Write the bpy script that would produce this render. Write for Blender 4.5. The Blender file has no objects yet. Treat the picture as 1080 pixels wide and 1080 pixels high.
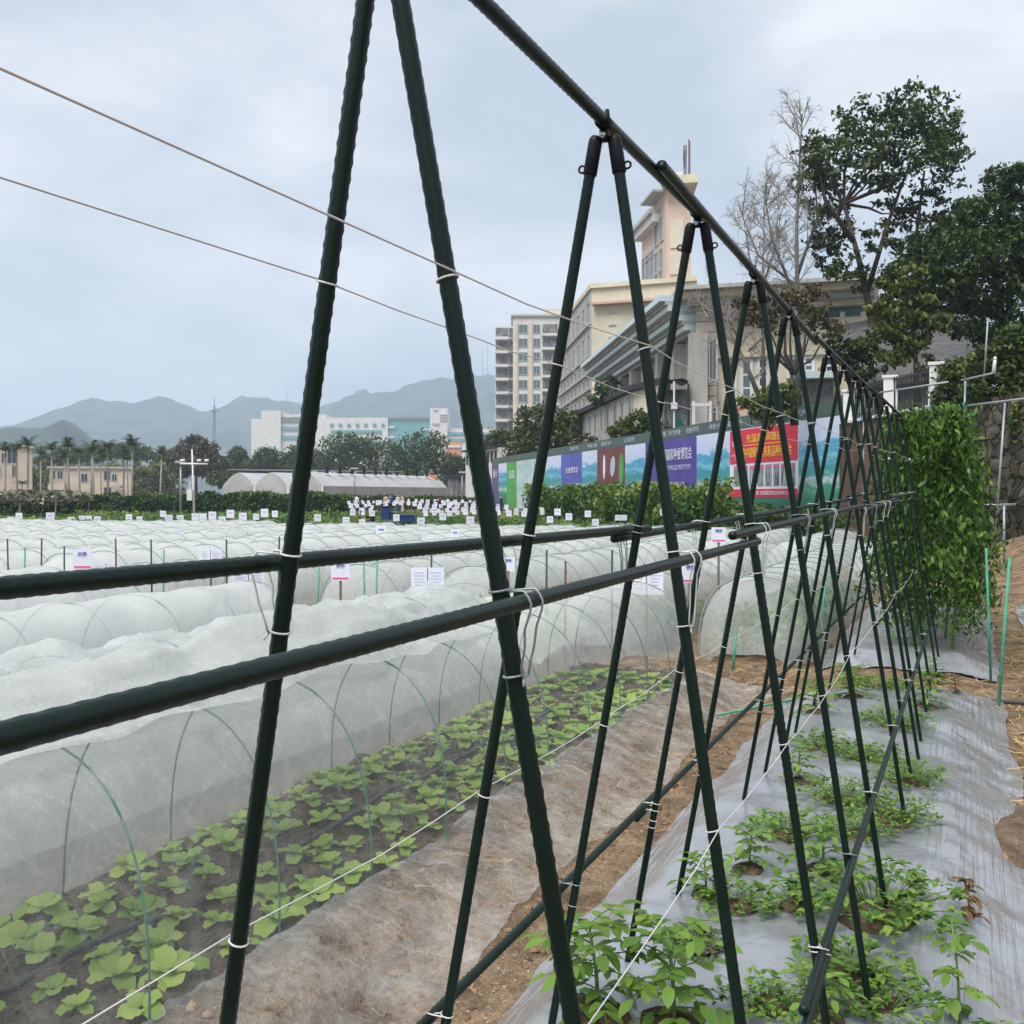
import bpy, math, random
import numpy as np
from mathutils import Vector, Quaternion

scene = bpy.context.scene
COL = scene.collection
random.seed(7)
RNG = np.random.default_rng(11)
R_ = math.radians
EYE = 1.6
HY = 522.0            # row of the horizon in the 1080 px photograph

# ------------------------------------------------------------------ camera, sky, sun, exposure
cam = bpy.data.cameras.new("camera")
cam.lens = 36.0
cam.sensor_width = 36.0
cam.shift_y = -(540 - HY) / 1080.0
cam.clip_start = 0.05
cam.clip_end = 12000
cam_o = bpy.data.objects.new("camera", cam)
COL.objects.link(cam_o)
cam_o.location = (0, 0, EYE)
cam_o.rotation_euler = (R_(90), 0, 0)
scene.camera = cam_o

SUN_EL, SUN_AZ = 58.0, 215.0      # azimuth clockwise from +Y: behind the camera, a little left
world = bpy.data.worlds.new("World")
scene.world = world
world.use_nodes = True
nt = world.node_tree
nt.nodes.clear()
w_out = nt.nodes.new("ShaderNodeOutputWorld")
w_bg = nt.nodes.new("ShaderNodeBackground")
w_sky = nt.nodes.new("ShaderNodeTexSky")
w_sky.sky_type = 'NISHITA'
w_sky.sun_disc = False
w_sky.sun_elevation = R_(SUN_EL)
w_sky.sun_rotation = R_(SUN_AZ)
w_sky.dust_density = 2.0
w_tc = nt.nodes.new("ShaderNodeTexCoord")
w_map = nt.nodes.new("ShaderNodeMapping")
w_map.inputs['Scale'].default_value = (1.0, 1.0, 2.6)
w_n1 = nt.nodes.new("ShaderNodeTexNoise")
w_n1.inputs['Scale'].default_value = 2.9
w_n1.inputs['Detail'].default_value = 6
w_n1.inputs['Roughness'].default_value = 0.5
w_n1.inputs['Distortion'].default_value = 0.3
w_r1 = nt.nodes.new("ShaderNodeValToRGB")
w_r1.color_ramp.elements[0].position = 0.38
w_r1.color_ramp.elements[0].color = (3.75, 4.25, 4.75, 1)
w_r1.color_ramp.elements[1].position = 0.62
w_r1.color_ramp.elements[1].color = (6.7, 6.65, 6.8, 1)
e = w_r1.color_ramp.elements.new(0.5)
e.color = (5.15, 5.35, 5.65, 1)
w_mix = nt.nodes.new("ShaderNodeMix")
w_mix.data_type = 'RGBA'
w_mix.inputs[0].default_value = 0.9
nt.links.new(w_tc.outputs['Generated'], w_map.inputs['Vector'])
nt.links.new(w_map.outputs['Vector'], w_n1.inputs['Vector'])
nt.links.new(w_n1.outputs['Fac'], w_r1.inputs['Fac'])
nt.links.new(w_sky.outputs['Color'], w_mix.inputs[6])
nt.links.new(w_r1.outputs['Color'], w_mix.inputs[7])
nt.links.new(w_mix.outputs[2], w_bg.inputs['Color'])
w_bg.inputs['Strength'].default_value = 0.1
nt.links.new(w_bg.outputs['Background'], w_out.inputs['Surface'])

sun = bpy.data.lights.new("sun", 'SUN')
sun.energy = 3.0
sun.angle = R_(35)
sun.color = (1.0, 0.96, 0.9)
sun_o = bpy.data.objects.new("sun", sun)
COL.objects.link(sun_o)
az, el = R_(SUN_AZ), R_(SUN_EL)
sd = Vector((math.sin(az) * math.cos(el), math.cos(az) * math.cos(el), math.sin(el)))
sun_o.rotation_mode = 'QUATERNION'
sun_o.rotation_quaternion = sd.to_track_quat('Z', 'Y')
sun_o.location = (0, -20, 40)

scene.view_settings.view_transform = 'Standard'
scene.view_settings.look = 'None'
scene.view_settings.exposure = 0.68
scene.view_settings.gamma = 1.0
scene.cycles.transparent_max_bounces = 24
scene.cycles.max_bounces = 8
scene.cycles.volume_bounces = 3

# ------------------------------------------------------------------ coordinates
TA = R_(24.05)                                    # the beds run this far to the right of the view
DX, DY = math.sin(TA), math.cos(TA)


def row(s, q, z=0.0):
    """s metres along the beds, q metres to the left across them"""
    return Vector((s * DX - q * DY, s * DY + q * DX, z))


def to_row(v):
    return v[0] * DX + v[1] * DY, -v[0] * DY + v[1] * DX


def at(x, y, d):
    return Vector(((x - 540) / 1080.0 * d, d, EYE + (HY - y) / 1080.0 * d))


def onz(x, y, z=0.0):
    return at(x, y, (EYE - z) * 1080.0 / (y - HY))


# ------------------------------------------------------------------ materials
def mat(name, color=(.5, .5, .5), rough=.7, spec=.4, metal=0.0, var=0.0, vscale=8.0, bump=0.0, bscale=40.0, color2=None, detail=4, stretch=None):
    m = bpy.data.materials.new(name)
    m.use_nodes = True
    n, l = m.node_tree.nodes, m.node_tree.links
    b = n["Principled BSDF"]
    b.inputs['Roughness'].default_value = rough
    b.inputs['Specular IOR Level'].default_value = spec
    b.inputs['Metallic'].default_value = metal
    b.inputs['Base Color'].default_value = (*color, 1)
    if var or color2 or bump:
        tc = n.new("ShaderNodeTexCoord")
        src = tc.outputs['Object']
        if stretch:
            mp = n.new("ShaderNodeMapping")
            mp.inputs['Scale'].default_value = stretch
            l.new(src, mp.inputs['Vector'])
            src = mp.outputs['Vector']
    if var or color2:
        t = n.new("ShaderNodeTexNoise")
        t.inputs['Scale'].default_value = vscale
        t.inputs['Detail'].default_value = detail
        t.inputs['Roughness'].default_value = .65
        l.new(src, t.inputs['Vector'])
        r = n.new("ShaderNodeValToRGB")
        c2 = color2 or tuple(min(1, c * (1 + var)) for c in color)
        c1 = color if color2 else tuple(c * (1 - var) for c in color)
        r.color_ramp.elements[0].position = .35
        r.color_ramp.elements[1].position = .68
        r.color_ramp.elements[0].color = (*c1, 1)
        r.color_ramp.elements[1].color = (*c2, 1)
        l.new(t.outputs['Fac'], r.inputs['Fac'])
        l.new(r.outputs['Color'], b.inputs['Base Color'])
    if bump:
        t2 = n.new("ShaderNodeTexNoise")
        t2.inputs['Scale'].default_value = bscale
        t2.inputs['Detail'].default_value = 5
        l.new(src, t2.inputs['Vector'])
        bp = n.new("ShaderNodeBump")
        bp.inputs['Strength'].default_value = bump
        bp.inputs['Distance'].default_value = .02
        l.new(t2.outputs['Fac'], bp.inputs['Height'])
        l.new(bp.outputs['Normal'], b.inputs['Normal'])
    return m


def leafmat(name, c1, c2, rough=.5, trans=.25, spec=.35, c3=None):
    """leaf colour runs from c1 to c2 by each leaf's own tint value"""
    m = bpy.data.materials.new(name)
    m.use_nodes = True
    n, l = m.node_tree.nodes, m.node_tree.links
    b = n["Principled BSDF"]
    out = n["Material Output"]
    a = n.new("ShaderNodeAttribute")
    a.attribute_name = "tint"
    r = n.new("ShaderNodeValToRGB")
    r.color_ramp.elements[0].color = (*c1, 1)
    r.color_ramp.elements[1].color = (*c2, 1)
    r.color_ramp.elements[0].position = .1
    r.color_ramp.elements[1].position = .9
    if c3:
        r.color_ramp.elements[1].position = .88
        e = r.color_ramp.elements.new(.97)
        e.color = (*c3, 1)
    l.new(a.outputs['Fac'], r.inputs['Fac'])
    l.new(r.outputs['Color'], b.inputs['Base Color'])
    b.inputs['Roughness'].default_value = rough
    b.inputs['Specular IOR Level'].default_value = spec
    t = n.new("ShaderNodeBsdfTranslucent")
    l.new(r.outputs['Color'], t.inputs['Color'])
    x = n.new("ShaderNodeMixShader")
    x.inputs[0].default_value = trans
    l.new(b.outputs[0], x.inputs[1])
    l.new(t.outputs[0], x.inputs[2])
    l.new(x.outputs[0], out.inputs['Surface'])
    return m


def netmat(name, cover, color=(.74, .76, .755), vary=.16, crease=.12, scale=3.0, gloss=0.0, bytint=0.0):
    """fine woven net: a share 'cover' of it is thread, the rest is open; folds hold more thread"""
    m = bpy.data.materials.new(name)
    m.use_nodes = True
    n, l = m.node_tree.nodes, m.node_tree.links
    n.remove(n["Principled BSDF"])
    out = n["Material Output"]
    tc = n.new("ShaderNodeTexCoord")
    no = n.new("ShaderNodeTexNoise")
    no.inputs['Scale'].default_value = scale
    no.inputs['Detail'].default_value = 6
    no.inputs['Roughness'].default_value = .7
    l.new(tc.outputs['Object'], no.inputs['Vector'])
    mr = n.new("ShaderNodeMapRange")
    mr.inputs['From Min'].default_value = .3
    mr.inputs['From Max'].default_value = .7
    mr.inputs['To Min'].default_value = cover - vary
    mr.inputs['To Max'].default_value = cover + vary
    l.new(no.outputs['Fac'], mr.inputs['Value'])
    # crease lines: thin ridges of a warped, stretched noise
    mp = n.new("ShaderNodeMapping")
    mp.inputs['Scale'].default_value = (1.2, 2.6, 1.2)
    mp.inputs['Rotation'].default_value = (.3, .5, .9)
    l.new(tc.outputs['Object'], mp.inputs['Vector'])
    n2 = n.new("ShaderNodeTexNoise")
    n2.inputs['Scale'].default_value = 2.2
    n2.inputs['Detail'].default_value = 3
    n2.inputs['Distortion'].default_value = .6
    l.new(mp.outputs['Vector'], n2.inputs['Vector'])
    s = n.new("ShaderNodeMath"); s.operation = 'SUBTRACT'; s.inputs[1].default_value = .5
    l.new(n2.outputs['Fac'], s.inputs[0])
    ab = n.new("ShaderNodeMath"); ab.operation = 'ABSOLUTE'
    l.new(s.outputs[0], ab.inputs[0])
    m2 = n.new("ShaderNodeMapRange")
    m2.inputs['From Min'].default_value = 0.0
    m2.inputs['From Max'].default_value = .035
    m2.inputs['To Min'].default_value = crease
    m2.inputs['To Max'].default_value = 0
    l.new(ab.outputs[0], m2.inputs['Value'])
    gr = n.new("ShaderNodeTexNoise"); gr.inputs['Scale'].default_value = 130; gr.inputs['Detail'].default_value = 2
    l.new(tc.outputs['Object'], gr.inputs['Vector'])
    g2 = n.new("ShaderNodeMath"); g2.operation = 'MULTIPLY_ADD'; g2.inputs[1].default_value = .22; g2.inputs[2].default_value = -.11
    l.new(gr.outputs['Fac'], g2.inputs[0])
    g3 = n.new("ShaderNodeMath"); g3.operation = 'ADD'
    l.new(g2.outputs[0], g3.inputs[0]); l.new(m2.outputs[0], g3.inputs[1])
    ad = n.new("ShaderNodeMath"); ad.operation = 'ADD'; ad.use_clamp = True
    if bytint:                      # 'tint' puts the lit far side's whiteness into cover; gathered only at the end
        at_ = n.new("ShaderNodeAttribute"); at_.attribute_name = 'tint'
        mf = n.new("ShaderNodeMath"); mf.operation = 'MULTIPLY_ADD'; mf.inputs[1].default_value = bytint
        l.new(at_.outputs['Fac'], mf.inputs[0]); l.new(mr.outputs[0], mf.inputs[2])
        l.new(mf.outputs[0], ad.inputs[0])
    else:
        l.new(mr.outputs[0], ad.inputs[0])
    l.new(g3.outputs[0], ad.inputs[1])
    df = n.new("ShaderNodeBsdfDiffuse"); df.inputs['Color'].default_value = (*color, 1)
    tr = n.new("ShaderNodeBsdfTranslucent"); tr.inputs['Color'].default_value = (*color, 1)
    bp = n.new("ShaderNodeBump"); bp.inputs['Strength'].default_value = .5; bp.inputs['Distance'].default_value = .03
    l.new(no.outputs['Fac'], bp.inputs['Height'])
    l.new(bp.outputs['Normal'], df.inputs['Normal'])
    x1 = n.new("ShaderNodeMixShader"); x1.inputs[0].default_value = .4
    l.new(df.outputs[0], x1.inputs[1]); l.new(tr.outputs[0], x1.inputs[2])
    body = x1.outputs[0]
    if gloss:
        g = n.new("ShaderNodeBsdfGlossy"); g.inputs['Roughness'].default_value = .35
        l.new(bp.outputs['Normal'], g.inputs['Normal'])
        xg = n.new("ShaderNodeMixShader"); xg.inputs[0].default_value = gloss
        l.new(body, xg.inputs[1]); l.new(g.outputs[0], xg.inputs[2])
        body = xg.outputs[0]
    tp = n.new("ShaderNodeBsdfTransparent")
    x2 = n.new("ShaderNodeMixShader")
    l.new(ad.outputs[0], x2.inputs[0])
    l.new(tp.outputs[0], x2.inputs[1]); l.new(body, x2.inputs[2])
    l.new(x2.outputs[0], out.inputs['Surface'])
    return m


M = {}
M['pole'] = mat('pole_green', (.0014, .011, .0075), .38, .26, color2=(.0045, .016, .011), vscale=9, detail=6)
M['black'] = mat('black_plastic', (.004, .0045, .006), .5, .22)
M['steel'] = mat('bolt_steel', (.6, .6, .6), .3, .5, .9)
M['wire'] = mat('wire_white', (.62, .62, .6), .4, .5)
M['wire_dark'] = mat('wire_dark', (.05, .05, .05), .4, .5)
M['string'] = mat('string_white', (.6, .58, .57), .8, .2)
M['rod'] = mat('rod_green', (.035, .16, .11), .4, .4)
M['rod_far'] = mat('rod_grey', (.26, .34, .32), .6, .2)
M['stake_green'] = mat('stake_green', (.07, .3, .2), .5, .3, var=.2, vscale=12)
M['stake_dark'] = mat('stake_dark', (.03, .05, .045), .5, .3)
M['stake_brown'] = mat('stake_brown', (.12, .05, .035), .7, .2)
M['hose'] = mat('hose_grey', (.045, .05, .055), .45, .4)
M['net'] = netmat('net_near', .165, vary=.07, crease=.1, scale=4, bytint=.3)
M['skirt'] = netmat('net_skirt', .2, (.74, .76, .75), vary=.2, crease=.12, scale=5)
M['netfold'] = netmat('net_folded', .66, (.6, .63, .605), vary=.2, crease=.12, scale=9)
M['film'] = netmat('net_film', .6, (.66, .71, .7), vary=.2, crease=.14, scale=5, gloss=.05)
M['netmid'] = netmat('net_mid', .36, (.72, .76, .75), vary=.1, crease=.08, scale=3)
M['netfar'] = netmat('net_far', .66, (.72, .76, .75), vary=.1, crease=.06, scale=2.5)
M['netgreen'] = netmat('net_greenish', .5, (.76, .86, .7), vary=.14, crease=.12, scale=4)
M['mulch'] = None
M['white'] = mat('paint_white', (.66, .66, .65), .5, .4, var=.06)
M['galv'] = mat('galvanised', (.3, .33, .35), .45, .5, .4, var=.15, vscale=15)
M['cyan'] = mat('clip_cyan', (.02, .25, .33), .5, .4)
M['card'] = mat('sign_card', (.72, .73, .84), .5, .4, var=.05)
M['print_blue'] = mat('print_blue', (.08, .2, .55), .6, .3)
M['print_pink'] = mat('print_pink', (.75, .12, .3), .6, .3)
M['print_grey'] = mat('print_grey', (.45, .47, .6), .6, .3)
M['post'] = mat('sign_post', (.16, .13, .11), .7, .2)
M['straw'] = mat('straw', (.42, .28, .13), .7, .2, color2=(.55, .4, .2), vscale=6)
M['bark'] = mat('bark', (.07, .055, .045), .9, .1, var=.4, vscale=14, bump=.5)
M['bark_grey'] = mat('bark_grey', (.2, .18, .16), .9, .1, var=.3, vscale=10)
M['bark_pale'] = mat('bark_pale', (.3, .28, .25), .9, .1, var=.25, vscale=3)
M['lettuce'] = leafmat('lettuce_leaf', (.2, .36, .05), (.4, .54, .11), .5, .35)
M['stem'] = mat('stem_green', (.13, .22, .06), .6, .3)
M['tomato'] = leafmat('tomato_leaf', (.02, .06, .008), (.11, .23, .03), .55, .2)
M['weed'] = leafmat('weed_leaf', (.06, .15, .022), (.22, .36, .06), .55, .3)
M['weed_dark'] = leafmat('weed_leaf_dark', (.06, .08, .04), (.12, .17, .07), .55, .2, c3=(.14, .07, .07))
M['dry'] = leafmat('dry_leaf', (.07, .035, .015), (.2, .11, .05), .8, .2)
M['hedge'] = leafmat('hedge_leaf', (.03, .085, .015), (.13, .23, .04), .5, .25, c3=(.3, .28, .05))
M['hedge_dark'] = leafmat('hedge_leaf_dark', (.022, .06, .014), (.09, .165, .035), .6, .2)
M['tree_dark'] = leafmat('tree_leaf_dark', (.014, .036, .008), (.075, .12, .022), .5, .2)
M['tree_mid'] = leafmat('tree_leaf_mid', (.025, .055, .012), (.1, .14, .028), .55, .2)
M['tree_olive'] = leafmat('tree_leaf_olive', (.04, .065, .015), (.14, .165, .035), .55, .2)
M['tree_light'] = leafmat('tree_leaf_light', (.06, .1, .02), (.17, .2, .05), .55, .25)
M['tree_brown'] = leafmat('tree_leaf_brown', (.06, .06, .035), (.17, .14, .07), .7, .15)
M['bamboo'] = leafmat('bamboo_leaf', (.07, .1, .03), (.22, .24, .08), .6, .25)
M['palm'] = leafmat('palm_leaf', (.02, .04, .015), (.07, .1, .035), .5, .15)
M['crop'] = leafmat('crop_leaf', (.05, .13, .025), (.17, .3, .06), .55, .3, c3=(.34, .34, .05))
M['flower'] = mat('flower_yellow', (.75, .6, .06), .6, .2)


# ------------------------------------------------------------------ objects
def link(o):
    COL.objects.link(o)
    return o


def thing(name, label, cat, loc=(0, 0, 0), group=None, rotz=0.0):
    o = link(bpy.data.objects.new(name, None))
    o.location = loc
    o.rotation_euler = (0, 0, rotz)
    o.empty_display_size = .1
    o['label'] = label
    o['category'] = cat
    if group:
        o['group'] = group
    return o


def tag(o, label, cat, group=None):
    o['label'] = label
    o['category'] = cat
    if group:
        o['group'] = group
    return o


def root_of(o):
    while o.parent:
        o = o.parent
    return o


class MB:
    """collects shapes (in world or local coordinates) into one mesh"""
    def __init__(self):
        self.v, self.f, self.t, self.n = [], [], [], 0

    def add(self, v, f, tint=None):
        v = np.asarray(v, float).reshape(-1, 3)
        self.v.append(v)
        self.f.extend([tuple(i + self.n for i in q) for q in f])
        self.t.append(np.full(len(v), .5 if tint is None else tint))
        self.n += len(v)
        return self

    def box(self, c, size, rot=0.0):
        x, y, z = [a / 2 for a in size]
        p = np.array([[sx * x, sy * y, sz * z] for sz in (-1, 1) for sy in (-1, 1) for sx in (-1, 1)])
        if rot:
            c_, s_ = math.cos(rot), math.sin(rot)
            p = np.stack([p[:, 0] * c_ - p[:, 1] * s_, p[:, 0] * s_ + p[:, 1] * c_, p[:, 2]], 1)
        return self.add(p + np.array(c), [(0, 2, 3, 1), (4, 5, 7, 6), (0, 1, 5, 4), (2, 6, 7, 3), (0, 4, 6, 2), (1, 3, 7, 5)])

    def prism(self, poly, z0, z1):
        """vertical prism over a footprint [(x,y)...]"""
        n = len(poly)
        v = [(x, y, z0) for x, y in poly] + [(x, y, z1) for x, y in poly]
        f = [tuple(range(n))[::-1], tuple(range(n, 2 * n))]
        f += [(i, (i + 1) % n, n + (i + 1) % n, n + i) for i in range(n)]
        return self.add(v, f)

    def slab(self, a, b, thick, z0, z1):
        """upright panel from plan point a to b, 'thick' deep"""
        a, b = np.array(a[:2], float), np.array(b[:2], float)
        t = (b - a) / np.linalg.norm(b - a)
        nrm = np.array([-t[1], t[0]]) * thick / 2
        return self.prism([tuple(a - nrm), tuple(b - nrm), tuple(b + nrm), tuple(a + nrm)], z0, z1)

    def tube(self, pts, r, sides=8, cap=True, tint=None):
        pts = [np.array(p, float) for p in pts]
        n = len(pts)
        rr = [r] * n if np.isscalar(r) else list(r)
        vs, up = [], None
        for i in range(n):
            d = pts[min(i + 1, n - 1)] - pts[max(i - 1, 0)]
            L = np.linalg.norm(d)
            d = d / L if L > 1e-9 else np.array([0, 0, 1.])
            if up is None:
                up = np.array([0, 0, 1.]) if abs(d[2]) < .9 else np.array([1., 0, 0])
            a = np.cross(d, up)
            a /= (np.linalg.norm(a) + 1e-12)
            up = np.cross(a, d)
            for k in range(sides):
                th = 2 * math.pi * k / sides
                vs.append(pts[i] + rr[i] * (math.cos(th) * a + math.sin(th) * up))
        f = []
        for i in range(n - 1):
            for k in range(sides):
                k2 = (k + 1) % sides
                f.append((i * sides + k, i * sides + k2, (i + 1) * sides + k2, (i + 1) * sides + k))
        if cap:
            f.append(tuple(range(sides))[::-1])
            f.append(tuple((n - 1) * sides + k for k in range(sides)))
        return self.add(vs, f, tint)

    def ring(self, c, axis, R, r, seg=14, sides=6):
        axis = np.array(axis, float); axis /= np.linalg.norm(axis)
        u = np.cross(axis, [0, 0, 1.] if abs(axis[2]) < .9 else [1., 0, 0]); u /= np.linalg.norm(u)
        w = np.cross(axis, u)
        pts = [np.array(c) + R * (math.cos(t) * u + math.sin(t) * w) for t in np.linspace(0, 2 * math.pi, seg + 1)]
        return self.tube(pts, r, sides, cap=False)

    def sphere(self, c, r, seg=8, rings=6, sc=(1, 1, 1)):
        v, f = [], []
        for i in range(rings + 1):
            p = math.pi * i / rings
            for k in range(seg):
                t = 2 * math.pi * k / seg
                v.append((c[0] + r * sc[0] * math.sin(p) * math.cos(t), c[1] + r * sc[1] * math.sin(p) * math.sin(t), c[2] + r * sc[2] * math.cos(p)))
        for i in range(rings):
            for k in range(seg):
                k2 = (k + 1) % seg
                f.append((i * seg + k, (i + 1) * seg + k, (i + 1) * seg + k2, i * seg + k2))
        return self.add(v, f)

    def grid(self, P, tint=None):
        """P: array (n, m, 3)"""
        n, m = P.shape[:2]
        f = [(i * m + j, i * m + j + 1, (i + 1) * m + j + 1, (i + 1) * m + j) for i in range(n - 1) for j in range(m - 1)]
        return self.add(P.reshape(-1, 3), f, tint)

    def mesh(self, name, m, smooth=True, off=(0, 0, 0)):
        me = bpy.data.meshes.new(name)
        v = np.concatenate(self.v) - np.array(off)
        me.from_pydata(v.tolist(), [], self.f)
        a = me.attributes.new('tint', 'FLOAT', 'POINT')
        a.data.foreach_set('value', np.concatenate(self.t).astype(np.float32))
        if smooth:
            me.polygons.foreach_set('use_smooth', [True] * len(me.polygons))
        if m:
            me.materials.append(m)
        me.update()
        return me


def obj(name, mb, m, parent=None, smooth=False, local=False):
    """one mesh object; coordinates are world ones unless local"""
    off = (0, 0, 0)
    if parent is not None and not local:
        off = tuple(root_of(parent).location)
    o = link(bpy.data.objects.new(name, mb.mesh(name, m, smooth, off) if isinstance(mb, MB) else mb))
    o.parent = parent
    return o


def struct(name, mb, m, kind='structure', smooth=False):
    o = obj(name, mb, m, None, smooth)
    o['kind'] = kind
    return o


def copy_tree(o, parent=None):
    c = o.copy()
    link(c)
    c.parent = parent
    for ch in list(o.children):
        copy_tree(ch, c)
    return c


def smoothstep(a, b, x):
    t = np.clip((np.asarray(x, float) - a) / (b - a), 0, 1)
    return t * t * (3 - 2 * t)


class Noise2:
    """smooth value noise for shaping geometry"""
    def __init__(self, seed):
        self.g = np.random.default_rng(seed).random((64, 64))

    def __call__(self, x, y):
        x, y = np.asarray(x, float), np.asarray(y, float)
        xi, yi = np.floor(x).astype(int), np.floor(y).astype(int)
        fx, fy = x - xi, y - yi
        fx, fy = fx * fx * (3 - 2 * fx), fy * fy * (3 - 2 * fy)
        g = lambda a, b: self.g[a % 64, b % 64]
        return (g(xi, yi) * (1 - fx) * (1 - fy) + g(xi + 1, yi) * fx * (1 - fy) + g(xi, yi + 1) * (1 - fx) * fy + g(xi + 1, yi + 1) * fx * fy) - .5


N1, N2, N3 = Noise2(1), Noise2(2), Noise2(3)


def fbm(x, y, o=4, n=N1):
    r, a = 0, 1.0
    for i in range(o):
        r = r + a * n(x * 2 ** i + 7.3 * i, y * 2 ** i + 3.1 * i)
        a *= .5
    return r


def leaves(name, pts, size, m, parent, aspect=.45, nrm=None, spread=1.0, droop=.0, local=False, tint=None, rng=RNG, lobes=False):
    """many small folded leaves, one mesh. pts (N,3)"""
    P = np.asarray(pts, float)
    N = len(P)
    ax = rng.normal(size=(N, 3))
    if nrm is not None:
        ax = ax * spread + nrm
    ax[:, 2] -= droop
    ax /= np.linalg.norm(ax, axis=1, keepdims=True) + 1e-9
    up = rng.normal(size=(N, 3)) * .6
    up[:, 2] += .8
    side = np.cross(ax, up)
    side /= np.linalg.norm(side, axis=1, keepdims=True) + 1e-9
    fn = np.cross(side, ax)
    L = size * rng.uniform(.6, 1.3, (N, 1))
    W = L * aspect
    b = P - ax * L * .5
    tip = P + ax * L * .5 - fn * L * .1
    c = P
    l1 = c - side * W * .5 + fn * W * .15
    r1 = c + side * W * .5 + fn * W * .15
    V = np.stack([b, r1, tip, l1], 1).reshape(-1, 3)
    off = (0, 0, 0)
    if parent is not None and not local:
        off = tuple(root_of(parent).location)
    V = V - np.array(off)
    me = bpy.data.meshes.new(name)
    me.vertices.add(4 * N)
    me.vertices.foreach_set('co', V.ravel())
    me.loops.add(4 * N)
    me.loops.foreach_set('vertex_index', np.arange(4 * N, dtype=np.int32))
    me.polygons.add(N)
    me.polygons.foreach_set('loop_start', np.arange(0, 4 * N, 4, dtype=np.int32))
    me.polygons.foreach_set('loop_total', np.full(N, 4, dtype=np.int32))
    t = rng.random(N) if tint is None else np.clip(tint + rng.normal(0, .14, N), 0, 1)
    a = me.attributes.new('tint', 'FLOAT', 'POINT')
    a.data.foreach_set('value', np.repeat(t, 4).astype(np.float32))
    me.materials.append(m)
    me.update(calc_edges=True)
    me.validate()
    o = link(bpy.data.objects.new(name, me))
    o.parent = parent
    return o


def text(name, body, m, parent, p0, p1, z0, z1, push=(0, 0), shear=0):
    """writing as a flat mesh filling the upright rectangle from plan point p0 (left) to p1, heights z0..z1"""
    cu = bpy.data.curves.new(name, 'FONT')
    cu.body = body
    cu.extrude = .004
    cu.resolution_u = 2
    to = bpy.data.objects.new(name, cu)
    link(to)
    dg = bpy.context.evaluated_depsgraph_get()
    dg.update()
    me = bpy.data.meshes.new_from_object(to.evaluated_get(dg))
    bpy.data.objects.remove(to)
    bpy.data.curves.remove(cu)
    n = len(me.vertices)
    if n == 0:
        return None
    c = np.empty(n * 3)
    me.vertices.foreach_get('co', c)
    c = c.reshape(-1, 3)
    lo, hi = c.min(0), c.max(0)
    fx = (c[:, 0] - lo[0]) / max(hi[0] - lo[0], 1e-6)
    fz = (c[:, 1] - lo[1]) / max(hi[1] - lo[1], 1e-6)
    a, b = np.array(p0[:2], float), np.array(p1[:2], float)
    t = (b - a) / np.linalg.norm(b - a)
    nr = np.array([t[1], -t[0]])
    off = np.array(root_of(parent).location) if parent is not None else np.zeros(3)
    xy = a + np.outer(fx, b - a) + np.outer(c[:, 2] * 1.0, nr) + nr * push[0]
    v = np.column_stack([xy, z0 + fz * (z1 - z0)]) - off
    me.vertices.foreach_set('co', v.ravel())
    me.materials.clear()
    me.materials.append(m)
    me.name = name
    me.update()
    o = link(bpy.data.objects.new(name, me))
    o.parent = parent
    return o

# ------------------------------------------------------------------ the ground, one sheet
def gz(s, q):
    s, q = np.asarray(s, float), np.asarray(q, float)
    bed = smoothstep(-.32, .16, q) * (1 - smoothstep(1.12, 1.42, q))
    bed = bed * (.15 + .03 * np.cos((q - .6) * 2.2))
    along = (1 - smoothstep(8.6, 9.3, s + .5 * (q - .6))) + smoothstep(10.3, 10.9, s)
    b1 = smoothstep(1.72, 2.2, q) * (1 - smoothstep(3.35, 3.7, q)) * .17 * (1 - smoothstep(8.9, 9.5, s))
    b2 = (q > 3.7) * .1 * (.5 - .5 * np.cos((q - 3.7) / 1.65 * 2 * math.pi)) * (1 - smoothstep(8.9, 9.5, s))
    z = -.14 + bed * along + b1 + b2
    near = 1 - smoothstep(14, 30, np.hypot(s, q))
    z = z + near * (.05 * fbm(s * 1.7, q * 1.7, 3) + .045 * fbm(s * 7, q * 7, 4, N2) * (1 - .88 * smoothstep(-.55, -.3, q) * (1 - smoothstep(1.38, 1.5, q)) * along))
    # the bank below the stone wall on the right
    z = z + 1.15 * smoothstep(14, 26, s) * (1 - smoothstep(-2.5, 1.5, q)) * (1 - smoothstep(60, 90, s))
    return z


def cuts(parts):
    out = []
    for a, b, st in parts:
        out += list(np.arange(a, b, st))
    return np.array(out + [parts[-1][1]])


gs = cuts([(-6000, -1000, 1000), (-1000, -100, 150), (-100, -4, 16), (-4, .6, .3), (.6, 11, .045), (11, 20, .15), (20, 40, .5), (40, 100, 4), (100, 1000, 60), (1000, 9000, 800)])
gq = cuts([(-6000, -1000, 1000), (-1000, -100, 150), (-100, -6, 8), (-6, -1.3, .15), (-1.3, 3.7, .04), (3.7, 12, .2), (12, 50, 1.5), (50, 1000, 80), (1000, 6000, 700)])
S, Q = np.meshgrid(gs, gq, indexing='ij')
Z = gz(S, Q)
gm = MB().grid(np.stack([S * DX - Q * DY, S * DY + Q * DX, Z], -1)[:, ::-1])
# kind of earth: dark tilled bed (0), tan trodden path (1)
tilled = smoothstep(1.95, 2.3, Q) * (1 - smoothstep(8.9, 9.4, S))
gm.t = [np.clip(1 - tilled, 0, 1)[:, ::-1].ravel()]


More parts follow.
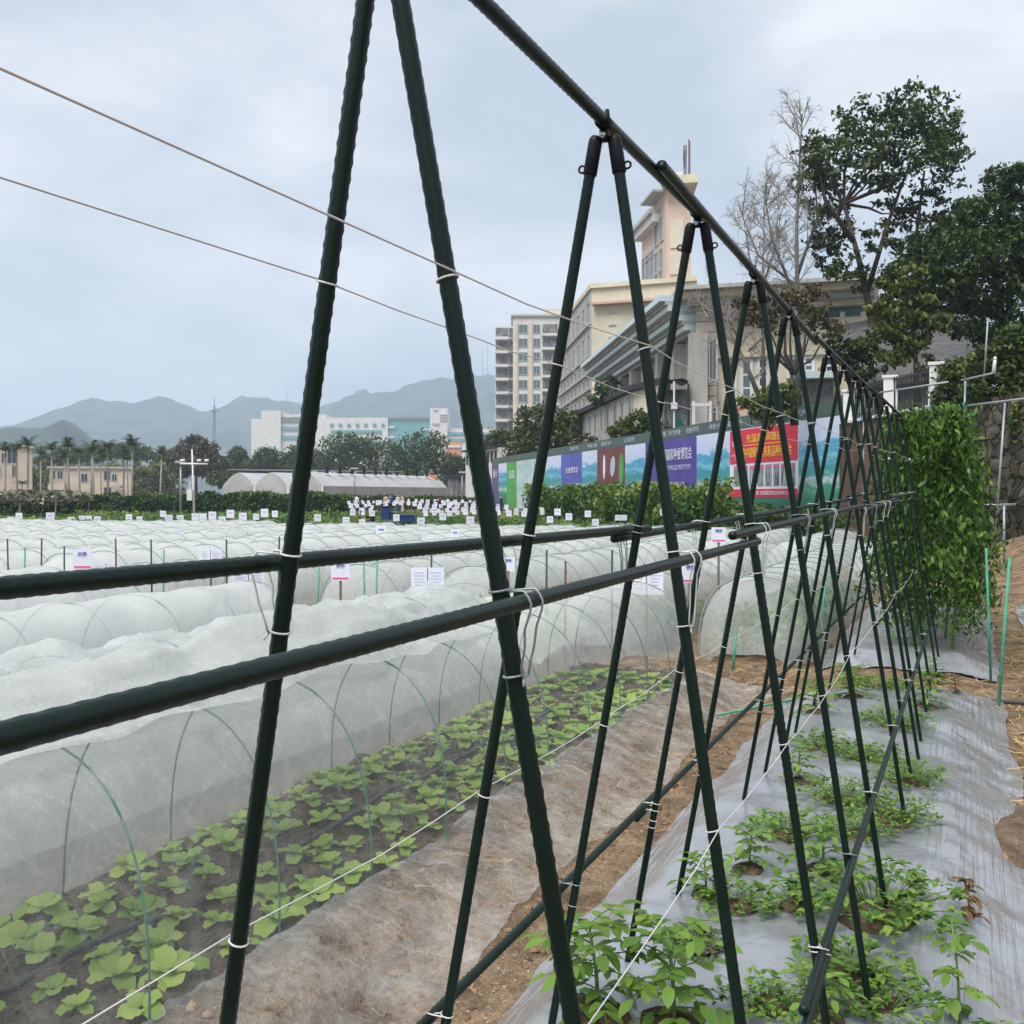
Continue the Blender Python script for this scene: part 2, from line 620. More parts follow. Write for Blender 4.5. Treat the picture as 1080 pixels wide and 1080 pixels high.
def soil_material():
    m = bpy.data.materials.new('soil')
    m.use_nodes = True
    n, l = m.node_tree.nodes, m.node_tree.links
    b = n["Principled BSDF"]
    b.inputs['Roughness'].default_value = .95
    b.inputs['Specular IOR Level'].default_value = .1
    tc = n.new("ShaderNodeTexCoord")
    a = n.new("ShaderNodeAttribute"); a.attribute_name = 'tint'

    def ramp(scale, c1, c2, p0=.36, p1=.66, detail=6):
        t = n.new("ShaderNodeTexNoise"); t.inputs['Scale'].default_value = scale; t.inputs['Detail'].default_value = detail
        t.inputs['Roughness'].default_value = .7
        l.new(tc.outputs['Object'], t.inputs['Vector'])
        r = n.new("ShaderNodeValToRGB")
        r.color_ramp.elements[0].position = p0; r.color_ramp.elements[1].position = p1
        r.color_ramp.elements[0].color = (*c1, 1); r.color_ramp.elements[1].color = (*c2, 1)
        l.new(t.outputs['Fac'], r.inputs['Fac'])
        return r.outputs['Color'], t
    dark, t1 = ramp(9, (.065, .052, .04), (.2, .16, .125))
    tan, t2 = ramp(4, (.13, .092, .058), (.35, .265, .18))
    x = n.new("ShaderNodeMix"); x.data_type = 'RGBA'
    l.new(a.outputs['Fac'], x.inputs[0]); l.new(dark, x.inputs[6]); l.new(tan, x.inputs[7])
    fine, t3 = ramp(60, (.55, .52, .5), (1.25, 1.22, 1.2), .3, .7, 3)
    mu = n.new("ShaderNodeMix"); mu.data_type = 'RGBA'; mu.blend_type = 'MULTIPLY'; mu.inputs[0].default_value = 1
    l.new(x.outputs[2], mu.inputs[6]); l.new(fine, mu.inputs[7])
    l.new(mu.outputs[2], b.inputs['Base Color'])
    ad = n.new("ShaderNodeMath"); ad.operation = 'ADD'
    l.new(t3.outputs['Fac'], ad.inputs[0]); l.new(t1.outputs['Fac'], ad.inputs[1])
    bp = n.new("ShaderNodeBump"); bp.inputs['Strength'].default_value = .8; bp.inputs['Distance'].default_value = .03
    l.new(ad.outputs[0], bp.inputs['Height']); l.new(bp.outputs['Normal'], b.inputs['Normal'])
    return m


M['soil'] = soil_material()
struct('ground', gm, M['soil'], smooth=True)


# ------------------------------------------------------------------ silver film over the planted beds
def mulch_material():
    m = bpy.data.materials.new('silver_film')
    m.use_nodes = True
    n, l = m.node_tree.nodes, m.node_tree.links
    b = n["Principled BSDF"]
    tc = n.new("ShaderNodeTexCoord")
    a = n.new("ShaderNodeAttribute"); a.attribute_name = 'tint'
    rot = n.new("ShaderNodeMapping"); rot.inputs['Rotation'].default_value = (0, 0, TA)
    l.new(tc.outputs['Object'], rot.inputs['Vector'])
    st = n.new("ShaderNodeMapping"); st.inputs['Scale'].default_value = (26, 1.1, 1.5)
    l.new(rot.outputs['Vector'], st.inputs['Vector'])
    w = n.new("ShaderNodeTexNoise"); w.inputs['Scale'].default_value = 1.5; w.inputs['Detail'].default_value = 3; w.inputs['Roughness'].default_value = .5; w.inputs['Distortion'].default_value = .15
    l.new(st.outputs['Vector'], w.inputs['Vector'])
    w2 = n.new("ShaderNodeTexNoise"); w2.inputs['Scale'].default_value = 6; w2.inputs['Detail'].default_value = 3; w2.inputs['Distortion'].default_value = 1.5
    l.new(tc.outputs['Object'], w2.inputs['Vector'])
    k = n.new("ShaderNodeMath"); k.operation = 'MULTIPLY'
    l.new(w.outputs['Fac'], k.inputs[0]); l.new(a.outputs['Fac'], k.inputs[1])
    k2 = n.new("ShaderNodeMath"); k2.operation = 'MULTIPLY_ADD'; k2.inputs[1].default_value = .3
    l.new(w2.outputs['Fac'], k2.inputs[0]); l.new(k.outputs[0], k2.inputs[2])
    bp = n.new("ShaderNodeBump"); bp.inputs['Strength'].default_value = .38; bp.inputs['Distance'].default_value = .04
    l.new(k2.outputs[0], bp.inputs['Height']); l.new(bp.outputs['Normal'], b.inputs['Normal'])
    # dust and splashed earth
    d = n.new("ShaderNodeTexNoise"); d.inputs['Scale'].default_value = 7; d.inputs['Detail'].default_value = 8; d.inputs['Roughness'].default_value = .75
    l.new(tc.outputs['Object'], d.inputs['Vector'])
    ds = n.new("ShaderNodeMath"); ds.operation = 'MULTIPLY_ADD'; ds.inputs[1].default_value = .12
    l.new(a.outputs['Fac'], ds.inputs[0]); l.new(d.outputs['Fac'], ds.inputs[2])
    r = n.new("ShaderNodeValToRGB")
    r.color_ramp.elements[0].position = .56; r.color_ramp.elements[1].position = .85
    r.color_ramp.elements[0].color = (.345, .36, .385, 1); r.color_ramp.elements[1].color = (.22, .19, .16, 1)
    l.new(ds.outputs[0], r.inputs['Fac'])
    l.new(r.outputs['Color'], b.inputs['Base Color'])
    b.inputs['Roughness'].default_value = .22
    b.inputs['Specular IOR Level'].default_value = .6
    b.inputs['Metallic'].default_value = .35
    return m


M['mulch'] = mulch_material()


def mulch(label, s0, s1, q0=-.27, q1=1.4, notch=None, skew=0.5):
    ss = np.arange(s0, s1, .04)
    n = len(ss)
    m = 60
    f = np.linspace(0, 1, m)
    SS = np.repeat(ss[:, None], m, 1)
    ql = q0 + .05 * fbm(ss * 2.1, ss * 0 + 3, 3)
    qr = q1 + .06 * fbm(ss * 1.7, ss * 0 + 9, 3)
    QQ = ql[:, None] + f[None] * (qr - ql)[:, None]
    SS = SS - skew * (QQ - .6) * smoothstep(.75, 1, (SS - s0) / (s1 - s0))
    slope = 1 - smoothstep(.0, .3, QQ) + smoothstep(1.08, 1.3, QQ)
    ZZ = gz(SS, QQ) * .3 + .7 * gz(SS, QQ + .06 * N2(SS * 3, QQ * 3)) + .022
    ZZ = ZZ + .011 * fbm(SS * 1.8, QQ * 15, 3, N3) * (.3 + slope) + .02 * fbm(SS * 3, QQ * 3, 3, N2)
    ZZ = np.maximum(ZZ, gz(SS, QQ) + .018)
    P = np.stack([SS * DX - QQ * DY, SS * DY + QQ * DX, ZZ], -1)
    mb = MB()
    faces = []
    for i in range(n - 1):
        for j in range(m - 1):
            s, q = SS[i, j], QQ[i, j]
            if notch and notch[0] < s < notch[1] and q < notch[2] + .12 * float(fbm(s * 3, q * 3, 2)):
                continue
            faces.append((i * m + j, i * m + j + 1, (i + 1) * m + j + 1, (i + 1) * m + j))
    mb.add(P.reshape(-1, 3), faces)
    mb.t = [np.clip(slope, 0, 1).ravel()]
    o = obj('mulch_film', mb, M['mulch'], None, True)
    return tag(o, label, 'plastic film', 'silver mulch films over the beds')


mulch('silver plastic mulch film over the raised bed beneath the green pole trellis', .5, 9.15, notch=None)
mulch('silver plastic mulch film under the tall leafy tomato row', 10.5, 16.5, skew=.2)
mulch('strip of silver mulch film beyond the sandy path at right edge', 11.6, 17, -2.0, -.62, skew=0)

# ------------------------------------------------------------------ the pole trellis
RQ = .62
APEX = [(401, -149), (637, 131), (735, 225), (795, 291), (832, 328), (874, 371), (890, 389), (902.5, 401.6), (910, 408.5), (921.5, 414.5), (932.5, 423.5), (943, 433.7), (949, 441)]


def frame_s(x):
    d = .68 * 1080 / (1022 - x)
    return 1.0951 * d - .4075 * .68


FR = []
for (x, y) in APEX:
    d = .68 * 1080 / (1022 - x)
    FR.append((frame_s(x), EYE + (HY - y) / 1080 * d))

_s = np.array([f[0] for f in FR]); _k = np.polyfit(_s[1:], [f[1] for f in FR][1:], 2)
_kn = [-.8, FR[2][0], frame_s(863), frame_s(921), 12.5]
_kz = [2.255, 2.303] + [float(np.polyval(_k, v)) for v in _kn[2:]]
FR = [(s, float(np.interp(s, _kn, _kz))) for s, z in FR]
trellis = thing('plant_trellis', 'long A-frame plant trellis of dark green ribbed poles over the silver bed', 'trellis', row(FR[1][0], RQ, 0))


def ribbed(L, r, sides=16, pitch=.017, fine=True):
    mb = MB()
    step = pitch / 3 if fine else .25
    n = max(2, int(L / step) + 1)
    zz = np.linspace(0, L, n)
    th = np.arange(sides) * 2 * math.pi / sides
    ridge = (np.arange(sides) % 2 == 0) * 1.0
    ph = (zz[:, None] / pitch + (np.arange(sides) // 2 % 2)[None] * .5) % 1.0
    bump = np.clip(1 - np.abs(ph - .5) * 3.0, 0, 1) * ridge[None] if fine else 0 * ph
    rr = r * (.96 + .12 * bump)
    P = np.stack([rr * np.cos(th)[None], rr * np.sin(th)[None], np.repeat(zz[:, None], sides, 1)], -1)
    P = np.concatenate([P, P[:, :1]], 1)
    mb.grid(P)
    for k, z in ((0, 0.0), (n - 1, L)):
        mb.tube([(0, 0, z - .004), (0, 0, z + .004)], r * .99, sides)
    return mb


def pole(name, a, b, r, parent=trellis, fine=True, data=None, m=None):
    a, b = Vector(a), Vector(b)
    L = (b - a).length
    if data is None:
        data = ribbed(L, r, 16 if fine else 10, .02 if fine else .25, fine).mesh('pole', m or M['pole'], True)
    o = link(bpy.data.objects.new(name, data))
    o.parent = parent
    o.location = a - root_of(parent).location
    o.rotation_mode = 'QUATERNION'
    o.rotation_quaternion = (b - a).to_track_quat('Z', 'Y')
    return o


LEG = {}


def leg_line(i, side):
    """top and foot of a leg; side +1 = far (left) leg, -1 = near (right) leg"""
    s, z = FR[i]
    ds = .03 * math.sin(i * 2.7 + side)
    if side > 0:
        top = row(s, RQ + .0165, z - .026)
        foot = row(s + ds, 1.06, -.07)
        if i == 0:
            top, foot = row(s + .012, RQ + .0165, z - .026), row(s + .075, 1.06, -.07)
    else:
        top = row(s + .008, RQ - .0165, z - .026)
        foot = row(s - ds + .012, .255, -.07)
        if i == 0:
            top, foot = row(s - .015, RQ - .0165, z - .026), row(s + .165, .255, -.07)
    return top, foot


def on_leg(i, side, z):
    a, b = leg_line(i, side)
    t = (z - a.z) / (b.z - a.z)
    return a + (b - a) * t


ARROW = Vector((DX, DY, 0))
LEFT = Vector((-DY, DX, 0))
for i in range(len(FR)):
    for side in (1, -1):
        a, b = leg_line(i, side)
        near = i < 5
        key = (near,)
        if key not in LEG:
            LEG[key] = ribbed(2.42, .0108, 16 if near else 10, .02, near).mesh('pole', M['pole'], True)
        lg = pole('leg', a + (b - a).normalized() * .04, b, .0108, data=LEG[key])
        d = (b - a).normalized()
        cap = MB().tube([a - d * .003, a + d * .002, a + d * .008, a + d * .068, a + d * .07], [.009, .012, .0133, .0133, .012], 14)
        cap.ring(a + d * .056 + LEFT * side * .0175, ARROW, .0065, .0022)
        co = obj('end_sleeve', cap, M['black'], lg, True, local=True)
        # the sleeve sits in the leg's own frame
        co.parent = lg
        inv = lg.rotation_quaternion.inverted()
        org = a + (b - a).normalized() * .04
        for v in co.data.vertices:
            v.co = inv @ (v.co - org)
    s, z = FR[i]
    c = MB()
    p = row(s, RQ, z)
    c.tube([p - ARROW * .016, p + ARROW * .018], .0145, 14)
    c.tube([p + Vector((0, 0, -.008)), p + Vector((0, 0, -.034))], .0095, 8)
    c.tube([p + Vector((0, 0, .008)) + ARROW * .012, p + Vector((0, 0, .03)) + ARROW * .016], [.007, .004], 8)
    cl = obj('ridge_clamp', c, M['black'], trellis, True)
    bt = MB().tube([row(s - .008, RQ, z - .026), row(s - .016, RQ, z - .026)], [.0062, .0055], 10)
    bt.tube([row(s - .016, RQ, z - .026), row(s - .019, RQ, z - .026)], [.0035, .003], 8)
    obj('bolt', bt, M['steel'], cl, True)


def ridge_z(s):
    return float(np.interp(s, _kn, _kz))


def ridge_piece(s0, s1, dq=0.0, dz=0.0, r=.0118, fine=True, dq1=None):
    pole('ridge_pole', row(s0, RQ + dq, ridge_z(s0) + dz + .004), row(s1, RQ + (dq if dq1 is None else dq1), ridge_z(s1) + dz + .004), r, fine=fine)


ridge_piece(-.8, FR[2][0] + .05)
ridge_piece(frame_s(686), frame_s(864), -.024, -.002, dq1=.014)
ridge_piece(frame_s(860), frame_s(926), 0, .006, fine=False)
ridge_piece(frame_s(917), frame_s(951), -.018, .006, fine=False, dq1=.004)

# bars tied along the legs: (s0, z0, s1, z1, q0, q1, r)
FB = [(-.6, 1.467, 2.45, 1.490, .456, .4575, .0092), (2.19, 1.513, 5.2, 1.55, .461, .466, .0095), (5.1, 1.527, 7.9, 1.562, .463, .468, .010), (7.2, 1.587, 11.07, 1.619, .471, .476, .010)]
BB = [(-.2, 1.518, 2.72, 1.5087, .803, .805, .0110), (2.44, 1.491, 8.12, 1.571, .808, .794, .0108), (7.7, 1.59, 11.2, 1.625, .796, .786, .0108)]
LB = [(.4, .545, 3.42, .575, .98, .98, .0112), (3.2, .55, 7.7, .58, .985, .98, .0112), (7.3, .585, 10.6, .6, .98, .966, .0112)]
RB = [(.6, .45, 2.62, .49, .305, .315, .0112), (2.25, .50, 9.2, .49, .322, .305, .0112)]
BARS = []
for side, lst in ((-1, FB), (1, BB), (1, LB), (-1, RB)):
    for k, (s0, z0, s1, z1, q0, q1, r) in enumerate(lst):
        pole('cross_bar', row(s0, q0, z0), row(s1, q1, z1), r, fine=(s0 < 3))
        BARS.append((side, s0, z0, s1, z1, q0, q1, r, lst is FB or lst is BB))


def wire_tie(i, side, bar):
    _, s0, z0, s1, z1, q0, q1, r, hang = bar
    s = FR[i][0]
    t = (s - s0) / (s1 - s0)
    zb, qb = z0 + (z1 - z0) * t, q0 + (q1 - q0) * t
    P = on_leg(i, side, zb + .012)
    s = to_row(P)[0]
    out = -LEFT if side < 0 else LEFT
    w = MB()
    ax = (leg_line(i, side)[1] - leg_line(i, side)[0]).normalized()
    wr = .0014
    w.ring(P, ax, .0128, wr)
    B = row(s, qb, zb)
    if hang and i < 9:
        # a wire staple: two legs go over the bar, hang down beside it and are hooked round the pole below
        e_ = [-.016 - .006 * ((i * 7) % 3), .018 + .005 * ((i * 5) % 3)]
        drop = .085 + .012 * ((i * 3) % 4)
        tip = on_leg(i, side, zb - drop)
        for e in e_:
            up_ = B + ARROW * e
            w.tube([P + out * .0125 + ARROW * (e * .35), up_ + Vector((0, 0, r + .004)) - out * .004, up_ + Vector((0, 0, r + .0045)) + out * .004,
                    up_ + out * (r * .75 + .003) + Vector((0, 0, r * .75)), up_ + out * (r + .004), up_ + out * (r + .003) - Vector((0, 0, r)),
                    up_ + out * (r * .6) - Vector((0, 0, r + .02)), B + ARROW * e * .8 + out * .004 - Vector((0, 0, drop * .6)),
                    tip + out * .014 + ARROW * e * .75 + Vector((0, 0, .012)), tip + out * .0135 + ARROW * e * .5], wr, 6)
        w.ring(tip, ax, .0125, wr)
        w.tube([tip + out * .0135 + ARROW * e_[0] * .5, tip + out * .015, tip + out * .0135 + ARROW * e_[1] * .5], wr, 6)
        w.tube([tip + out * .013 - ARROW * .004, tip + out * .017 - ARROW * .012 - Vector((0, 0, .01))], wr, 6)
    else:
        w.ring((P + B) / 2, ARROW * .5 + Vector((0, 0, 1)), .024, .0015)
        w.ring(on_leg(i, side, zb - .045), ax, .0125, .0015)
        w.tube([P + out * .0125, (P + B) / 2 + out * .02, on_leg(i, side, zb - .045) + out * .0125], .0015, 6)
    obj('wire_tie', w, M['wire'] if (i + (side > 0)) % 3 else M['galv'], trellis, True)


for i in range(len(FR)):
    for bar in BARS:
        if bar[1] + .05 < FR[i][0] < bar[3] - .05:
            wire_tie(i, bar[0], bar)

# four strings wound once round every leg
for side, z in ((1, 1.852), (-1, 1.862), (1, 1.02), (-1, 1.0)):
    w = MB()
    out = LEFT if side > 0 else -LEFT
    off = .0135
    pts = []
    start = on_leg(0, side, z) - ARROW * 1.6 + out * off
    pts.append(start)
    last = 12 if z > 1.5 else (12 if side > 0 else 10)
    prev = start
    for i in range(last + 1):
        zz = z + .012 * math.sin(i * 2.1 + side) + (.012 * (i - 4) if z > 1.5 and i > 4 else 0)
        p = on_leg(i, side, zz) + out * off
        for t in (.25, .5, .75):
            if i:
                pts.append(prev.lerp(p, t) - Vector((0, 0, .012 * (1 - (2 * t - 1) ** 2) * random.uniform(.2, 1))))
        pts.append(p)
        ax = (leg_line(i, side)[1] - leg_line(i, side)[0]).normalized()
        w.ring(on_leg(i, side, zz - .006), (ax + out * .12).normalized(), .0126, .0014)
        prev = p
    w.tube(pts, .0011, 6)
    if z > 1.5:
        w.sphere(prev, .012)
    obj('string', w, M['string'], trellis, True)


# ------------------------------------------------------------------ row tunnels of net on hoops
def arch(th, a, H):
    c, s = math.cos(th), math.sin(th)
    return a * math.copysign(abs(c) ** .85, c), H * s ** .72


def net_sheet(s0, s1, qc, a, H, hoops, ds=.1, nseg=30, seed=0, lump=.012, sag=.03, close0=.5, close1=.6, lift=.008, z0=-.02, crumple=0.0):
    ss = np.arange(s0 - close0, s1 + close1 + .001, ds)
    P = np.zeros((len(ss), nseg + 1, 3))
    hs = np.array(hoops)
    for i, s in enumerate(ss):
        k = 1.0
        if s < s0:
            k = max(.03, 1 - ((s0 - s) / close0)) ** .6
        if s > s1:
            k = max(.03, 1 - ((s - s1) / close1)) ** .75
        near = min(1.0, float(np.min(np.abs(hs - s))) / .3)
        for j in range(nseg + 1):
            th = math.pi * j / nseg
            x, z = arch(th, a * (.55 + .45 * k) + lift, (H + lift) * k)
            w = sag * near * math.sin(th) ** .5
            nz = float(fbm(s * 2.3 + seed, j * .35 + seed, 3, N2)) * lump
            if crumple:
                nz += crumple * (.25 - abs(float(fbm(s * 3.1 + seed, j * .16 + s * 1.5, 2, N3)))) + crumple * .6 * (.2 - abs(float(fbm(s * 7 + seed, j * .35 - s * 2, 2, N1))))
            P[i, j] = (s, qc - x * (1 - w * .6), z * (1 - w) + nz * 2 * (math.sin(th) + .1) + z0)
    return P


def to_world(P):
    s, q = P[..., 0], P[..., 1]
    return np.stack([s * DX - q * DY, s * DY + q * DX, P[..., 2]], -1)


def hoop_mesh(a, H, m, r=.004, below=.1, sides=6):
    pts = [(-a, 0, -below)]
    for j in range(0, 25):
        x, z = arch(math.pi * (1 - j / 24), a, H)
        pts.append((x, 0, z))
    pts.append((a, 0, -below))
    return MB().tube(pts, r, sides).mesh('hoop', m, True)


def add_hoops(t, hoops, qc, a, H, z0, r=.004, m=None, data=None):
    data = data or hoop_mesh(a, H, m or M['rod'], r)
    for s in hoops:
        o = link(bpy.data.objects.new('hoop', data))
        o.parent = t
        o.location = row(s + random.uniform(-.03, .03), qc, z0) - t.location
        o.rotation_euler = (random.uniform(-.05, .05), 0, -TA + random.uniform(-.04, .04))
    return data


# --- first tunnel, beside the trellis
HO = [.5, 1.15, 1.75, 2.36, 2.95, 3.55, 4.2, 4.85, 5.5, 6.15, 6.8, 7.45, 8.1, 8.75]
T1 = thing('row_tunnel', 'nearest white net tunnel over light green lettuces beside the trellis', 'row tunnel', row(3, 2.75, 0), 'net tunnels in the near block')
P = net_sheet(.5, 8.75, 2.75, .54, .83, HO, ds=.05, nseg=44, seed=3, z0=.0, close1=.75, crumple=.018)
tb = MB().grid(to_world(P))
nj = P.shape[1]
far_white = np.repeat(smoothstep(.12, .6, np.arange(nj) / (nj - 1))[None], P.shape[0], 0)  # whiteness of the lit upper and far side put into the net's cover
far_white = np.maximum(far_white, smoothstep(8.6, 9.3, P[..., 0]) * .8)  # net gathered at the closed end
tb.t = [far_white.ravel()]
obj('net_cover', tb, M['net'], T1, True)
add_hoops(T1, HO, 2.75, .54, .83, 0.0)
# the hem lying on the shoulder of the bed
ss = np.arange(0, 9.25, .05)
ff = np.linspace(0, 1, 26)
SS, FF = np.meshgrid(ss, ff, indexing='ij')
QQ = 2.235 - FF * (.56 + .09 * fbm(SS * 1.3, SS * 0 + 5, 3)) - .3 * FF * smoothstep(8.3, 9.2, SS)
ZZ = gz(SS, QQ) + .028 + .03 * fbm(SS * 4, QQ * 4, 3, N3) * np.sin(math.pi * np.clip(FF, 0, 1)) ** .5 + .012 * fbm(SS * 14, QQ * 9, 3, N2)
ZZ = np.maximum(ZZ, gz(SS, QQ) + .007)
ZZ[:, 0] = .01
obj('net_hem', MB().grid(to_world(np.stack([SS, QQ, ZZ], -1))), M['skirt'], T1, True)
# loose net thrown double over its top
ss = np.arange(1.0, 5.4, .03)
ff = np.linspace(0, 1, 60)
SS, FF = np.meshgrid(ss, ff, indexing='ij')
TH = math.pi * (.36 + .44 * FF + .05 * fbm(SS * 1.4, SS * 0, 2))
fold = smoothstep(1.0, 1.3, SS) * (1 - smoothstep(4.2, 5.3, SS))
HH = .845 + fold * (.06 + .1 * np.abs(fbm(SS * 1.2 + 3, FF * 1.2, 2)) + .025 * fbm(SS * 3, FF * 4, 3, N3) + .1 * (.2 - np.abs(fbm(SS * 1.5 + FF * 2, FF * 6 - SS * .5, 2, N3))) + .035 * (.2 - np.abs(fbm(SS * 3 - FF * 3, FF * 11 + SS, 2, N1))) + .14 * np.exp(-((FF - .45) / .16) ** 2) * (.5 + np.abs(fbm(SS * 1.1, SS * 0 + 1, 2)) * 1.6))
AX = np.cos(TH)
QQ = 2.75 - .555 * np.sign(AX) * np.abs(AX) ** .85 + .03 * fbm(SS * 5, FF * 5, 2)
ZZ = HH * np.sin(TH) ** .72
obj('loose_net', MB().grid(to_world(np.stack([SS, QQ, ZZ], -1))), M['netfold'], T1, True)

# irrigation hose under the net
w = MB().tube([row(s, 2.74 + .03 * math.sin(s * 1.3), float(gz(s, 2.74)) + .02 + .006 * math.sin(s * 5)) for s in np.arange(.3, 9, .25)], .0125, 8)
tag(obj('irrigation_hose', w, M['hose'], None, True), 'dark grey irrigation hose between the lettuce rows under the nearest net', 'hose')

# --- second tunnel: sagging wrinkled film
HO2 = list(np.arange(1.2, 9, .7))
T2 = thing('row_tunnel', 'sagging wrinkled milky film tunnel just behind the nearest net tunnel', 'row tunnel', row(5, 4.45, 0), 'net tunnels in the near block')
P = net_sheet(1, 8.6, 4.45, .56, .80, HO2, ds=.05, nseg=44, seed=9, lump=.03, sag=.09, z0=-.04, crumple=.06)
obj('net_cover', MB().grid(to_world(P)), M['film'], T2, True)
add_hoops(T2, HO2, 4.45, .54, .78, -.04, m=M['rod_far'])
# --- third and further ones of the near block
LBL = ['net tunnel with clear hoops third back from the trellis in the near block', 'net tunnel fourth back from the trellis in the near block', 'furthest left net tunnel of the near block']
for k, (qc, se) in enumerate([(6.2, 8.2), (7.9, 8.4), (9.55, 8.6)]):
    h = list(np.arange(1.3, se + .1, .72))
    t = thing('row_tunnel', LBL[k], 'row tunnel', row(5, qc, 0), 'net tunnels in the near block')
    P = net_sheet(1, h[-1], qc, .58, .84, h, ds=.12, nseg=24, seed=20 + k, lump=.02, z0=-.05)
    obj('net_cover', MB().grid(to_world(P)), M['netfar'], t, True)
    add_hoops(t, h, qc, .58, .84, -.05, m=M['rod_far'], r=.006)


# ------------------------------------------------------------------ plants
def blade(mb, base, d, up, L, W, curl=.5, tint=.5, seg=5, cup=.15, wavy=0.0, round_=.8, blunt=.06):
    """a leaf: three columns wide, bending away from 'up'"""
    d = np.array(d, float); d /= np.linalg.norm(d)
    up = np.array(up, float)
    side = np.cross(d, up); side /= np.linalg.norm(side) + 1e-9
    up = np.cross(side, d)
    P = np.zeros((seg + 1, 3, 3))
    pos = np.array(base, float)
    for i in range(seg + 1):
        t = i / seg
        w = W * .5 * (math.sin(math.pi * min(1, t ** round_ * (.93 if blunt < .1 else .8) + .05))) ** .75
        if i == seg:
            w = W * .5 * blunt
        dd = d * math.cos(curl * t) - up * math.sin(curl * t)
        uu = up * math.cos(curl * t) + d * math.sin(curl * t)
        if i:
            pos = pos + dd * L / seg
        wv = wavy * math.sin(i * 2.3 + tint * 20) * W
        P[i, 0] = pos - side * w + uu * (cup * w + wv)
        P[i, 1] = pos
        P[i, 2] = pos + side * w + uu * (cup * w - wv)
    mb.grid(P, tint)


def lettuce_mesh(seed):
    r = random.Random(seed)
    mb = MB()
    n = r.randint(7, 9)
    for k in range(n):
        inner = k / n
        a = k * 2.4 + r.uniform(-.3, .3)
        el = .15 + .95 * inner + r.uniform(-.1, .15)
        d = (math.cos(a) * math.cos(el), math.sin(a) * math.cos(el), math.sin(el))
        L = r.uniform(.105, .15) * (1 - .42 * inner)
        blade(mb, (math.cos(a) * .012, math.sin(a) * .012, .02), d, (0, 0, 1), L, L * r.uniform(.78, 1.0), .5 + .5 * (1 - inner), r.uniform(.2, .95), 7, .2, .05, .8, .62)
    return mb.mesh('lettuce', M['lettuce'], True)


LET = [lettuce_mesh(i) for i in range(6)]
rl = random.Random(5)
for rowq in (2.31, 2.48, 2.64, 2.87, 3.04, 3.19):
    s = 1.3 + rl.uniform(0, .2)
    while s < 8.6:
        q = rowq + rl.uniform(-.045, .045)
        o = link(bpy.data.objects.new('lettuce', LET[rl.randrange(6)]))
        o.location = row(s, q, float(gz(s, q)) + .004)
        o.rotation_euler = (rl.uniform(-.15, .15), rl.uniform(-.15, .15), rl.uniform(0, 6.28))
        k = rl.uniform(.5, .86)
        o.scale = (k, k, k)
        tag(o, 'light green young lettuce in dark soil under the nearest white net', 'lettuce', 'lettuces under the nearest net')
        s += rl.uniform(.18, .27)


def compound(mb, base, d, L, r, pairs=3, leaf=.06, droop=.9, tint=.5):
    d = np.array(d, float); d /= np.linalg.norm(d)
    pts, pos = [], np.array(base, float)
    seg = 7
    for i in range(seg + 1):
        t = i / seg
        pts.append(pos.copy())
        dd = d + np.array([0, 0, -droop * t])
        dd /= np.linalg.norm(dd)
        pos = pos + dd * L / seg
    mb.tube(pts, [.0022 - .0012 * i / seg for i in range(seg + 1)], 4, cap=False, tint=.35)
    side = np.cross(d, [0, 0, 1.]); side /= np.linalg.norm(side) + 1e-9
    for k in range(pairs):
        i = int(seg * (.35 + .5 * k / max(1, pairs - 1))) if pairs > 1 else 5
        p = pts[min(i, seg)]
        for sg in (-1, 1):
            dd = side * sg + d * r.uniform(.3, .7) + np.array([0, 0, r.uniform(-.35, .25)])
            blade(mb, p, dd, (0, 0, 1), leaf * r.uniform(.75, 1.1), leaf * r.uniform(.45, .58), .6, np.clip(tint + r.uniform(-.2, .2), 0, 1), 4, .2, .05)
    blade(mb, pts[-1], d + np.array([0, 0, -droop * .7]), (0, 0, 1), leaf * 1.25, leaf * .65, .5, np.clip(tint + r.uniform(-.2, .2), 0, 1), 4, .2, .05)


def seedling_meshes(seed, h, n, leaf, spread, mkey='weed', sr=.005):
    r = random.Random(seed)
    lf, st = MB(), MB()
    top = (r.uniform(-.04, .04), r.uniform(-.04, .04), h)
    st.tube([(0, 0, -.02), (top[0] * .3, top[1] * .3, h * .5), top], [sr * 1.1, sr, sr * .6], 6)
    for k in range(n):
        t = .15 + .85 * k / n
        a = k * 2.4 + r.uniform(-.4, .4)
        el = -.1 + .9 * t + r.uniform(-.15, .15)
        base = (top[0] * t, top[1] * t, h * t)
        compound(lf, base, (math.cos(a) * math.cos(el), math.sin(a) * math.cos(el), math.sin(el)), spread * (1.1 - .5 * t) * r.uniform(.8, 1.15), r, 3, leaf * r.uniform(.8, 1.1), .75, r.uniform(.25, .8))
    return lf.mesh('foliage', M[mkey], True), st.mesh('stem', M['stem'], True)


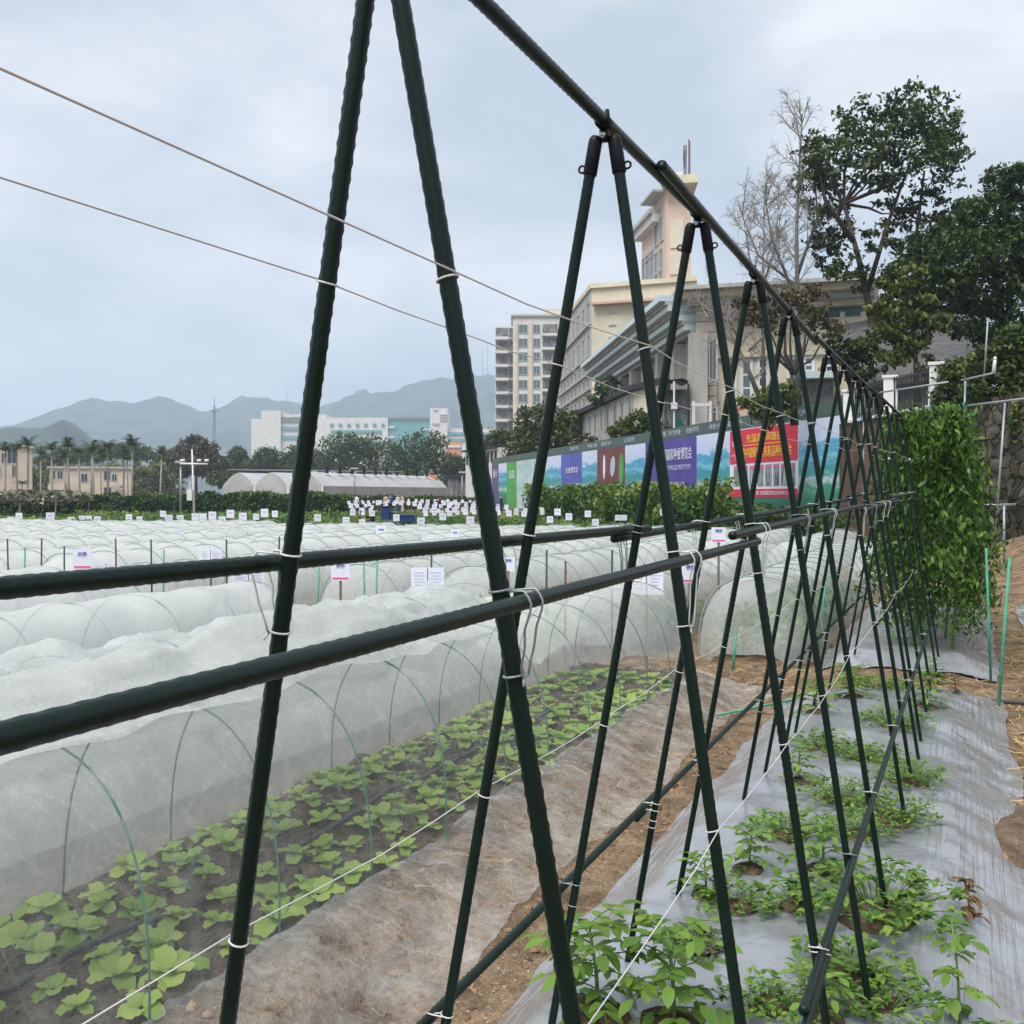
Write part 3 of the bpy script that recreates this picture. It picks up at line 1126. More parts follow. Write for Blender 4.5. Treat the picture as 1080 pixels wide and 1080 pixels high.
def clump_meshes(seed, rad, n, leaf, h, mkey='weed'):
    r = random.Random(seed)
    lf, st = MB(), MB()
    for k in range(n):
        a = r.uniform(0, 6.28)
        rr = rad * math.sqrt(r.random())
        x, y = rr * math.cos(a) * r.uniform(.8, 1.2), rr * math.sin(a)
        hh = h * r.uniform(.4, 1.1) * (1 - .4 * rr / rad)
        if k % 2 == 0:
            st.tube([(x * .3, y * .3, 0), (x * .75, y * .75, hh * .8), (x, y, hh)], [.0028, .002, .0014], 4, cap=False)
        for j in range(3):
            b = a + r.uniform(-1.6, 1.6)
            el = r.uniform(-.2, .8)
            blade(lf, (x + r.uniform(-.015, .015), y + r.uniform(-.015, .015), hh * r.uniform(.7, 1.05)), (math.cos(b) * math.cos(el), math.sin(b) * math.cos(el), math.sin(el)), (0, 0, 1),
                  leaf * r.uniform(.6, 1.2), leaf * r.uniform(.4, .7), .5, r.random(), 3, .2, .04)
    return lf.mesh('foliage', M[mkey], True), st.mesh('stem', M['stem'], True)


KINDS = {
    'big': ('tomato_seedling', [seedling_meshes(i, .25, 19, .054, .17) for i in (1, 2)]),
    'seed': ('tomato_seedling', [seedling_meshes(i, .19, 15, .046, .14) for i in (3, 4, 5)]),
    'up': ('upright_weed', [seedling_meshes(6, .24, 9, .042, .06, 'weed', .0032)]),
    'clump': ('weed_clump', [clump_meshes(i, .18, 85, .036, .12) for i in (7, 8, 9)]),
    'wide': ('weed_clump', [clump_meshes(i, .27, 150, .037, .15) for i in (10, 11)]),
    'small': ('weed_clump', [clump_meshes(12, .085, 70, .026, .05, 'weed_dark'), clump_meshes(13, .1, 60, .034, .06)]),
    'dry': ('dried_weed', [seedling_meshes(14, .13, 11, .032, .045, 'dry')]),
}
# pixel of the base, kind, variant, scale, label
PL = [
    (632, 1085, 'big', 0, 1.15, 'large bright tomato seedling at the bottom beside the front trellis legs'),
    (712, 1092, 'big', 1, 1.2, 'large bushy tomato seedling at the bottom edge of the silver film'),
    (735, 1003, 'small', 0, 1.2, 'small round purple-green weed in a hole of the silver film'),
    (700, 1040, 'up', 0, .6, 'thin young shoot just behind the bottom tomato seedlings'),
    (790, 925, 'seed', 0, 1.0, 'tomato seedling left of the second right-hand trellis leg, mid bed'),
    (778, 965, 'clump', 0, .8, 'flat weed clump below the mid bed tomato seedling'),
    (745, 950, 'seed', 1, .8, 'tomato seedling furthest left on the silver film'),
    (842, 965, 'clump', 1, .8, 'weed clump by the small earth hole between two legs'),
    (925, 975, 'wide', 0, 1.15, 'widest low weed patch beside the slanting low bar'),
    (962, 985, 'up', 0, .9, 'tall thin weed with small leaves right of the widest weed patch'),
    (868, 925, 'seed', 2, 1.1, 'bushy seedling behind the slanting low bar, mid bed'),
    (895, 1040, 'clump', 2, 1.0, 'weed clump in the torn hole near the bottom of the film'),
    (930, 1068, 'clump', 0, .9, 'weed clump at the foot of the last right-hand leg at the bottom'),
    (812, 1075, 'clump', 1, .8, 'thin grassy weed clump at the bottom between two poles'),
    (872, 1085, 'seed', 1, .8, 'seedling at the very bottom right of the slanting bar'),
    (1013, 1070, 'up', 0, 1.25, 'upright red-stemmed weed alone on the right slope of the film'),
    (1056, 1090, 'clump', 1, .8, 'small weed clump in the bottom right corner'),
    (1024, 968, 'dry', 0, 1.1, 'dead brown weed on the right slope of the film'),
    (835, 890, 'clump', 2, 1.0, 'weed clump behind the second right-hand trellis leg'),
    (905, 890, 'clump', 0, .9, 'weed clump under the middle of the slanting bar'),
    (842, 835, 'seed', 0, .9, 'seedling on the left part of the film, fourth row back'),
    (885, 855, 'wide', 1, .8, 'spreading weed patch in the middle of the film, fourth row back'),
    (940, 872, 'wide', 0, .8, 'spreading weed patch on the right part of the film, mid distance'),
    (958, 838, 'wide', 1, .8, 'weed patch reaching to the right slope beyond the torn film'),
    (868, 792, 'clump', 1, 1.1, 'weed clump left of the leg row, far half of the bed'),
    (915, 805, 'wide', 0, .8, 'weed patch in the far half under the string'),
    (862, 758, 'seed', 1, 1.1, 'seedling at the left edge, far half of the bed'),
    (900, 745, 'seed', 2, 1.2, 'bushy seedling on the left, far end of the bed'),
    (945, 775, 'wide', 1, .9, 'weed patch on the right, far half of the bed'),
    (925, 730, 'wide', 0, .9, 'weed patch near the far end in the middle of the bed'),
    (978, 750, 'seed', 0, 1.2, 'straggling seedling near the far right end of the bed'),
    (895, 715, 'seed', 0, 1.2, 'tallest seedling near the far left end of the bed'),
    (962, 715, 'wide', 1, .8, 'weed patch at the far end before the tomato row'),
    (1008, 735, 'dry', 0, 1.1, 'brown withered weed at the far right end of the film'),
    (985, 700, 'seed', 2, .9, 'yellowish seedling at the foot of the tomato row'),
]
rp = random.Random(3)
SOILHOLE = MB()
for (x, y, kind, var, k, lab) in PL:
    p = onz(x, y, .02)
    s, q = to_row(p)
    p.z = float(gz(s, q)) + .02
    nm, vs = KINDS[kind]
    t = thing(nm, lab, 'weed' if 'weed' in nm else 'seedling', p, 'plants on the silver film', rp.uniform(0, 6.28))
    t.scale = (k, k, k)
    f, st = vs[var % len(vs)]
    obj('foliage', f, None, t)
    obj('stem', st, None, t)

# earth heaped in the planting holes: low crumbly mounds
for (x, y, kind, var, k, lab) in PL:
    if kind in ('up', 'dry'):
        continue
    p = onz(x, y, .02)
    s, q = to_row(p)
    R = {'big': .1, 'seed': .08, 'clump': .1, 'wide': .15, 'small': .085}[kind] * k
    n, m_ = 7, 14
    G = np.zeros((n, m_ + 1, 3))
    for i in range(n):
        for j in range(m_ + 1):
            a = 2 * math.pi * (j % m_) / m_
            rr = R * i / (n - 1) * (1 + .35 * float(N1(math.cos(a) * 2 + x, math.sin(a) * 2 + y)))
            ss_, qq_ = s + rr * math.cos(a), q + rr * math.sin(a)
            G[i, j] = row(ss_, qq_, float(gz(ss_, qq_)) + .036 * (1 - (i / (n - 1)) ** 2) + .016 + .012 * float(N2(ss_ * 40, qq_ * 40)) - .012 * (i == n - 1))
    SOILHOLE.grid(G[:, ::-1])
struct('planting_hole_soil', SOILHOLE, mat('soil_dark', (.05, .036, .026), .95, .1, color2=(.16, .11, .075), vscale=30, bump=.6), 'stuff', True)

# sandy earth slumped over the edge of the film
n, m_ = 14, 30
G = np.zeros((n, m_ + 1, 3))
for i in range(n):
    for j in range(m_ + 1):
        a = 2 * math.pi * (j % m_) / m_
        f = i / (n - 1)
        rr = f * (1 + .5 * float(N1(math.cos(a) * 2 + 4, math.sin(a) * 2 + 9)) + .25 * float(N2(math.cos(a) * 6, math.sin(a) * 6)))
        ss_, qq_ = 5.75 + .55 * rr * math.cos(a) - .2 * rr * math.sin(a), -.27 + .14 * rr * math.sin(a)
        G[i, j] = row(ss_, qq_, float(gz(ss_, qq_)) + .03 * (1 - f ** 2.2) + .06 * float(fbm(ss_ * 9, qq_ * 9, 4)) * (1 - f) + .03 * (1 - f ** 6) - .03 * (i == n - 1))
struct('sand_heap', MB().grid(G[:, ::-1]), M['soil'], 'structure', True)

# crumbs, pebbles and straw
def scatter_stones(name, n, box, r0, r1, m, seed):
    rg = np.random.default_rng(seed)
    mb = MB()
    base = MB().sphere((0, 0, 0), 1, 6, 4)
    ico, fc = base.v[0], base.f
    for k in range(n):
        s = box[0] + (box[1] - box[0]) * rg.random() ** 1.4
        q = rg.uniform(box[2], box[3])
        r = r0 + (r1 - r0) * rg.random() ** 3
        v = ico * r * rg.uniform(.78, 1.2, (len(ico), 1)) * rg.uniform(.7, 1.2, (1, 3)) * np.array([1, 1, .7])
        c = row(s, q, float(gz(s, q)) + r * .15)
        mb.add(v + np.array(c), fc)
    return struct(name, mb, m, 'stuff')


M['crumb'] = mat('soil_crumb', (.1, .065, .04), .95, .1, color2=(.33, .22, .13), vscale=5)
M['grit'] = mat('white_grit', (.5, .45, .38), .9, .2, color2=(.06, .045, .035), vscale=30)
scatter_stones('soil_crumbs', 2000, (.8, 9, 1.35, 2.25), .004, .022, M['crumb'], 1)
scatter_stones('soil_crumbs', 900, (2.0, 9, 2.2, 3.3), .006, .03, mat('soil_crumb_dark', (.05, .038, .028), .95, .1, color2=(.15, .11, .08), vscale=6), 2)
scatter_stones('white_grit', 1100, (1.8, 3.6, 1.36, 1.66), .002, .007, M['grit'], 3)
scatter_stones('path_crumbs', 260, (5.2, 6.6, -.42, -.1), .006, .03, M['crumb'], 14)
scatter_stones('path_crumbs', 1200, (3, 14, -2.2, -.26), .006, .035, M['crumb'], 4)


def straw(name, n, box, L0, L1, seed, w=.004):
    rg = np.random.default_rng(seed)
    mb = MB()
    for k in range(n):
        s = rg.uniform(box[0], box[1]); q = rg.uniform(box[2], box[3])
        if float(fbm(s * 1.3, q * 1.3, 2, N3)) < rg.uniform(-.35, .12):
            continue
        a = rg.uniform(0, 6.28); L = rg.uniform(L0, L1); b = rg.uniform(-.6, .6)
        pts = []
        for t in (-.5, -.17, .17, .5):
            ang = a + b * t
            ss_, qq_ = s + math.cos(ang) * L * t, q + math.sin(ang) * L * t
            pts.append(row(ss_, qq_, float(gz(ss_, qq_)) + .012 + rg.uniform(0, .03)))
        mb.tube(pts, w * rg.uniform(.5, 1.0), 3, cap=False)
    return struct(name, mb, M['straw'], 'stuff')


straw('straw_litter', 700, (4.2, 7.8, -.8, -.27), .07, .22, 9)
straw('straw_litter', 2600, (3.5, 24, -3.4, -.3), .08, .3, 1)
straw('straw_litter', 70, (1, 9, 1.4, 2.1), .05, .16, 2, .0025)
straw('straw_litter', 500, (8.8, 10.5, -.4, 3), .06, .2, 3, .003)

# ------------------------------------------------------------------ the far blocks of tunnels
def far_tunnel(name_label, L, a, H, nh, seed, mk='netfar', group='net tunnels in the middle block', rod=.007):
    t = thing('row_tunnel', name_label, 'row tunnel', (0, 0, 0), group)
    hs = list(np.linspace(0, L, nh))
    P = net_sheet(0, L, 0, a, H, hs, ds=L / (nh - 1) / 4, nseg=16, seed=seed, lump=.02, sag=.035, close0=.45, close1=.45, z0=-.02)
    Pl = np.stack([-P[..., 1], P[..., 0], P[..., 2]], -1)
    obj('net_cover', MB().grid(Pl), M[mk], t, True, local=True)
    data = hoop_mesh(a, H, M['rod_far'], rod, sides=4)
    for s in hs:
        o = link(bpy.data.objects.new('hoop', data))
        o.parent = t
        o.location = (0, s, 0)
        o.rotation_euler = (random.uniform(-.06, .06), 0, random.uniform(-.05, .05))
    return t


def place(proto, first, s, q, k=1.0, label=None):
    o = proto if first else copy_tree(proto)
    o.location = row(s, q, -.09)
    o.rotation_euler = (0, 0, -TA + random.uniform(-.006, .006))
    o.scale = (k, 1, random.uniform(.93, 1.07))
    if label:
        o['label'] = label
    return o


def vis_q(s, q):
    p = row(s, q)
    return p.y > 1 and -.56 < p.x / p.y < .56


midnear = [far_tunnel('white net tunnel in the middle block of the field', 9.6, .6, .82, 14, 46 + i, 'netmid') for i in range(2)]
mid = [far_tunnel('white net tunnel in the middle block of the field', 9.6, .6, .82, 14, 40 + i) for i in range(3)]
used = set()
k = 0
q = 2.05
while q < 34:
    vis = [vis_q(s, q) for s in (10.6, 14, 20)]
    if any(vis):
        pr = midnear[k % 2] if k < 6 else mid[k % 3]
        f = pr.name not in used
        used.add(pr.name)
        lab = None
        if k == 0:
            lab = 'first net tunnel of the middle block, over leafy plants behind the trellis legs'
        elif k == 3:
            lab = 'net tunnel of the middle block behind the large pair of white field cards'
        place(pr, f, 10.75 + random.uniform(-.2, .2), q, 1.0, lab)
    q += 1.62
    k += 1
farp = [far_tunnel('white net tunnel in the far block of the field', 9.4, .62, .74, 9, 60 + i, group='net tunnels in the far block', rod=.008) for i in range(2)]
used = set()
k = 0
q = 1.6
while q < 42:
    if any(vis_q(s, q) for s in (22, 31)):
        place(farp[k % 2], k % 2 not in used, 21.8 + random.uniform(-.2, .2), q)
        used.add(k % 2)
    q += 1.7
    k += 1

# one greenish net thrown over plants at the near end of the middle block
t = thing('row_tunnel', 'greenish net heaped over leafy plants behind the second net tunnel', 'row tunnel', row(9.9, 4.6, 0))
ss = np.linspace(9.2, 11.2, 26)
qq = np.linspace(3.8, 5.4, 22)
SS, QQ = np.meshgrid(ss, qq, indexing='ij')
ZZ = .62 * np.clip(1 - ((SS - 10.2) / 1.05) ** 2, 0, 1) ** .6 * np.clip(1 - ((QQ - 4.6) / .85) ** 2, 0, 1) ** .6 + .06 * fbm(SS * 2.5, QQ * 2.5, 3) - .1
obj('net_cover', MB().grid(to_world(np.stack([SS, QQ, ZZ], -1))), M['netgreen'], t, True)

# plants seen through the middle-block nets: each a small bush
BUSH = []
for i in range(3):
    r = np.random.default_rng(70 + i)
    n = 150
    p = r.normal(size=(n, 3)) * (.1, .1, .07) + (0, 0, .16)
    o = leaves('leafy_plant', p, .1, M['crop'], None, .6, local=True, rng=r)
    BUSH.append(o.data)
    bpy.data.objects.remove(o)
for qc in (2.05, 3.67, 5.29):
    for s in np.arange(11.2, 17 if qc < 3 else 14, .42):
        for dq in (-.24, .24):
            if not vis_q(s, qc):
                continue
            o = link(bpy.data.objects.new('leafy_plant', BUSH[random.randrange(3)]))
            o.location = row(s + random.uniform(-.08, .08), qc + dq, -.1)
            o.rotation_euler = (0, 0, random.uniform(0, 6))
            kk = random.uniform(.9, 1.35)
            o.scale = (kk, kk, kk)
            tag(o, 'small leafy plant growing under the nets of the middle block', 'crop plant', 'leafy plants under the middle block nets')

# ------------------------------------------------------------------ cards on posts and stakes
def on_line(x, s, z=0.0):
    u = (x - 540) / 1080
    d = s / (DY + DX * u)
    return Vector((u * d, d, z))


def sign(x, y, w, s, label, pair=False, pink=False, h=None, group='white cards on posts along the field', face=None):
    """card centred at pixel (x, y), w pixels wide, standing on the line s"""
    b = on_line(x, s, -.1)
    d = b.y
    W = w / 1080 * d
    H = h / 1080 * d if h else W * (.95 if pair else 1.05)
    zc = EYE + (HY - y) / 1080 * d
    zc = max(zc, H / 2 + .05)
    t = thing('field_sign', label, 'field sign', b, group, random.uniform(-.25, .25) if face is None else face)
    B = MB().box((0, .012, (zc + .1 + H * .45) / 2), (.026, .014, zc + .1 + H * .45))
    obj('post', B, M['post'], t, local=True)
    n = 2 if pair else 1
    for k in range(n):
        cx = (k - .5) * W * 1.06 if pair else 0
        c = obj('card', MB().box((cx, 0, zc + .1), (W, .006, H)), M['card'], t, local=True)
        if d < 16:
            pr = MB()
            for j in range(5 if pair else 2):
                ww = W * random.uniform(.45, .75)
                pr.box((cx + random.uniform(-.03, .03) * W, -.0045, zc + .1 + H * (.28 - .13 * j)), (ww, .002, H * .03))
            obj('printed_lines', pr, M['print_grey'], c, local=True)
            if not pair:
                text('heading', '白菜' if x < 300 else '番茄', M['print_blue'], c, (b.x - W * .22, b.y - .005), (b.x + W * .22, b.y - .005), b.z + zc + .1 + H * .2, b.z + zc + .1 + H * .38)
            if pink:
                obj('pink_band', MB().box((cx, -.0045, zc + .1 - H * .38), (W * .86, .003, H * .1)), M['print_pink'], c, local=True)
        elif k == 0:
            pr = MB()
            pr.box((0 + cx, -.0045, zc + .1 + H * .12), (W * .55, .003, H * .16))
            obj('printed_lines', pr, M['print_blue'] if pink else M['print_grey'], c, local=True)
    return t


G1 = 'white cards between the near and middle blocks'
sign(87, 590, 20, 9.9, 'white card with blue heading and pink band on a dark post at left', pink=True, group=G1)
sign(112, 600, 13, 10.4, 'faded pair of cards just right of the leftmost pink-banded card', pair=True, group=G1)
sign(222, 585, 12, 10.2, 'small white pair of cards on a dark post above the back cross bar', pair=True, group=G1)
sign(262, 611, 16, 9.8, 'pair of pale lilac cards just below the back cross bar at left', pair=True, group=G1)
sign(359, 602, 20, 9.9, 'white card with pink band right of the first left trellis leg', pink=True, group=G1)
sign(451, 611, 17, 9.7, 'largest pair of pale lilac cards on a post, centre of the field', pair=True, group=G1, h=25)
sign(536, 595, 14, 10.2, 'white card peeping out behind the first right trellis leg', group=G1)
sign(682, 614, 17, 9.6, 'pair of lilac cards low between the two front cross bars', pair=True, group=G1, h=26)
sign(728, 604, 21, 9.9, 'white card with pink band hanging by the second right trellis leg', pink=True, group=G1)
sign(758, 564, 15, 12.5, 'white card with pink line behind the joint of the back cross bar', pink=True, group=G1)
G2 = 'white cards between the middle and far blocks'
for i, (x, y, w, pr, pk) in enumerate([(5, 566, 8, 0, 1), (62, 564, 9, 1, 0), (123, 563, 9, 0, 0), (187, 563, 9, 0, 1), (199, 566, 8, 1, 0), (254, 565, 10, 0, 0), (276, 567, 6, 1, 0), (326, 563, 7, 0, 0), (355, 567, 7, 1, 0), (402, 560, 11, 0, 1), (443, 565, 7, 1, 0), (480, 563, 9, 0, 1), (585, 566, 8, 1, 0), (625, 570, 9, 0, 0), (655, 562, 8, 0, 1)]):
    sign(x, y, w, 21.2, 'small white card standing between the middle and far net blocks', pair=bool(pr), pink=bool(pk), group=G2)
G3 = 'white cards over the leafy crop beyond the nets'
rs = random.Random(8)
xs = [(15, 548), (20, 545), (53, 545), (75, 549), (90, 547), (103, 548), (136, 546), (147, 548), (172, 542), (178, 547), (190, 547), (210, 545), (224, 544), (234, 549), (243, 542), (256, 545), (270, 545), (279, 541), (290, 542), (335, 546), (365, 549), (382, 551), (418, 546), (444, 550), (467, 545), (496, 549), (580, 548), (588, 540), (620, 542), (628, 551), (655, 546), (700, 540), (715, 545), (745, 540), (600, 545)]
for (x, y) in xs:
    sign(x, y, rs.uniform(6, 8.5), 36 + rs.uniform(0, 3), 'small white card on a post in the leafy crop before the hedges', group=G3, pair=rs.random() < .15)
G4 = 'dense rows of small white cards far out in the crop'
n4 = 0
for rowi, (y, s0, x0, x1) in enumerate([(541, 46, 372, 575), (538, 50, 372, 575), (534, 55, 370, 540), (531, 62, 368, 520), (528.5, 70, 368, 510)]):
    x = x0
    while x < x1 and n4 < 110:
        if 396 < x < 442 and rowi < 3:
            x += 7
            continue
        sign(x, y + rs.uniform(-1, 1), rs.uniform(3.8, 6) - rowi * .4, s0 + rs.uniform(-1, 1), 'tiny white card in the crowded rows of cards far out in the crop', group=G4)
        n4 += 1
        x += rs.uniform(7, 10.5) - rowi * .4

ST = [(10, 568, 612, 'brown', 'stake'), (25, 577, 608, 'green', ''), (43, 568, 606, 'brown', ''), (68, 576, 606, 'dark', ''), (124, 568, 600, 'brown', ''), (161, 569, 596, 'dark', ''), (172, 580, 596, 'green', ''), (240, 569, 600, 'dark', ''), (293, 566, 612, 'dark', ''), (334, 596, 630, 'green', ''), (386, 590, 625, 'green', ''), (396, 588, 626, 'green', ''), (453, 583, 598, 'dark', ''), (576, 580, 622, 'dark', ''), (596, 592, 618, 'brown', ''), (645, 580, 605, 'dark', '')]
SL = {'brown': 'reddish brown stake at the tunnel ends, {}', 'green': 'thin green stake at the tunnel ends, {}', 'dark': 'thin dark stake at the tunnel ends, {}'}
WH = ['far left', 'beside the leftmost card', 'left of the leftmost pink-banded card', 'just left of the leftmost pink-banded card', 'between the two left cards', 'left of the small green stake', 'short one before the pair of cards', 'under the small pair of cards', 'nearest the first left trellis leg', 'right of the first left trellis leg', 'left one of two by the centre cards', 'right one of two by the centre cards', 'just above the largest pair of cards', 'right of the first right trellis leg', 'short one right of the first right trellis leg', 'by the joint of the back cross bar']
for (x, y0, y1, c, _), wh in zip(ST, WH):
    b = on_line(x, 10.0, -.12)
    top = EYE + (HY - y0) / 1080 * b.y
    w = MB().tube([(b.x, b.y, -.2), (b.x + random.uniform(-.03, .03), b.y, top)], [.012, .011], 7)
    tag(obj('stake', w, M['stake_' + c], None, True), SL[c].format(wh), 'stake', 'stakes at the tunnel ends')


def stake_px(xa, ya, xb, yb, r, m, label, lean=0.0):
    b = onz(xb, yb, -.12)
    t = at(xa, ya, b.y + lean)
    tag(obj('stake', MB().tube([b - (t - b) * .06, t], [r, r * .9], 8), M[m], None, True), label, 'stake', 'green stakes by the path')


stake_px(1040, 578, 1045, 718, .0125, 'stake_green', 'green stake on the right path, left and farther of the two')
stake_px(1065, 588, 1053, 748, .014, 'stake_green', 'green stake on the right path, nearer and leaning of the two')
stake_px(805, 580, 809, 693, .012, 'stake_green', 'green stake at the near end of the middle block tunnel')
stake_px(776, 668, 773, 708, .013, 'stake_green', 'short green stake at the closed end of the nearest tunnel')
stake_px(872, 600, 864, 684, .014, 'stake_green', 'green stake beside the far trellis legs')
a, b = onz(757, 754, -.09), onz(852, 735, -.09)
tag(obj('fallen_stake', MB().tube([a, b], .011, 8), M['stake_green'], None, True), 'green stake lying on the sandy gap at the end of the nearest tunnel', 'stake')
a, b = onz(1015, 738, -.09), onz(1085, 742, -.1)
tag(obj('irrigation_hose', MB().tube([a, a.lerp(b, .4) + Vector((0, .03, 0)), b, b + Vector((1, .1, 0))], .016, 8), M['hose'], None, True), 'black hose lying across the sandy path at the right edge', 'hose')
a = onz(1018, 640, -.1)

# ------------------------------------------------------------------ tall tomato row beyond the trellis
rt = np.random.default_rng(5)
TL = ['nearest tall tomato bush of the leafy row behind the trellis end', 'second tall tomato bush of the leafy row, just behind the nearest', 'third tall tomato bush of the leafy row', 'last tall tomato bush of the leafy row, by the pipe frame']
for k, s in enumerate((11.25, 12.2, 13.2, 14.3)):
    t = thing('tomato_plant', TL[k], 'tomato plant', row(s, .34, 0), 'tall tomato plants of the leafy row')
    n = 8400 if k == 0 else 3500
    u = rt.random(n); th = rt.uniform(0, 2 * math.pi, n)
    hgt = .3 + 2.12 * u ** .8
    prof = .6 * np.sin(np.clip(.16 + .84 * (hgt - .2) / 2.35, 0, 1) * math.pi * .92 + .1) ** .5
    rad = prof * np.sqrt(rt.uniform(.25, 1, n)) * (1 + .75 * np.array(fbm(th * 1.6 + k, hgt * 2.2, 3, N2)))
    x, y = rad * np.cos(th), rad * np.sin(th) * .85
    P = np.stack([y * DX - x * DY, y * DY + x * DX, hgt], 1) + np.array(t.location)
    nr = np.stack([np.cos(th) * .3, np.sin(th) * .3, -.5 * np.ones(n)], 1)
    # leaves hang in small sprays
    c = np.repeat(P[::14], 14, 0)[:n] + rt.normal(0, .062, (n, 3)) * (1, 1, 1.3)
    leaves('foliage', c, .088, M['tomato'], t, .36, nr, .6, .3, rng=rt)
    st = MB()
    for j in range(3):
        a = rt.uniform(0, 6.28)
        b0 = np.array(row(s, .34, -.02)) + np.array([math.cos(a), math.sin(a), 0]) * .2
        st.tube([b0, b0 + np.array([.05, 0, .8]), b0 + np.array([0, .05, 2.0])], [.016, .013, .007], 6)
    obj('stem', st, M['stem'], t, True)
    fl = MB()
    for j in range(9):
        q_ = P[rt.integers(n)] + np.array([0, -.05, .03])
        fl.sphere(q_, .02, 6, 4, (1, 1, .6))
    o = obj('flower', fl, M['flower'], t, True)
    o['kind'] = 'stuff'
t = thing('tomato_plant', 'dark leafy tomato bush at the right edge beyond the sandy path', 'tomato plant', row(13.4, -1.5, 0), 'tomato bushes right of the path')
n = 2600
P = rt.normal(size=(n, 3)) * (.26, .3, .38) + np.array(row(13.4, -1.42, .95))
leaves('foliage', P, .13, M['hedge_dark'], t, .45, None, 1, .4, rng=rt)
obj('stem', MB().tube([row(13.4, -1.42, -.1), row(13.4, -1.42, 1.4)], [.02, .01], 6), M['stem'], t, True)

# ------------------------------------------------------------------ trees
def crown(name, blobs, n, size, m, parent, seed, clump=.5, hollow=.45, aspect=.5, droop=.25, sub=18):
    """leaves gathered in sprays over lumpy ellipsoids; blobs: (x, y, z, rx, ry, rz)"""
    r = np.random.default_rng(seed)
    vol = np.array([b[3] * b[5] for b in blobs])
    P, T = [], []
    for b, f in zip(blobs, vol / vol.sum()):
        k = max(2, int(n * f / sub))
        d = r.normal(size=(k, 3))
        d /= np.linalg.norm(d, axis=1, keepdims=True)
        rad = r.uniform(hollow, 1.0, (k, 1)) ** .6
        c = np.array(b[:3]) + d * rad * np.array(b[3:6])
        sc = clump * min(b[3:6]) * .42
        tt = r.uniform(.1, .9, k)
        for q in range(sub):
            P.append(c + r.normal(0, 1, (k, 3)) * sc * np.array([1, 1, .6]))
            T.append(tt)
    P, T = np.concatenate(P), np.concatenate(T)
    return leaves(name, P, size, m, parent, aspect, None, 1, droop, tint=T, rng=r)


def limbs(mb, base, tips, r0, seed, bow=.15):
    r = np.random.default_rng(seed)
    base = np.array(base, float)
    for t in tips:
        t = np.array(t, float)
        L = np.linalg.norm(t - base)
        mid1 = base + (t - base) * .35 + r.normal(0, bow, 3) * L * .3
        mid2 = base + (t - base) * .7 + r.normal(0, bow, 3) * L * .3
        mb.tube([base, mid1, mid2, t], [r0, r0 * .75, r0 * .5, r0 * .2], 6, cap=False)


def tree(label, px, py_base, d, trunk_px, blobs_px, n, size, m, seed, r0=.2, name='broadleaf_tree', group=None, bark='bark', depth=.8, clump=.5, sub=18, hollow=.45, droop=.25, z0=None):
    """blobs_px: (x, y, rx, ry[, dd]) pixel ellipses at distance d; trunk_px: list of trunk polyline pixels"""
    k = d / 1080
    B = at(px, py_base, d)
    if z0 is not None:
        B.z = z0
    t = thing(name, label, 'tree', B, group)
    bl = []
    for b in blobs_px:
        p = at(b[0], b[1], d + (b[4] if len(b) > 4 else 0))
        bl.append((p.x, p.y, p.z, b[2] * k, (b[2] + b[3]) / 2 * k * depth, b[3] * k))
    crown('crown', bl, n, size, m, t, seed, clump, hollow, sub=sub, droop=droop)
    w = MB()
    for poly in trunk_px:
        pts = [at(x, y, d) for x, y in poly]
        if poly is trunk_px[0]:
            pts[0] = B - Vector((0, 0, .3))
        nn = len(pts)
        rr = r0 if poly is trunk_px[0] else r0 * .6
        w.tube(pts, [rr * (1 - .65 * i / max(1, nn - 1)) for i in range(nn)], 8)
    top = at(*trunk_px[0][-1], d)
    limbs(w, top, [b[:3] for b in bl[:10]], r0 * .35, seed)
    obj('trunk', w, M[bark], t, True)
    return t


# terrace behind the retaining walls, where the right-hand trees and houses stand
TZ = 3.6
tm = MB().prism([(11.3, 33.9), (11.55, 29.8), (11.8, 26.6), (12.5, 22), (90, 22), (90, 140), (2, 140), (-.7, 97.5), (12.6, 36.6)], -.3, TZ)
struct('terrace_ground', tm, mat('terrace_earth', (.08, .065, .05), .95, .1, var=.4, vscale=1.5))

# --- the big airy evergreen
tree('tall airy evergreen tree with a leaning trunk against the sky', 930, 405, 46,
     [[(930, 405), (918, 330), (905, 270), (890, 215)], [(914, 310), (935, 240), (960, 170)], [(922, 340), (965, 260), (975, 180)], [(900, 255), (870, 210), (862, 170)]],
     [(868, 165, 30, 32, 0), (862, 200, 26, 36, 1), (905, 140, 36, 36, 1), (945, 140, 34, 40, -1), (972, 118, 34, 30, 0), (1000, 150, 24, 34, 1), (985, 175, 34, 34, -1), (925, 185, 34, 26, 0), (880, 235, 26, 36, 1), (948, 225, 30, 22, 1), (985, 222, 28, 24, 0), (900, 290, 30, 22, 0), (965, 260, 26, 26, 0), (875, 275, 18, 22, 1), (925, 255, 14, 22, -1)],
     9000, .29, M['tree_dark'], 21, r0=.22, clump=.46, sub=24, hollow=.25)
tree('dense dark evergreen tree at the right edge above the stone wall', 1060, 410, 36,
     [[(1060, 410), (1055, 360), (1050, 300)], [(1030, 410), (1035, 350), (1040, 300)]],
     [(1060, 195, 26, 22, 1), (1080, 190, 24, 22), (1045, 230, 34, 24), (1020, 270, 36, 24, -1), (1070, 260, 36, 34), (1000, 300, 28, 18, -1), (1040, 305, 40, 26), (1080, 320, 34, 40), (1030, 340, 34, 20), (1060, 365, 34, 22), (1100, 260, 30, 60)],
     20000, .21, M['tree_dark'], 22, r0=.2, clump=.42, hollow=.55, droop=.1)
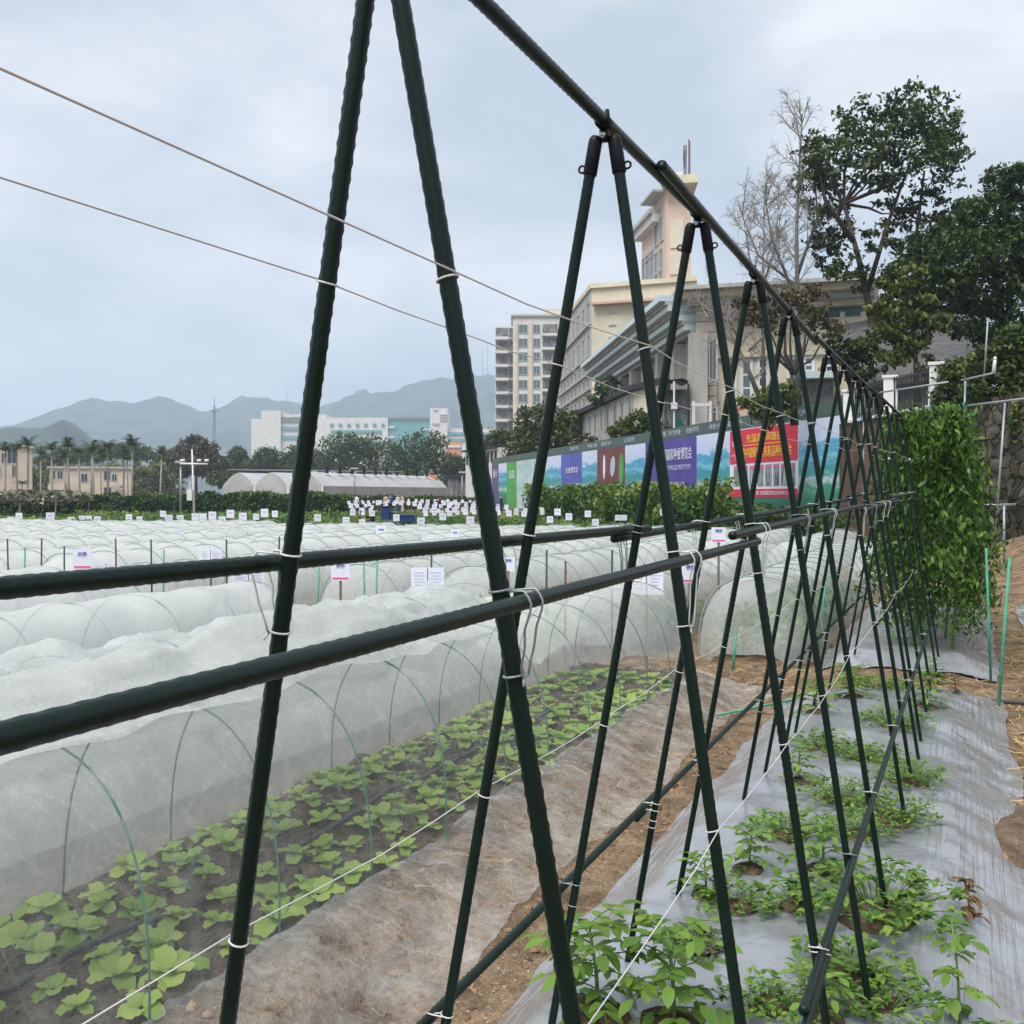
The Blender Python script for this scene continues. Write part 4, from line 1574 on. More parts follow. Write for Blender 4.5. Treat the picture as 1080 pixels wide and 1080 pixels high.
tree('dark rounded tree filling the gap between the two tall evergreens', 985, 405, 44,
     [[(985, 405), (982, 350), (980, 300)]],
     [(985, 265, 34, 24), (960, 290, 30, 22), (1005, 250, 26, 22), (995, 310, 34, 24), (950, 320, 22, 18), (1020, 225, 20, 16)],
     8000, .26, M['tree_dark'], 23, r0=.16, clump=.48)
tree('light green layered tree in front of the grey roof', 968, 425, 33,
     [[(966, 430), (966, 380), (962, 320)]],
     [(945, 300, 20, 7), (962, 285, 14, 6), (938, 325, 26, 7), (972, 318, 20, 7), (935, 350, 24, 9), (950, 335, 26, 9), (985, 340, 22, 9), (945, 375, 20, 9), (960, 360, 24, 9)],
     4200, .22, M['tree_light'], 24, r0=.12, clump=.8, droop=.0)
tree('slim dark tree with thin trunk before the grey roofed house', 905, 405, 40,
     [[(905, 420), (905, 385), (903, 360)]],
     [(890, 372, 18, 14), (912, 368, 16, 14), (905, 390, 20, 12), (878, 360, 12, 8)], 2200, .22, M['tree_dark'], 25, r0=.1)
tree('dark fork-trunked tree before the beige hotel front', 838, 440, 38,
     [[(838, 445), (836, 405), (835, 392)], [(836, 395), (828, 372), (828, 345)], [(837, 395), (846, 378), (850, 350)]],
     [(800, 335, 26, 14), (830, 318, 30, 14), (860, 335, 22, 14), (790, 318, 20, 10), (855, 310, 22, 10), (880, 345, 14, 10)],
     2600, .2, M['tree_brown'], 26, r0=.16, clump=.7, hollow=.1)
for i, (lab, x, y, d, bl, mk, n) in enumerate([
    ('round green shrub right of the red awning behind the hoarding', 812, 440, 37.5, [(800, 425, 22, 12), (825, 418, 18, 14), (815, 435, 22, 12)], 'tree_light', 1500),
    ('ivy shrub spilling over the stone wall at the right edge', 1060, 430, 25, [(1040, 385, 24, 18), (1072, 370, 26, 26), (1065, 410, 30, 20), (1030, 410, 20, 14), (1085, 400, 22, 34)], 'tree_mid', 6000),
    ('dark shrub on the wall top between the white pillar and the pipes', 1012, 425, 27, [(1010, 395, 22, 16), (1005, 415, 20, 18), (1025, 425, 18, 16), (998, 432, 14, 14)], 'tree_mid', 3500),
    ('leafy vine hanging down the right end of the stone wall', 1078, 470, 23.6, [(1080, 440, 14, 20), (1085, 490, 12, 30), (1075, 460, 8, 14)], 'hedge', 1500),
    ('feathery pale shrub before the low white building', 672, 470, 62, [(655, 455, 14, 10), (672, 447, 16, 13), (688, 455, 14, 11)], 'tree_light', 2200),
    ('small bush beside the green sheltered stair', 705, 463, 57, [(702, 458, 14, 8), (716, 460, 10, 6)], 'tree_brown', 700),
    ('dark round bush on the roof terrace below the cream block', 638, 420, 80, [(640, 408, 14, 12), (630, 420, 10, 8)], 'tree_mid', 900),
    ('dry reddish bush under the low white building', 618, 470, 72, [(618, 465, 12, 8), (608, 472, 10, 6)], 'tree_brown', 500),
    ('clump of dry grass by the iron fence and the white pillar', 975, 400, 29.5, [(975, 385, 10, 12), (985, 380, 8, 8)], 'tree_brown', 500),
]):
    k = d / 1080
    B = at(x, y, d)
    t = thing('shrub', lab, 'shrub', B)
    crown('foliage', [(*at(b[0], b[1], d), b[2] * k, b[2] * k * .7, b[3] * k) for b in bl], n, .16 if d < 30 else .3, M[mk], t, 300 + i, .6)
    w = MB()
    limbs(w, B - Vector((0, 0, .5)), [at(b[0], b[1], d) for b in bl], .035, i)
    obj('stem', w, M['bark'], t, True)


# --- the bare tree
def bare_tree(label, x, yb, d, tops, seed, r0=.17, density=1.0, z0=None):
    r = np.random.default_rng(seed)
    B = at(x, yb, d)
    t = thing('bare_tree', label, 'tree', B, 'leafless trees by the hotel')
    w = MB()
    k = d / 1080
    tw = MB()
    for (pts, rr) in tops:
        P = [np.array(at(px, py, d)) for px, py in pts]
        w.tube(P, [rr * (1 - .8 * i / (len(P) - 1)) for i in range(len(P))], 7)
        # side branches
        for i in range(len(P) - 1):
            nb = int(9 * density * np.linalg.norm(P[i + 1] - P[i]) / (60 * k)) + 2
            for j in range(nb):
                f = r.random()
                if i == 0 and f < .5:
                    continue
                o = P[i] + (P[i + 1] - P[i]) * f
                a = r.uniform(0, 6.28); el = r.uniform(.35, 1.1)
                L = r.uniform(20, 55) * k * (1 - .5 * (i + f) / len(P))
                dd = np.array([math.cos(a) * math.cos(el), math.sin(a) * math.cos(el), math.sin(el)])
                q1 = o + dd * L * .5; q2 = o + dd * L + np.array([0, 0, L * .15])
                tw.tube([o, q1, q2], [.03, .018, .008], 4, cap=False)
                for h in range(10):
                    f2 = r.uniform(.3, 1.0)
                    oo = o + (q2 - o) * f2
                    d2 = dd + r.normal(0, .6, 3); d2 /= np.linalg.norm(d2)
                    L2 = L * r.uniform(.25, .55)
                    e2 = oo + d2 * L2
                    tw.tube([oo, e2], [.012, .006], 3, cap=False)
                    for g in range(3):
                        o3 = oo + d2 * L2 * r.uniform(.4, 1)
                        d3 = d2 + r.normal(0, .7, 3)
                        tw.tube([o3, o3 + d3 / np.linalg.norm(d3) * L2 * r.uniform(.3, .6)], [.009, .005], 3, cap=False)
    obj('trunk', w, M['bark_grey'], t, True)
    obj('twigs', tw, M['bark_pale'], t, True)
    return t


bare_tree('tall leafless tree with fine twigs left of the airy evergreen', 842, 440, 47,
          [([(842, 440), (841, 330), (840, 240), (846, 120)], .17), ([(841, 320), (815, 255), (803, 190)], .09), ([(841, 290), (862, 230), (858, 160)], .09), ([(838, 300), (800, 270), (780, 220)], .07)], 31)
bare_tree('shorter leafless tree left of the tall leafless one', 806, 440, 52,
          [([(806, 440), (804, 330), (806, 200)], .12), ([(804, 320), (790, 270), (785, 235)], .07), ([(805, 300), (818, 260), (822, 200)], .07)], 32, density=.8)
bare_tree('low leafless tree with bent pale limb before the hotel windows', 803, 440, 44,
          [([(803, 425), (785, 380), (772, 355), (765, 330)], .12), ([(790, 370), (815, 345), (840, 335)], .06), ([(780, 360), (765, 330), (745, 335)], .05)], 33, density=1.0)

# --- trees behind the hoarding and across the far end of the field
FT = 'trees across the far end of the field'
tree('broad green tree behind the far end of the hoarding', 572, 520, 92, [[(572, 520), (572, 480), (570, 450)]],
     [(572, 447, 30, 22), (590, 470, 28, 24), (560, 475, 26, 24), (600, 450, 16, 18), (575, 490, 34, 18), (548, 490, 18, 14), (555, 455, 16, 12), (618, 480, 16, 14)], 11000, .42, M['tree_olive'], 41, .35, clump=.45, group=FT, z0=-.1)
tree('smaller tree left of the broad one at the end of the hoarding', 530, 520, 112, [[(530, 520), (530, 490), (530, 470)]],
     [(528, 462, 14, 10), (520, 475, 16, 14), (537, 478, 16, 14), (548, 465, 12, 10)], 4000, .45, M['tree_olive'], 42, .3, group=FT, z0=-.1)
for i, (lab, x, d, bl, mk) in enumerate([
    ('wide rounded dark tree right of the first left trellis leg', 372, 205, [(365, 470, 26, 15), (390, 475, 24, 16), (350, 485, 18, 14), (375, 492, 34, 14)], 'tree_mid'),
    ('largest dark tree below the teal glass facade', 435, 200, [(430, 475, 24, 18), (455, 470, 22, 18), (420, 492, 26, 16), (450, 494, 30, 18), (470, 490, 20, 16)], 'tree_mid'),
    ('tree beside the slatted shed at the far right of the greenhouse', 487, 190, [(483, 492, 16, 12), (478, 508, 16, 12), (495, 500, 14, 14), (505, 485, 10, 10)], 'tree_dark'),
    ('tree just left of the first left trellis leg', 322, 215, [(318, 482, 18, 13), (335, 490, 16, 12), (305, 488, 14, 10)], 'tree_mid'),
    ('tree below the left white institute block', 285, 215, [(282, 485, 16, 14), (270, 494, 14, 10), (298, 494, 16, 10)], 'tree_mid'),
    ('pointed tree left of the white institute block', 250, 220, [(250, 482, 10, 10), (243, 490, 12, 10), (256, 496, 14, 9)], 'tree_mid'),
    ('brownish tall tree behind the camera pole', 207, 180, [(205, 468, 14, 10), (215, 478, 18, 12), (195, 480, 14, 12), (210, 492, 26, 12), (228, 490, 14, 10)], 'tree_brown'),
    ('dark tree behind the street lamp', 180, 185, [(180, 484, 14, 9), (172, 494, 14, 9), (190, 496, 12, 9)], 'tree_mid'),
    ('dark tree above the bamboo, behind the lone tall palm', 130, 230, [(130, 475, 22, 8), (150, 480, 18, 8), (110, 478, 16, 7)], 'tree_mid'),
    ('dark tree above the bamboo at left', 75, 235, [(70, 482, 22, 9), (95, 480, 18, 8), (50, 486, 16, 8)], 'tree_mid'),
    ('low tree right behind the slatted shed', 508, 170, [(505, 510, 14, 10), (515, 500, 12, 10), (498, 518, 14, 8)], 'tree_dark'),
    ('low trees showing left of the greenhouse', 240, 175, [(235, 505, 16, 8), (250, 508, 14, 7)], 'tree_mid'),
]):
    tree(lab, x, 524, d, [[(x, 530), (x, 510), (x, 495)]], bl, 6000, .7, M[mk], 50 + i, .35, group=FT, clump=.5, z0=-.1, hollow=.15)

BG = 'bamboo clumps behind the palms'
for i, (x, d) in enumerate([(40, 175), (62, 172), (88, 178), (112, 170), (135, 176), (158, 172), (180, 178)]):
    B = Vector(((x - 540) / 1080 * d, d, -.1))
    t = thing('bamboo_clump', 'tall yellowish bamboo clump in the thicket behind the palms', 'bamboo', B, BG)
    k = d / 1080
    crown('foliage', [(B.x, B.y, 2.5, 15 * k, 2, 3), (B.x - 1, B.y, 5, 12 * k, 2, 1.7), (B.x + 1.2, B.y, 5.6, 10 * k, 2, 1.6)], 2200, .6, M['bamboo'], t, 80 + i, .5, .1, droop=.6)
    w = MB()
    for j in range(10):
        a = random.uniform(-1.6, 1.6)
        w.tube([(B.x + a, B.y, -.3), (B.x + a * 1.2, B.y, 4), (B.x + a * 1.6, B.y + .3, 6.6)], [.06, .05, .02], 5, cap=False)
    obj('stem', w, M['bamboo_stem'] if 'bamboo_stem' in M else M['stem'], t, True)

# --- palms
PG = 'slim palms before the beige houses'


def palm_meshes(seed):
    r = random.Random(seed)
    tr, lf = MB(), MB()
    H = 7.0
    lean = r.uniform(-.2, .2)
    tr.tube([(0, 0, -.3), (lean * .3, 0, H * .4), (lean, 0, H)], [.16, .14, .11], 8)
    cs = MB().tube([(lean, 0, H), (lean, 0, H + .9)], [.13, .07], 8)
    for k in range(12):
        a = k * 2.4 + r.uniform(-.3, .3)
        el = r.uniform(.25, 1.25)
        L = r.uniform(1.7, 2.3)
        pos = np.array([lean, 0, H + .8])
        d0 = np.array([math.cos(a) * math.cos(el), math.sin(a) * math.cos(el), math.sin(el)])
        side = np.array([-math.sin(a), math.cos(a), 0])
        n = 9
        spine = []
        for i in range(n + 1):
            spine.append(pos.copy())
            dd = d0 + np.array([0, 0, -1.35 * (i / n) ** 1.3])
            pos = pos + dd / np.linalg.norm(dd) * L / n
        for i in range(1, n + 1):
            w = .62 * math.sin(math.pi * min(1, .15 + i / n * .8))
            for sg in (-1, 1):
                q0, q1 = spine[i - 1], spine[i]
                tip = (q0 + q1) / 2 + side * sg * w + (q1 - q0) * .9 - np.array([0, 0, .3 * w])
                lf.add([q0, q1, tip], [(0, 1, 2)], r.uniform(.1, .9))
    return tr.mesh('trunk', M['bark_pale'], True), lf.mesh('fronds', M['palm'], False), cs.mesh('crownshaft', M['stem'], True)


PALM = [palm_meshes(i) for i in range(4)]
PLAB = {0: 'palm cut by the left edge of the picture', 2: 'palm at the right corner of the left beige house', 13: 'tall lone palm right of the low beige house', 14: 'palm standing alone farthest right, near the street lamp'}
for i, (x, yt, yb, d) in enumerate([(5, 468, 522, 118), (18, 467, 522, 120), (29, 462, 522, 122), (43, 472, 522, 128), (55, 467, 522, 120), (68, 476, 522, 116), (73, 464, 522, 124), (84, 470, 522, 128), (96, 466, 522, 126), (99, 470, 522, 119), (107, 475, 522, 116), (114, 464, 522, 128), (130, 472, 522, 130), (139, 462, 522, 120), (169, 472, 522, 135), (24, 506, 522, 112), (135, 478, 522, 118)]):
    top = EYE + (HY - yt) / 1080 * d
    k = top / 8.6
    B = Vector(((x - 540) / 1080 * d, d, -.1))
    t = thing('palm_tree', PLAB.get(i, 'slim palm in the row before the beige houses'), 'palm', B, PG, random.uniform(0, 6.28))
    t.scale = (k, k, k) if k > .5 else (.55, .55, k)
    for nm, me in zip(('trunk', 'fronds', 'crownshaft'), PALM[i % 4]):
        obj(nm, me, None, t)


# --- hedges, pergola and crop
def hedge(label, a, b, h, thick, m, n, size, seed, name='hedge', lumpy=.25, base=0.0):
    a, b = np.array(a[:2], float), np.array(b[:2], float)
    L = np.linalg.norm(b - a)
    d = (b - a) / L
    nr = np.array([-d[1], d[0]])
    r = np.random.default_rng(seed)
    t = thing(name, label, 'hedge', (*((a + b) / 2), 0))
    f = r.random(n)
    z = r.random(n) ** .8
    hh = h * (1 + lumpy * np.array(fbm(f * L * .8, f * 0 + seed, 3)))
    w = (r.random(n) - .5) * thick * (1 + lumpy * 2 * np.array(fbm(f * L, z * 3, 2, N2)))
    xy = a[None] + f[:, None] * (b - a)[None] + w[:, None] * nr[None]
    tint = .45 + .9 * np.array(fbm(f * L * .7, z * 2.2, 3, N3)) + .25 * (z - .5)
    leaves('foliage', np.column_stack([xy, base + z * hh]), size, m, t, .6, None, 1, .35, tint=tint, rng=r)
    for k in range(6):
        p = a + (b - a) * (k + .5) / 6
        obj('support_post', MB().tube([(p[0], p[1], -.2), (p[0], p[1], h * .9)], [.03, .02], 5), M['bark'], t, True)
    return t


hedge('long dark green hedge across the left far end of the field', (-.435 * 84, 84), (-.157 * 80, 80), 1.68, 1.6, M['hedge_dark'], 22000, .3, 1)
hedge('vine covered dark screen under the dry pergola at the left edge', (-.55 * 74, 74), (-.43 * 72, 72), 1.45, 1.0, M['hedge_dark'], 4500, .3, 2)
hedge('bright leafy climbing bean screen before the hoarding', (.02 * 62, 62), (.205 * 35, 35), 1.95, 1.3, M['hedge'], 14000, .24, 3)
hedge('low leafy vine strip right behind the bean screen, below the red poster', (.2 * 36, 36), (.32 * 29, 29), 1.2, .9, M['hedge_dark'], 3500, .2, 4)
hedge('low green hedge at the foot of the greenhouse', (-.17 * 96, 98), (-.03 * 104, 108), 1.5, 1.0, M['hedge_dark'], 5000, .3, 5)

rg = np.random.default_rng(77)
n = 34000
d_ = 35.5 + (84 - 35.5) * rg.random(n) ** 1.5
x_ = rg.uniform(-.53, .3, n) * d_
sel = (x_ * DX + d_ * DY) > 32.6
P = np.column_stack([x_, d_, np.zeros(n)])[sel]
P[:, 2] = .02 + .32 * rg.random(len(P)) * (1 + .8 * np.array(fbm(P[:, 0] * .5, P[:, 1] * .5, 3)))
o = leaves('crop_foliage', P, .24, M['crop'], None, .6, None, 1, .2, tint=.45 + np.array(fbm(P[:, 0] * .25, P[:, 1] * .25, 3, N2)) * 1.1, rng=rg)
o['kind'] = 'stuff'

t = thing('vine_pergola', 'dry leaf covered pergola on thin posts at the left edge', 'pergola', (-.5 * 66, 66, 0))
P = np.column_stack([rg.uniform(-.56, -.432, 2600) * 66, rg.uniform(64, 70, 2600), rg.normal(1.5, .14, 2600)])
P[:, 2] += .3 * np.array(fbm(P[:, 0] * .7, P[:, 1] * .7, 3))
leaves('leaf_cover', P, .42, leafmat('dry_vine', (.07, .085, .04), (.33, .33, .24), .8, .2), t, .6, None, 1, .5, rng=rg)
for x in (-.545, -.507, -.47, -.436):
    for y in (64.5, 69.5):
        obj('post', MB().tube([(x * 66, y, -.2), (x * 66 + .05, y, 1.4)], .04, 6), M['bark_pale'], t, True)
for y in (64.5, 67, 69.5):
    obj('rail', MB().tube([(-.57 * 66, y, 1.3), (-.43 * 66, y, 1.25)], .04, 6), M['bark_pale'], t, True)

# ------------------------------------------------------------------ buildings
M['bwhite'] = mat('render_white', (.6, .6, .58), .8, .2, var=.1, vscale=.5)
M['cream'] = mat('render_cream', (.58, .53, .42), .8, .2, var=.12, vscale=.25)
M['cream_light'] = mat('render_pale_cream', (.62, .56, .42), .8, .2, var=.1, vscale=.4)
M['grime'] = mat('render_stained', (.48, .47, .44), .9, .2, color2=(.28, .27, .25), vscale=.8, stretch=(1, 1, .25))
M['orange'] = mat('render_orange', (.6, .46, .36), .8, .2, var=.06, vscale=.3)
M['stone'] = mat('cut_stone', (.52, .47, .4), .9, .2, color2=(.36, .32, .27), vscale=1.2)
M['pinkish'] = mat('trim_pinkish', (.52, .36, .28), .8, .2)
M['dark_glass'] = mat('dark_glass', (.03, .045, .055), .12, .5)
M['grey_glass'] = mat('grey_glass', (.1, .15, .17), .12, .5)
M['teal_glass'] = mat('teal_glass', (.05, .2, .22), .15, .5)
M['teal_pale'] = mat('pale_teal_glass', (.12, .32, .33), .2, .5)
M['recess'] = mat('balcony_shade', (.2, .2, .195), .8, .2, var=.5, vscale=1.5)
M['roof_grey'] = mat('roof_tiles', (.075, .075, .08), .8, .2, color2=(.13, .13, .13), vscale=2.5, stretch=(1, 1, 5))
M['wall_grey'] = mat('wall_grey', (.16, .16, .165), .9, .2, var=.1, vscale=.7)
M['dark_roof'] = mat('roof_dark', (.03, .03, .035), .7, .3)
M['trim_grey'] = mat('trim_grey', (.4, .4, .39), .8, .2, var=.1, vscale=.8)
M['canopy'] = mat('canopy_teal_white', (.5, .62, .64), .35, .5)
M['iron'] = mat('iron_black', (.02, .02, .022), .5, .4)
M['red_cloth'] = mat('red_cloth', (.55, .06, .05), .8, .2)
M['blue_paint'] = mat('blue_paint', (.015, .03, .16), .5, .4)
M['greensheet'] = mat('green_sheet', (.015, .09, .075), .6, .3)
M['roof_orange'] = mat('roof_orange', (.6, .22, .1), .8, .2)
M['beige_house'] = mat('beige_house', (.56, .49, .39), .9, .2, var=.12, vscale=.6)


def face_frame(a, b):
    a, b = np.array(a[:2], float), np.array(b[:2], float)
    t = (b - a) / np.linalg.norm(b - a)
    return a, t, np.array([t[1], -t[0]])       # origin, along, outward (towards the viewer when a is left of b)


def window(parent, a, b, u0, u1, z0, z1, pane, frame=None, mull=1, name='window', proud=.06, bar=.07, hmull=0):
    """window on the facade a->b between u0..u1 metres, with frame and one pane"""
    o, t, n = face_frame(a, b)
    fm = MB()
    cx = lambda u: o + t * u
    ang = math.atan2(t[1], t[0])

    def bx(u, z, du, dz, depth, off):
        p = cx(u) + n * off
        fm.box((p[0], p[1], z), (du, depth, dz), ang)
    um, zm, W, H = (u0 + u1) / 2, (z0 + z1) / 2, u1 - u0, z1 - z0
    bx(um, z0 - bar / 2, W + 2 * bar, bar, proud * 2, 0)
    bx(um, z1 + bar / 2, W + 2 * bar, bar, proud * 2, 0)
    bx(u0 - bar / 2, zm, bar, H, proud * 2, 0)
    bx(u1 + bar / 2, zm, bar, H, proud * 2, 0)
    for k in range(mull):
        bx(u0 + W * (k + 1) / (mull + 1), zm, bar * .6, H, proud * 1.6, 0)
    for k in range(hmull):
        bx(um, z0 + H * (k + 1) / (hmull + 1), W, bar * .6, proud * 1.4, 0)
    f = obj(name, fm, frame or M['bwhite'], parent)
    p = cx(um)
    g = MB().box((p[0], p[1], zm), (W, proud * .9, H), ang)
    obj('pane', g, pane, f)
    return f


def px_u(a, b, x):
    """metres along the facade line a->b where pixel column x meets it"""
    a, b = np.array(a[:2], float), np.array(b[:2], float)
    t = (b - a) / np.linalg.norm(b - a)
    k = (x - 540) / 1080
    u = (k * a[1] - a[0]) / (t[0] - k * t[1])
    d = (a + t * u)[1]
    return u, d


def zpx(y, d):
    return EYE + (HY - y) / 1080 * d


def wbox(parent, a, b, xa, xb, ya, yb, m, name, depth=.3, off=.0, yref=None):
    """a block on the facade line, given by pixel columns and rows (rows read at the left column)"""
    ua, da = px_u(a, b, xa)
    ub, db = px_u(a, b, xb)
    o, t, n = face_frame(a, b)
    z1, z0 = zpx(ya, da), zpx(yb, da)
    um = (ua + ub) / 2
    p = o + t * um + n * off
    return obj(name, MB().box((p[0], p[1], (z0 + z1) / 2), (abs(ub - ua), depth, abs(z1 - z0)), math.atan2(t[1], t[0])), m, parent)


# --- white apartment block with balconies
d = 205
A, B_ = at(541, 334, d), at(606, 334, d)
bt = thing('apartment_block', 'white apartment block with yellow stripes and stacked balconies', 'building', ((A.x + B_.x) / 2, d, -.1))
obj('wall', MB().box(((A.x + B_.x) / 2, d + 7, A.z / 2), (B_.x - A.x, 14, A.z)), M['bwhite'], bt)
L1, L2 = at(522, 344, d + 3), at(542, 344, d + 3)
obj('side_wing', MB().box(((L1.x + A.x) / 2 + .02, d + 3.2 + 5, L1.z / 2), (A.x - L1.x - .04, 10, L1.z)), M['bwhite'], bt)
obj('roof', MB().box(((A.x + B_.x) / 2, d + 7, A.z + .2), (B_.x - A.x + .8, 14.8, .4)), M['trim_grey'], bt)
obj('roof_hut', MB().box((at(592, 330, d).x, d + 8, A.z + 1.4), (6, 6, 2.2)), M['cream_light'], bt)
for x0, x1 in ((542.5, 546), (557, 561.5)):
    wbox(bt, A, B_, x0, x1, 340, 480, M['cream'], 'yellow_stripe', .3, .1)
fl = [347 + 14.6 * k for k in range(9)]
for y in fl:
    for x0, x1, mu in ((547.5, 556, 1), (563, 569, 1)):
        u0, u1 = px_u(A, B_, x0)[0], px_u(A, B_, x1)[0]
        window(bt, A, B_, u0, u1, zpx(y + 4, d), zpx(y - 4, d), M['grey_glass'], M['trim_grey'], mu, bar=.16, proud=.12)
    b = wbox(bt, A, B_, 572.5, 588.5, y - 5, y + 5, M['recess'], 'balcony', .25, .1)
    for xx in np.linspace(573, 588, 6):
        u = px_u(A, B_, xx)[0]
        o, t_, n_ = face_frame(A, B_)
        p = o + t_ * u + n_ * .9
        obj('railing_bar', MB().box((p[0], p[1], zpx(y + 2, d)), (.09, .09, zpx(y - 1, d) - zpx(y + 5, d))), M['dark_roof'] if xx < 580 else M['trim_grey'], b)
    p = o + t_ * px_u(A, B_, 580.5)[0] + n_ * .5
    obj('balcony_slab', MB().box((p[0], p[1], zpx(y + 6.6, d)), (3.5, 1.4, .5)), M['bwhite'], bt)
for y in [351 + 14.4 * k for k in range(8)]:
    a2, b2 = (L1.x, d + 3.2), (A.x - .04, d + 3.2)
    b = wbox(bt, a2, b2, 523, 535.5, y - 5, y + 4.2, M['recess'], 'balcony', .25, .1)
    p = at(529.3, y + 6, d + 2.4)
    obj('balcony_slab', MB().box((p.x, p.y, p.z), (2.7, 1.5, .55)), M['bwhite'], bt)
    w_ = wbox(bt, a2, b2, 524, 528.5, y - 4.5, y + .5, M['grey_glass'], 'window', .2, .2)
    w_ = wbox(bt, a2, b2, 536.8, 540.5, y - 5, y + 4, M['recess'], 'service_recess', .25, .1)
    p = at(538.5, y + 6, d + 2.6)
    obj('balcony_slab', MB().box((p.x, p.y, p.z), (.85, .9, .3)), M['trim_grey'], bt)

# --- cream block
A, B_, C_ = at(590, 345, 140), at(624, 303, 112), at(735, 303, 108)
ZT = zpx(304, 112)
bt = thing('cream_block', 'tall cream block with plain end wall behind the hotel', 'building', (B_.x + 5, 115, -.1))
obj('wall', MB().prism([(B_.x, B_.y), (C_.x, C_.y), (C_.x + 6, 140), (A.x + 2, 142), (A.x, 140)], 0, ZT), M['cream'], bt)
_o, _t, _n = face_frame(A, B_)
obj('side_facing', MB().slab(np.array(A[:2]) + _n * .015, np.array(B_[:2]) + _n * .015 - _t * .02, .05, .05, ZT - .1), M['grime'], bt)
obj('parapet', MB().prism([(B_.x - .2, B_.y - .3), (C_.x, C_.y - .3), (C_.x, C_.y + .3), (B_.x + .4, B_.y + .4), (A.x + .4, 140.3), (A.x - .3, 140)], ZT - .05, ZT + .45), M['cream_light'], bt)
o, t_, n_ = face_frame(B_, C_)
obj('overhang', MB().slab(B_[:2] + np.array((0, -.5)), np.array(C_[:2]) + np.array((0, -.5)), 1.0, zpx(323, 112), zpx(320.5, 112)), M['pinkish'], bt)
for k in range(6):
    wbox(bt, B_, C_, 642, 650, 330 + 12.5 * k, 331.3 + 12.5 * k, M['trim_grey'], 'vent_slot', .12, .05)
obj('air_conditioner', MB().box(at(695, 314, 107.6), (.85, .5, .7)), M['bwhite'], bt)
a_, b_ = A, B_
for rr, (ya, yb) in enumerate(((318, 338), (352, 372), (381, 390), (398, 407), (416, 425), (433, 441))):
    for u in np.linspace(2.5, 26, 7 if rr < 2 else 8):
        L = float(np.linalg.norm(np.array(B_[:2]) - np.array(A[:2])))
        z1, z0 = zpx(ya, 112), zpx(yb, 112)
        window(bt, a_, b_, u, u + (1.5 if rr < 2 else 1.3), z0, z1, M['grey_glass'] if rr < 2 else M['dark_glass'], M['trim_grey'], 0, bar=.14, proud=.16)
    o1, t1, n1 = face_frame(A, B_)
    obj('floor_band', MB().slab(np.array(A[:2]) + n1 * .15, np.array(B_[:2]) + n1 * .15, .3, zpx(yb + 4, 112), zpx(yb + 2.5, 112)), M['grime'], bt)

# --- orange tower
A, B_, C_ = at(677, 240, 165), at(703, 240, 150), at(729, 240, 149)
ZT = zpx(199, 150)
bt = thing('orange_tower', 'orange and cream tower with wide eaves and red rooftop letters', 'tower', (B_.x + 1, 155, -.1))
obj('shaft', MB().prism([(B_.x, B_.y), (C_.x, C_.y), (C_.x + 1.5, 164), (A.x + 1, 168), (A.x, A.y)], 0, ZT), M['orange'], bt)
for (ya, yb) in ((232, 262), (268, 290), (296, 312)):
    wbox(bt, B_, C_, 707, 721, ya, yb, M['cream'], 'wall_panel', .2, .06)
o1, t1, n1 = face_frame(A, B_)
LL = float(np.linalg.norm(np.array(B_[:2]) - np.array(A[:2])))
for i, u in enumerate((.8, 3.4, 6.0, 8.8, 11.6)):
    for (ya, yb) in ((262, 282), (285, 302), (308, 330), (228, 252) if i > 2 else (255, 260)):
        z1, z0 = zpx(ya, 152), zpx(yb, 152)
        window(bt, A, B_, u, u + 1.7, z0, z1, M['grey_glass'], M['trim_grey'], 1, bar=.25, proud=.2)
obj('eave', MB().slab(np.array(A[:2]) + n1 * .4 - t1 * 1, np.array(B_[:2]) + n1 * .4 - t1 * 3.5, 1.6, zpx(252, 164), zpx(244, 164)), M['bwhite'], bt)
obj('eave_edge', MB().slab(np.array(A[:2]) + n1 * .6 - t1 * 1.3, np.array(B_[:2]) + n1 * .6 - t1 * 3.5, 2.2, zpx(243.9, 164), zpx(240, 164)), M['trim_grey'], bt)
cc = np.array([(B_.x + C_.x) / 2 - 1, 158])
obj('upper_eave', MB().slab(np.array(B_[:2]) + n1 * .8 - t1 * 8, np.array(B_[:2]) + n1 * .8 - t1 * .2, 2.4, zpx(201.5, 150), ZT - .02), M['trim_grey'], bt)
obj('cornice', MB().prism([(B_.x - 1.2, B_.y - 2), (C_.x + .6, C_.y - 2.2), (C_.x + 2, 164), (A.x + 5, 163)], ZT, ZT + 1.2), M['cream_light'], bt)
obj('roof_block', MB().prism([(B_.x + 1.2, B_.y + 1), (C_.x - 1, C_.y + 1), (C_.x, 162), (B_.x + 1.5, 162)], ZT + 1.2, ZT + 2.6), M['bwhite'], bt)
M['red_sign'] = mat('red_sign', (.3, .03, .04), .5, .4)
z = ZT + 2.6
text('rooftop_letter', 'or', M['red_sign'], bt, (at(720.5, 0, 151).x, 151), (at(724.5, 0, 153).x, 153), z + .5, z + 4.2)
text('rooftop_letter', '1', M['red_sign'], bt, (at(726, 0, 151.5).x, 151.5), (at(728.2, 0, 153).x, 153), z + .5, z + 5.3)
for x in (722, 724, 727):
    p = at(x, 0, 152)
    obj('letter_frame', MB().tube([(p.x, 152.4, z - .1), (p.x, 152.4, z + 4.6)], .09, 5), M['iron'], bt)

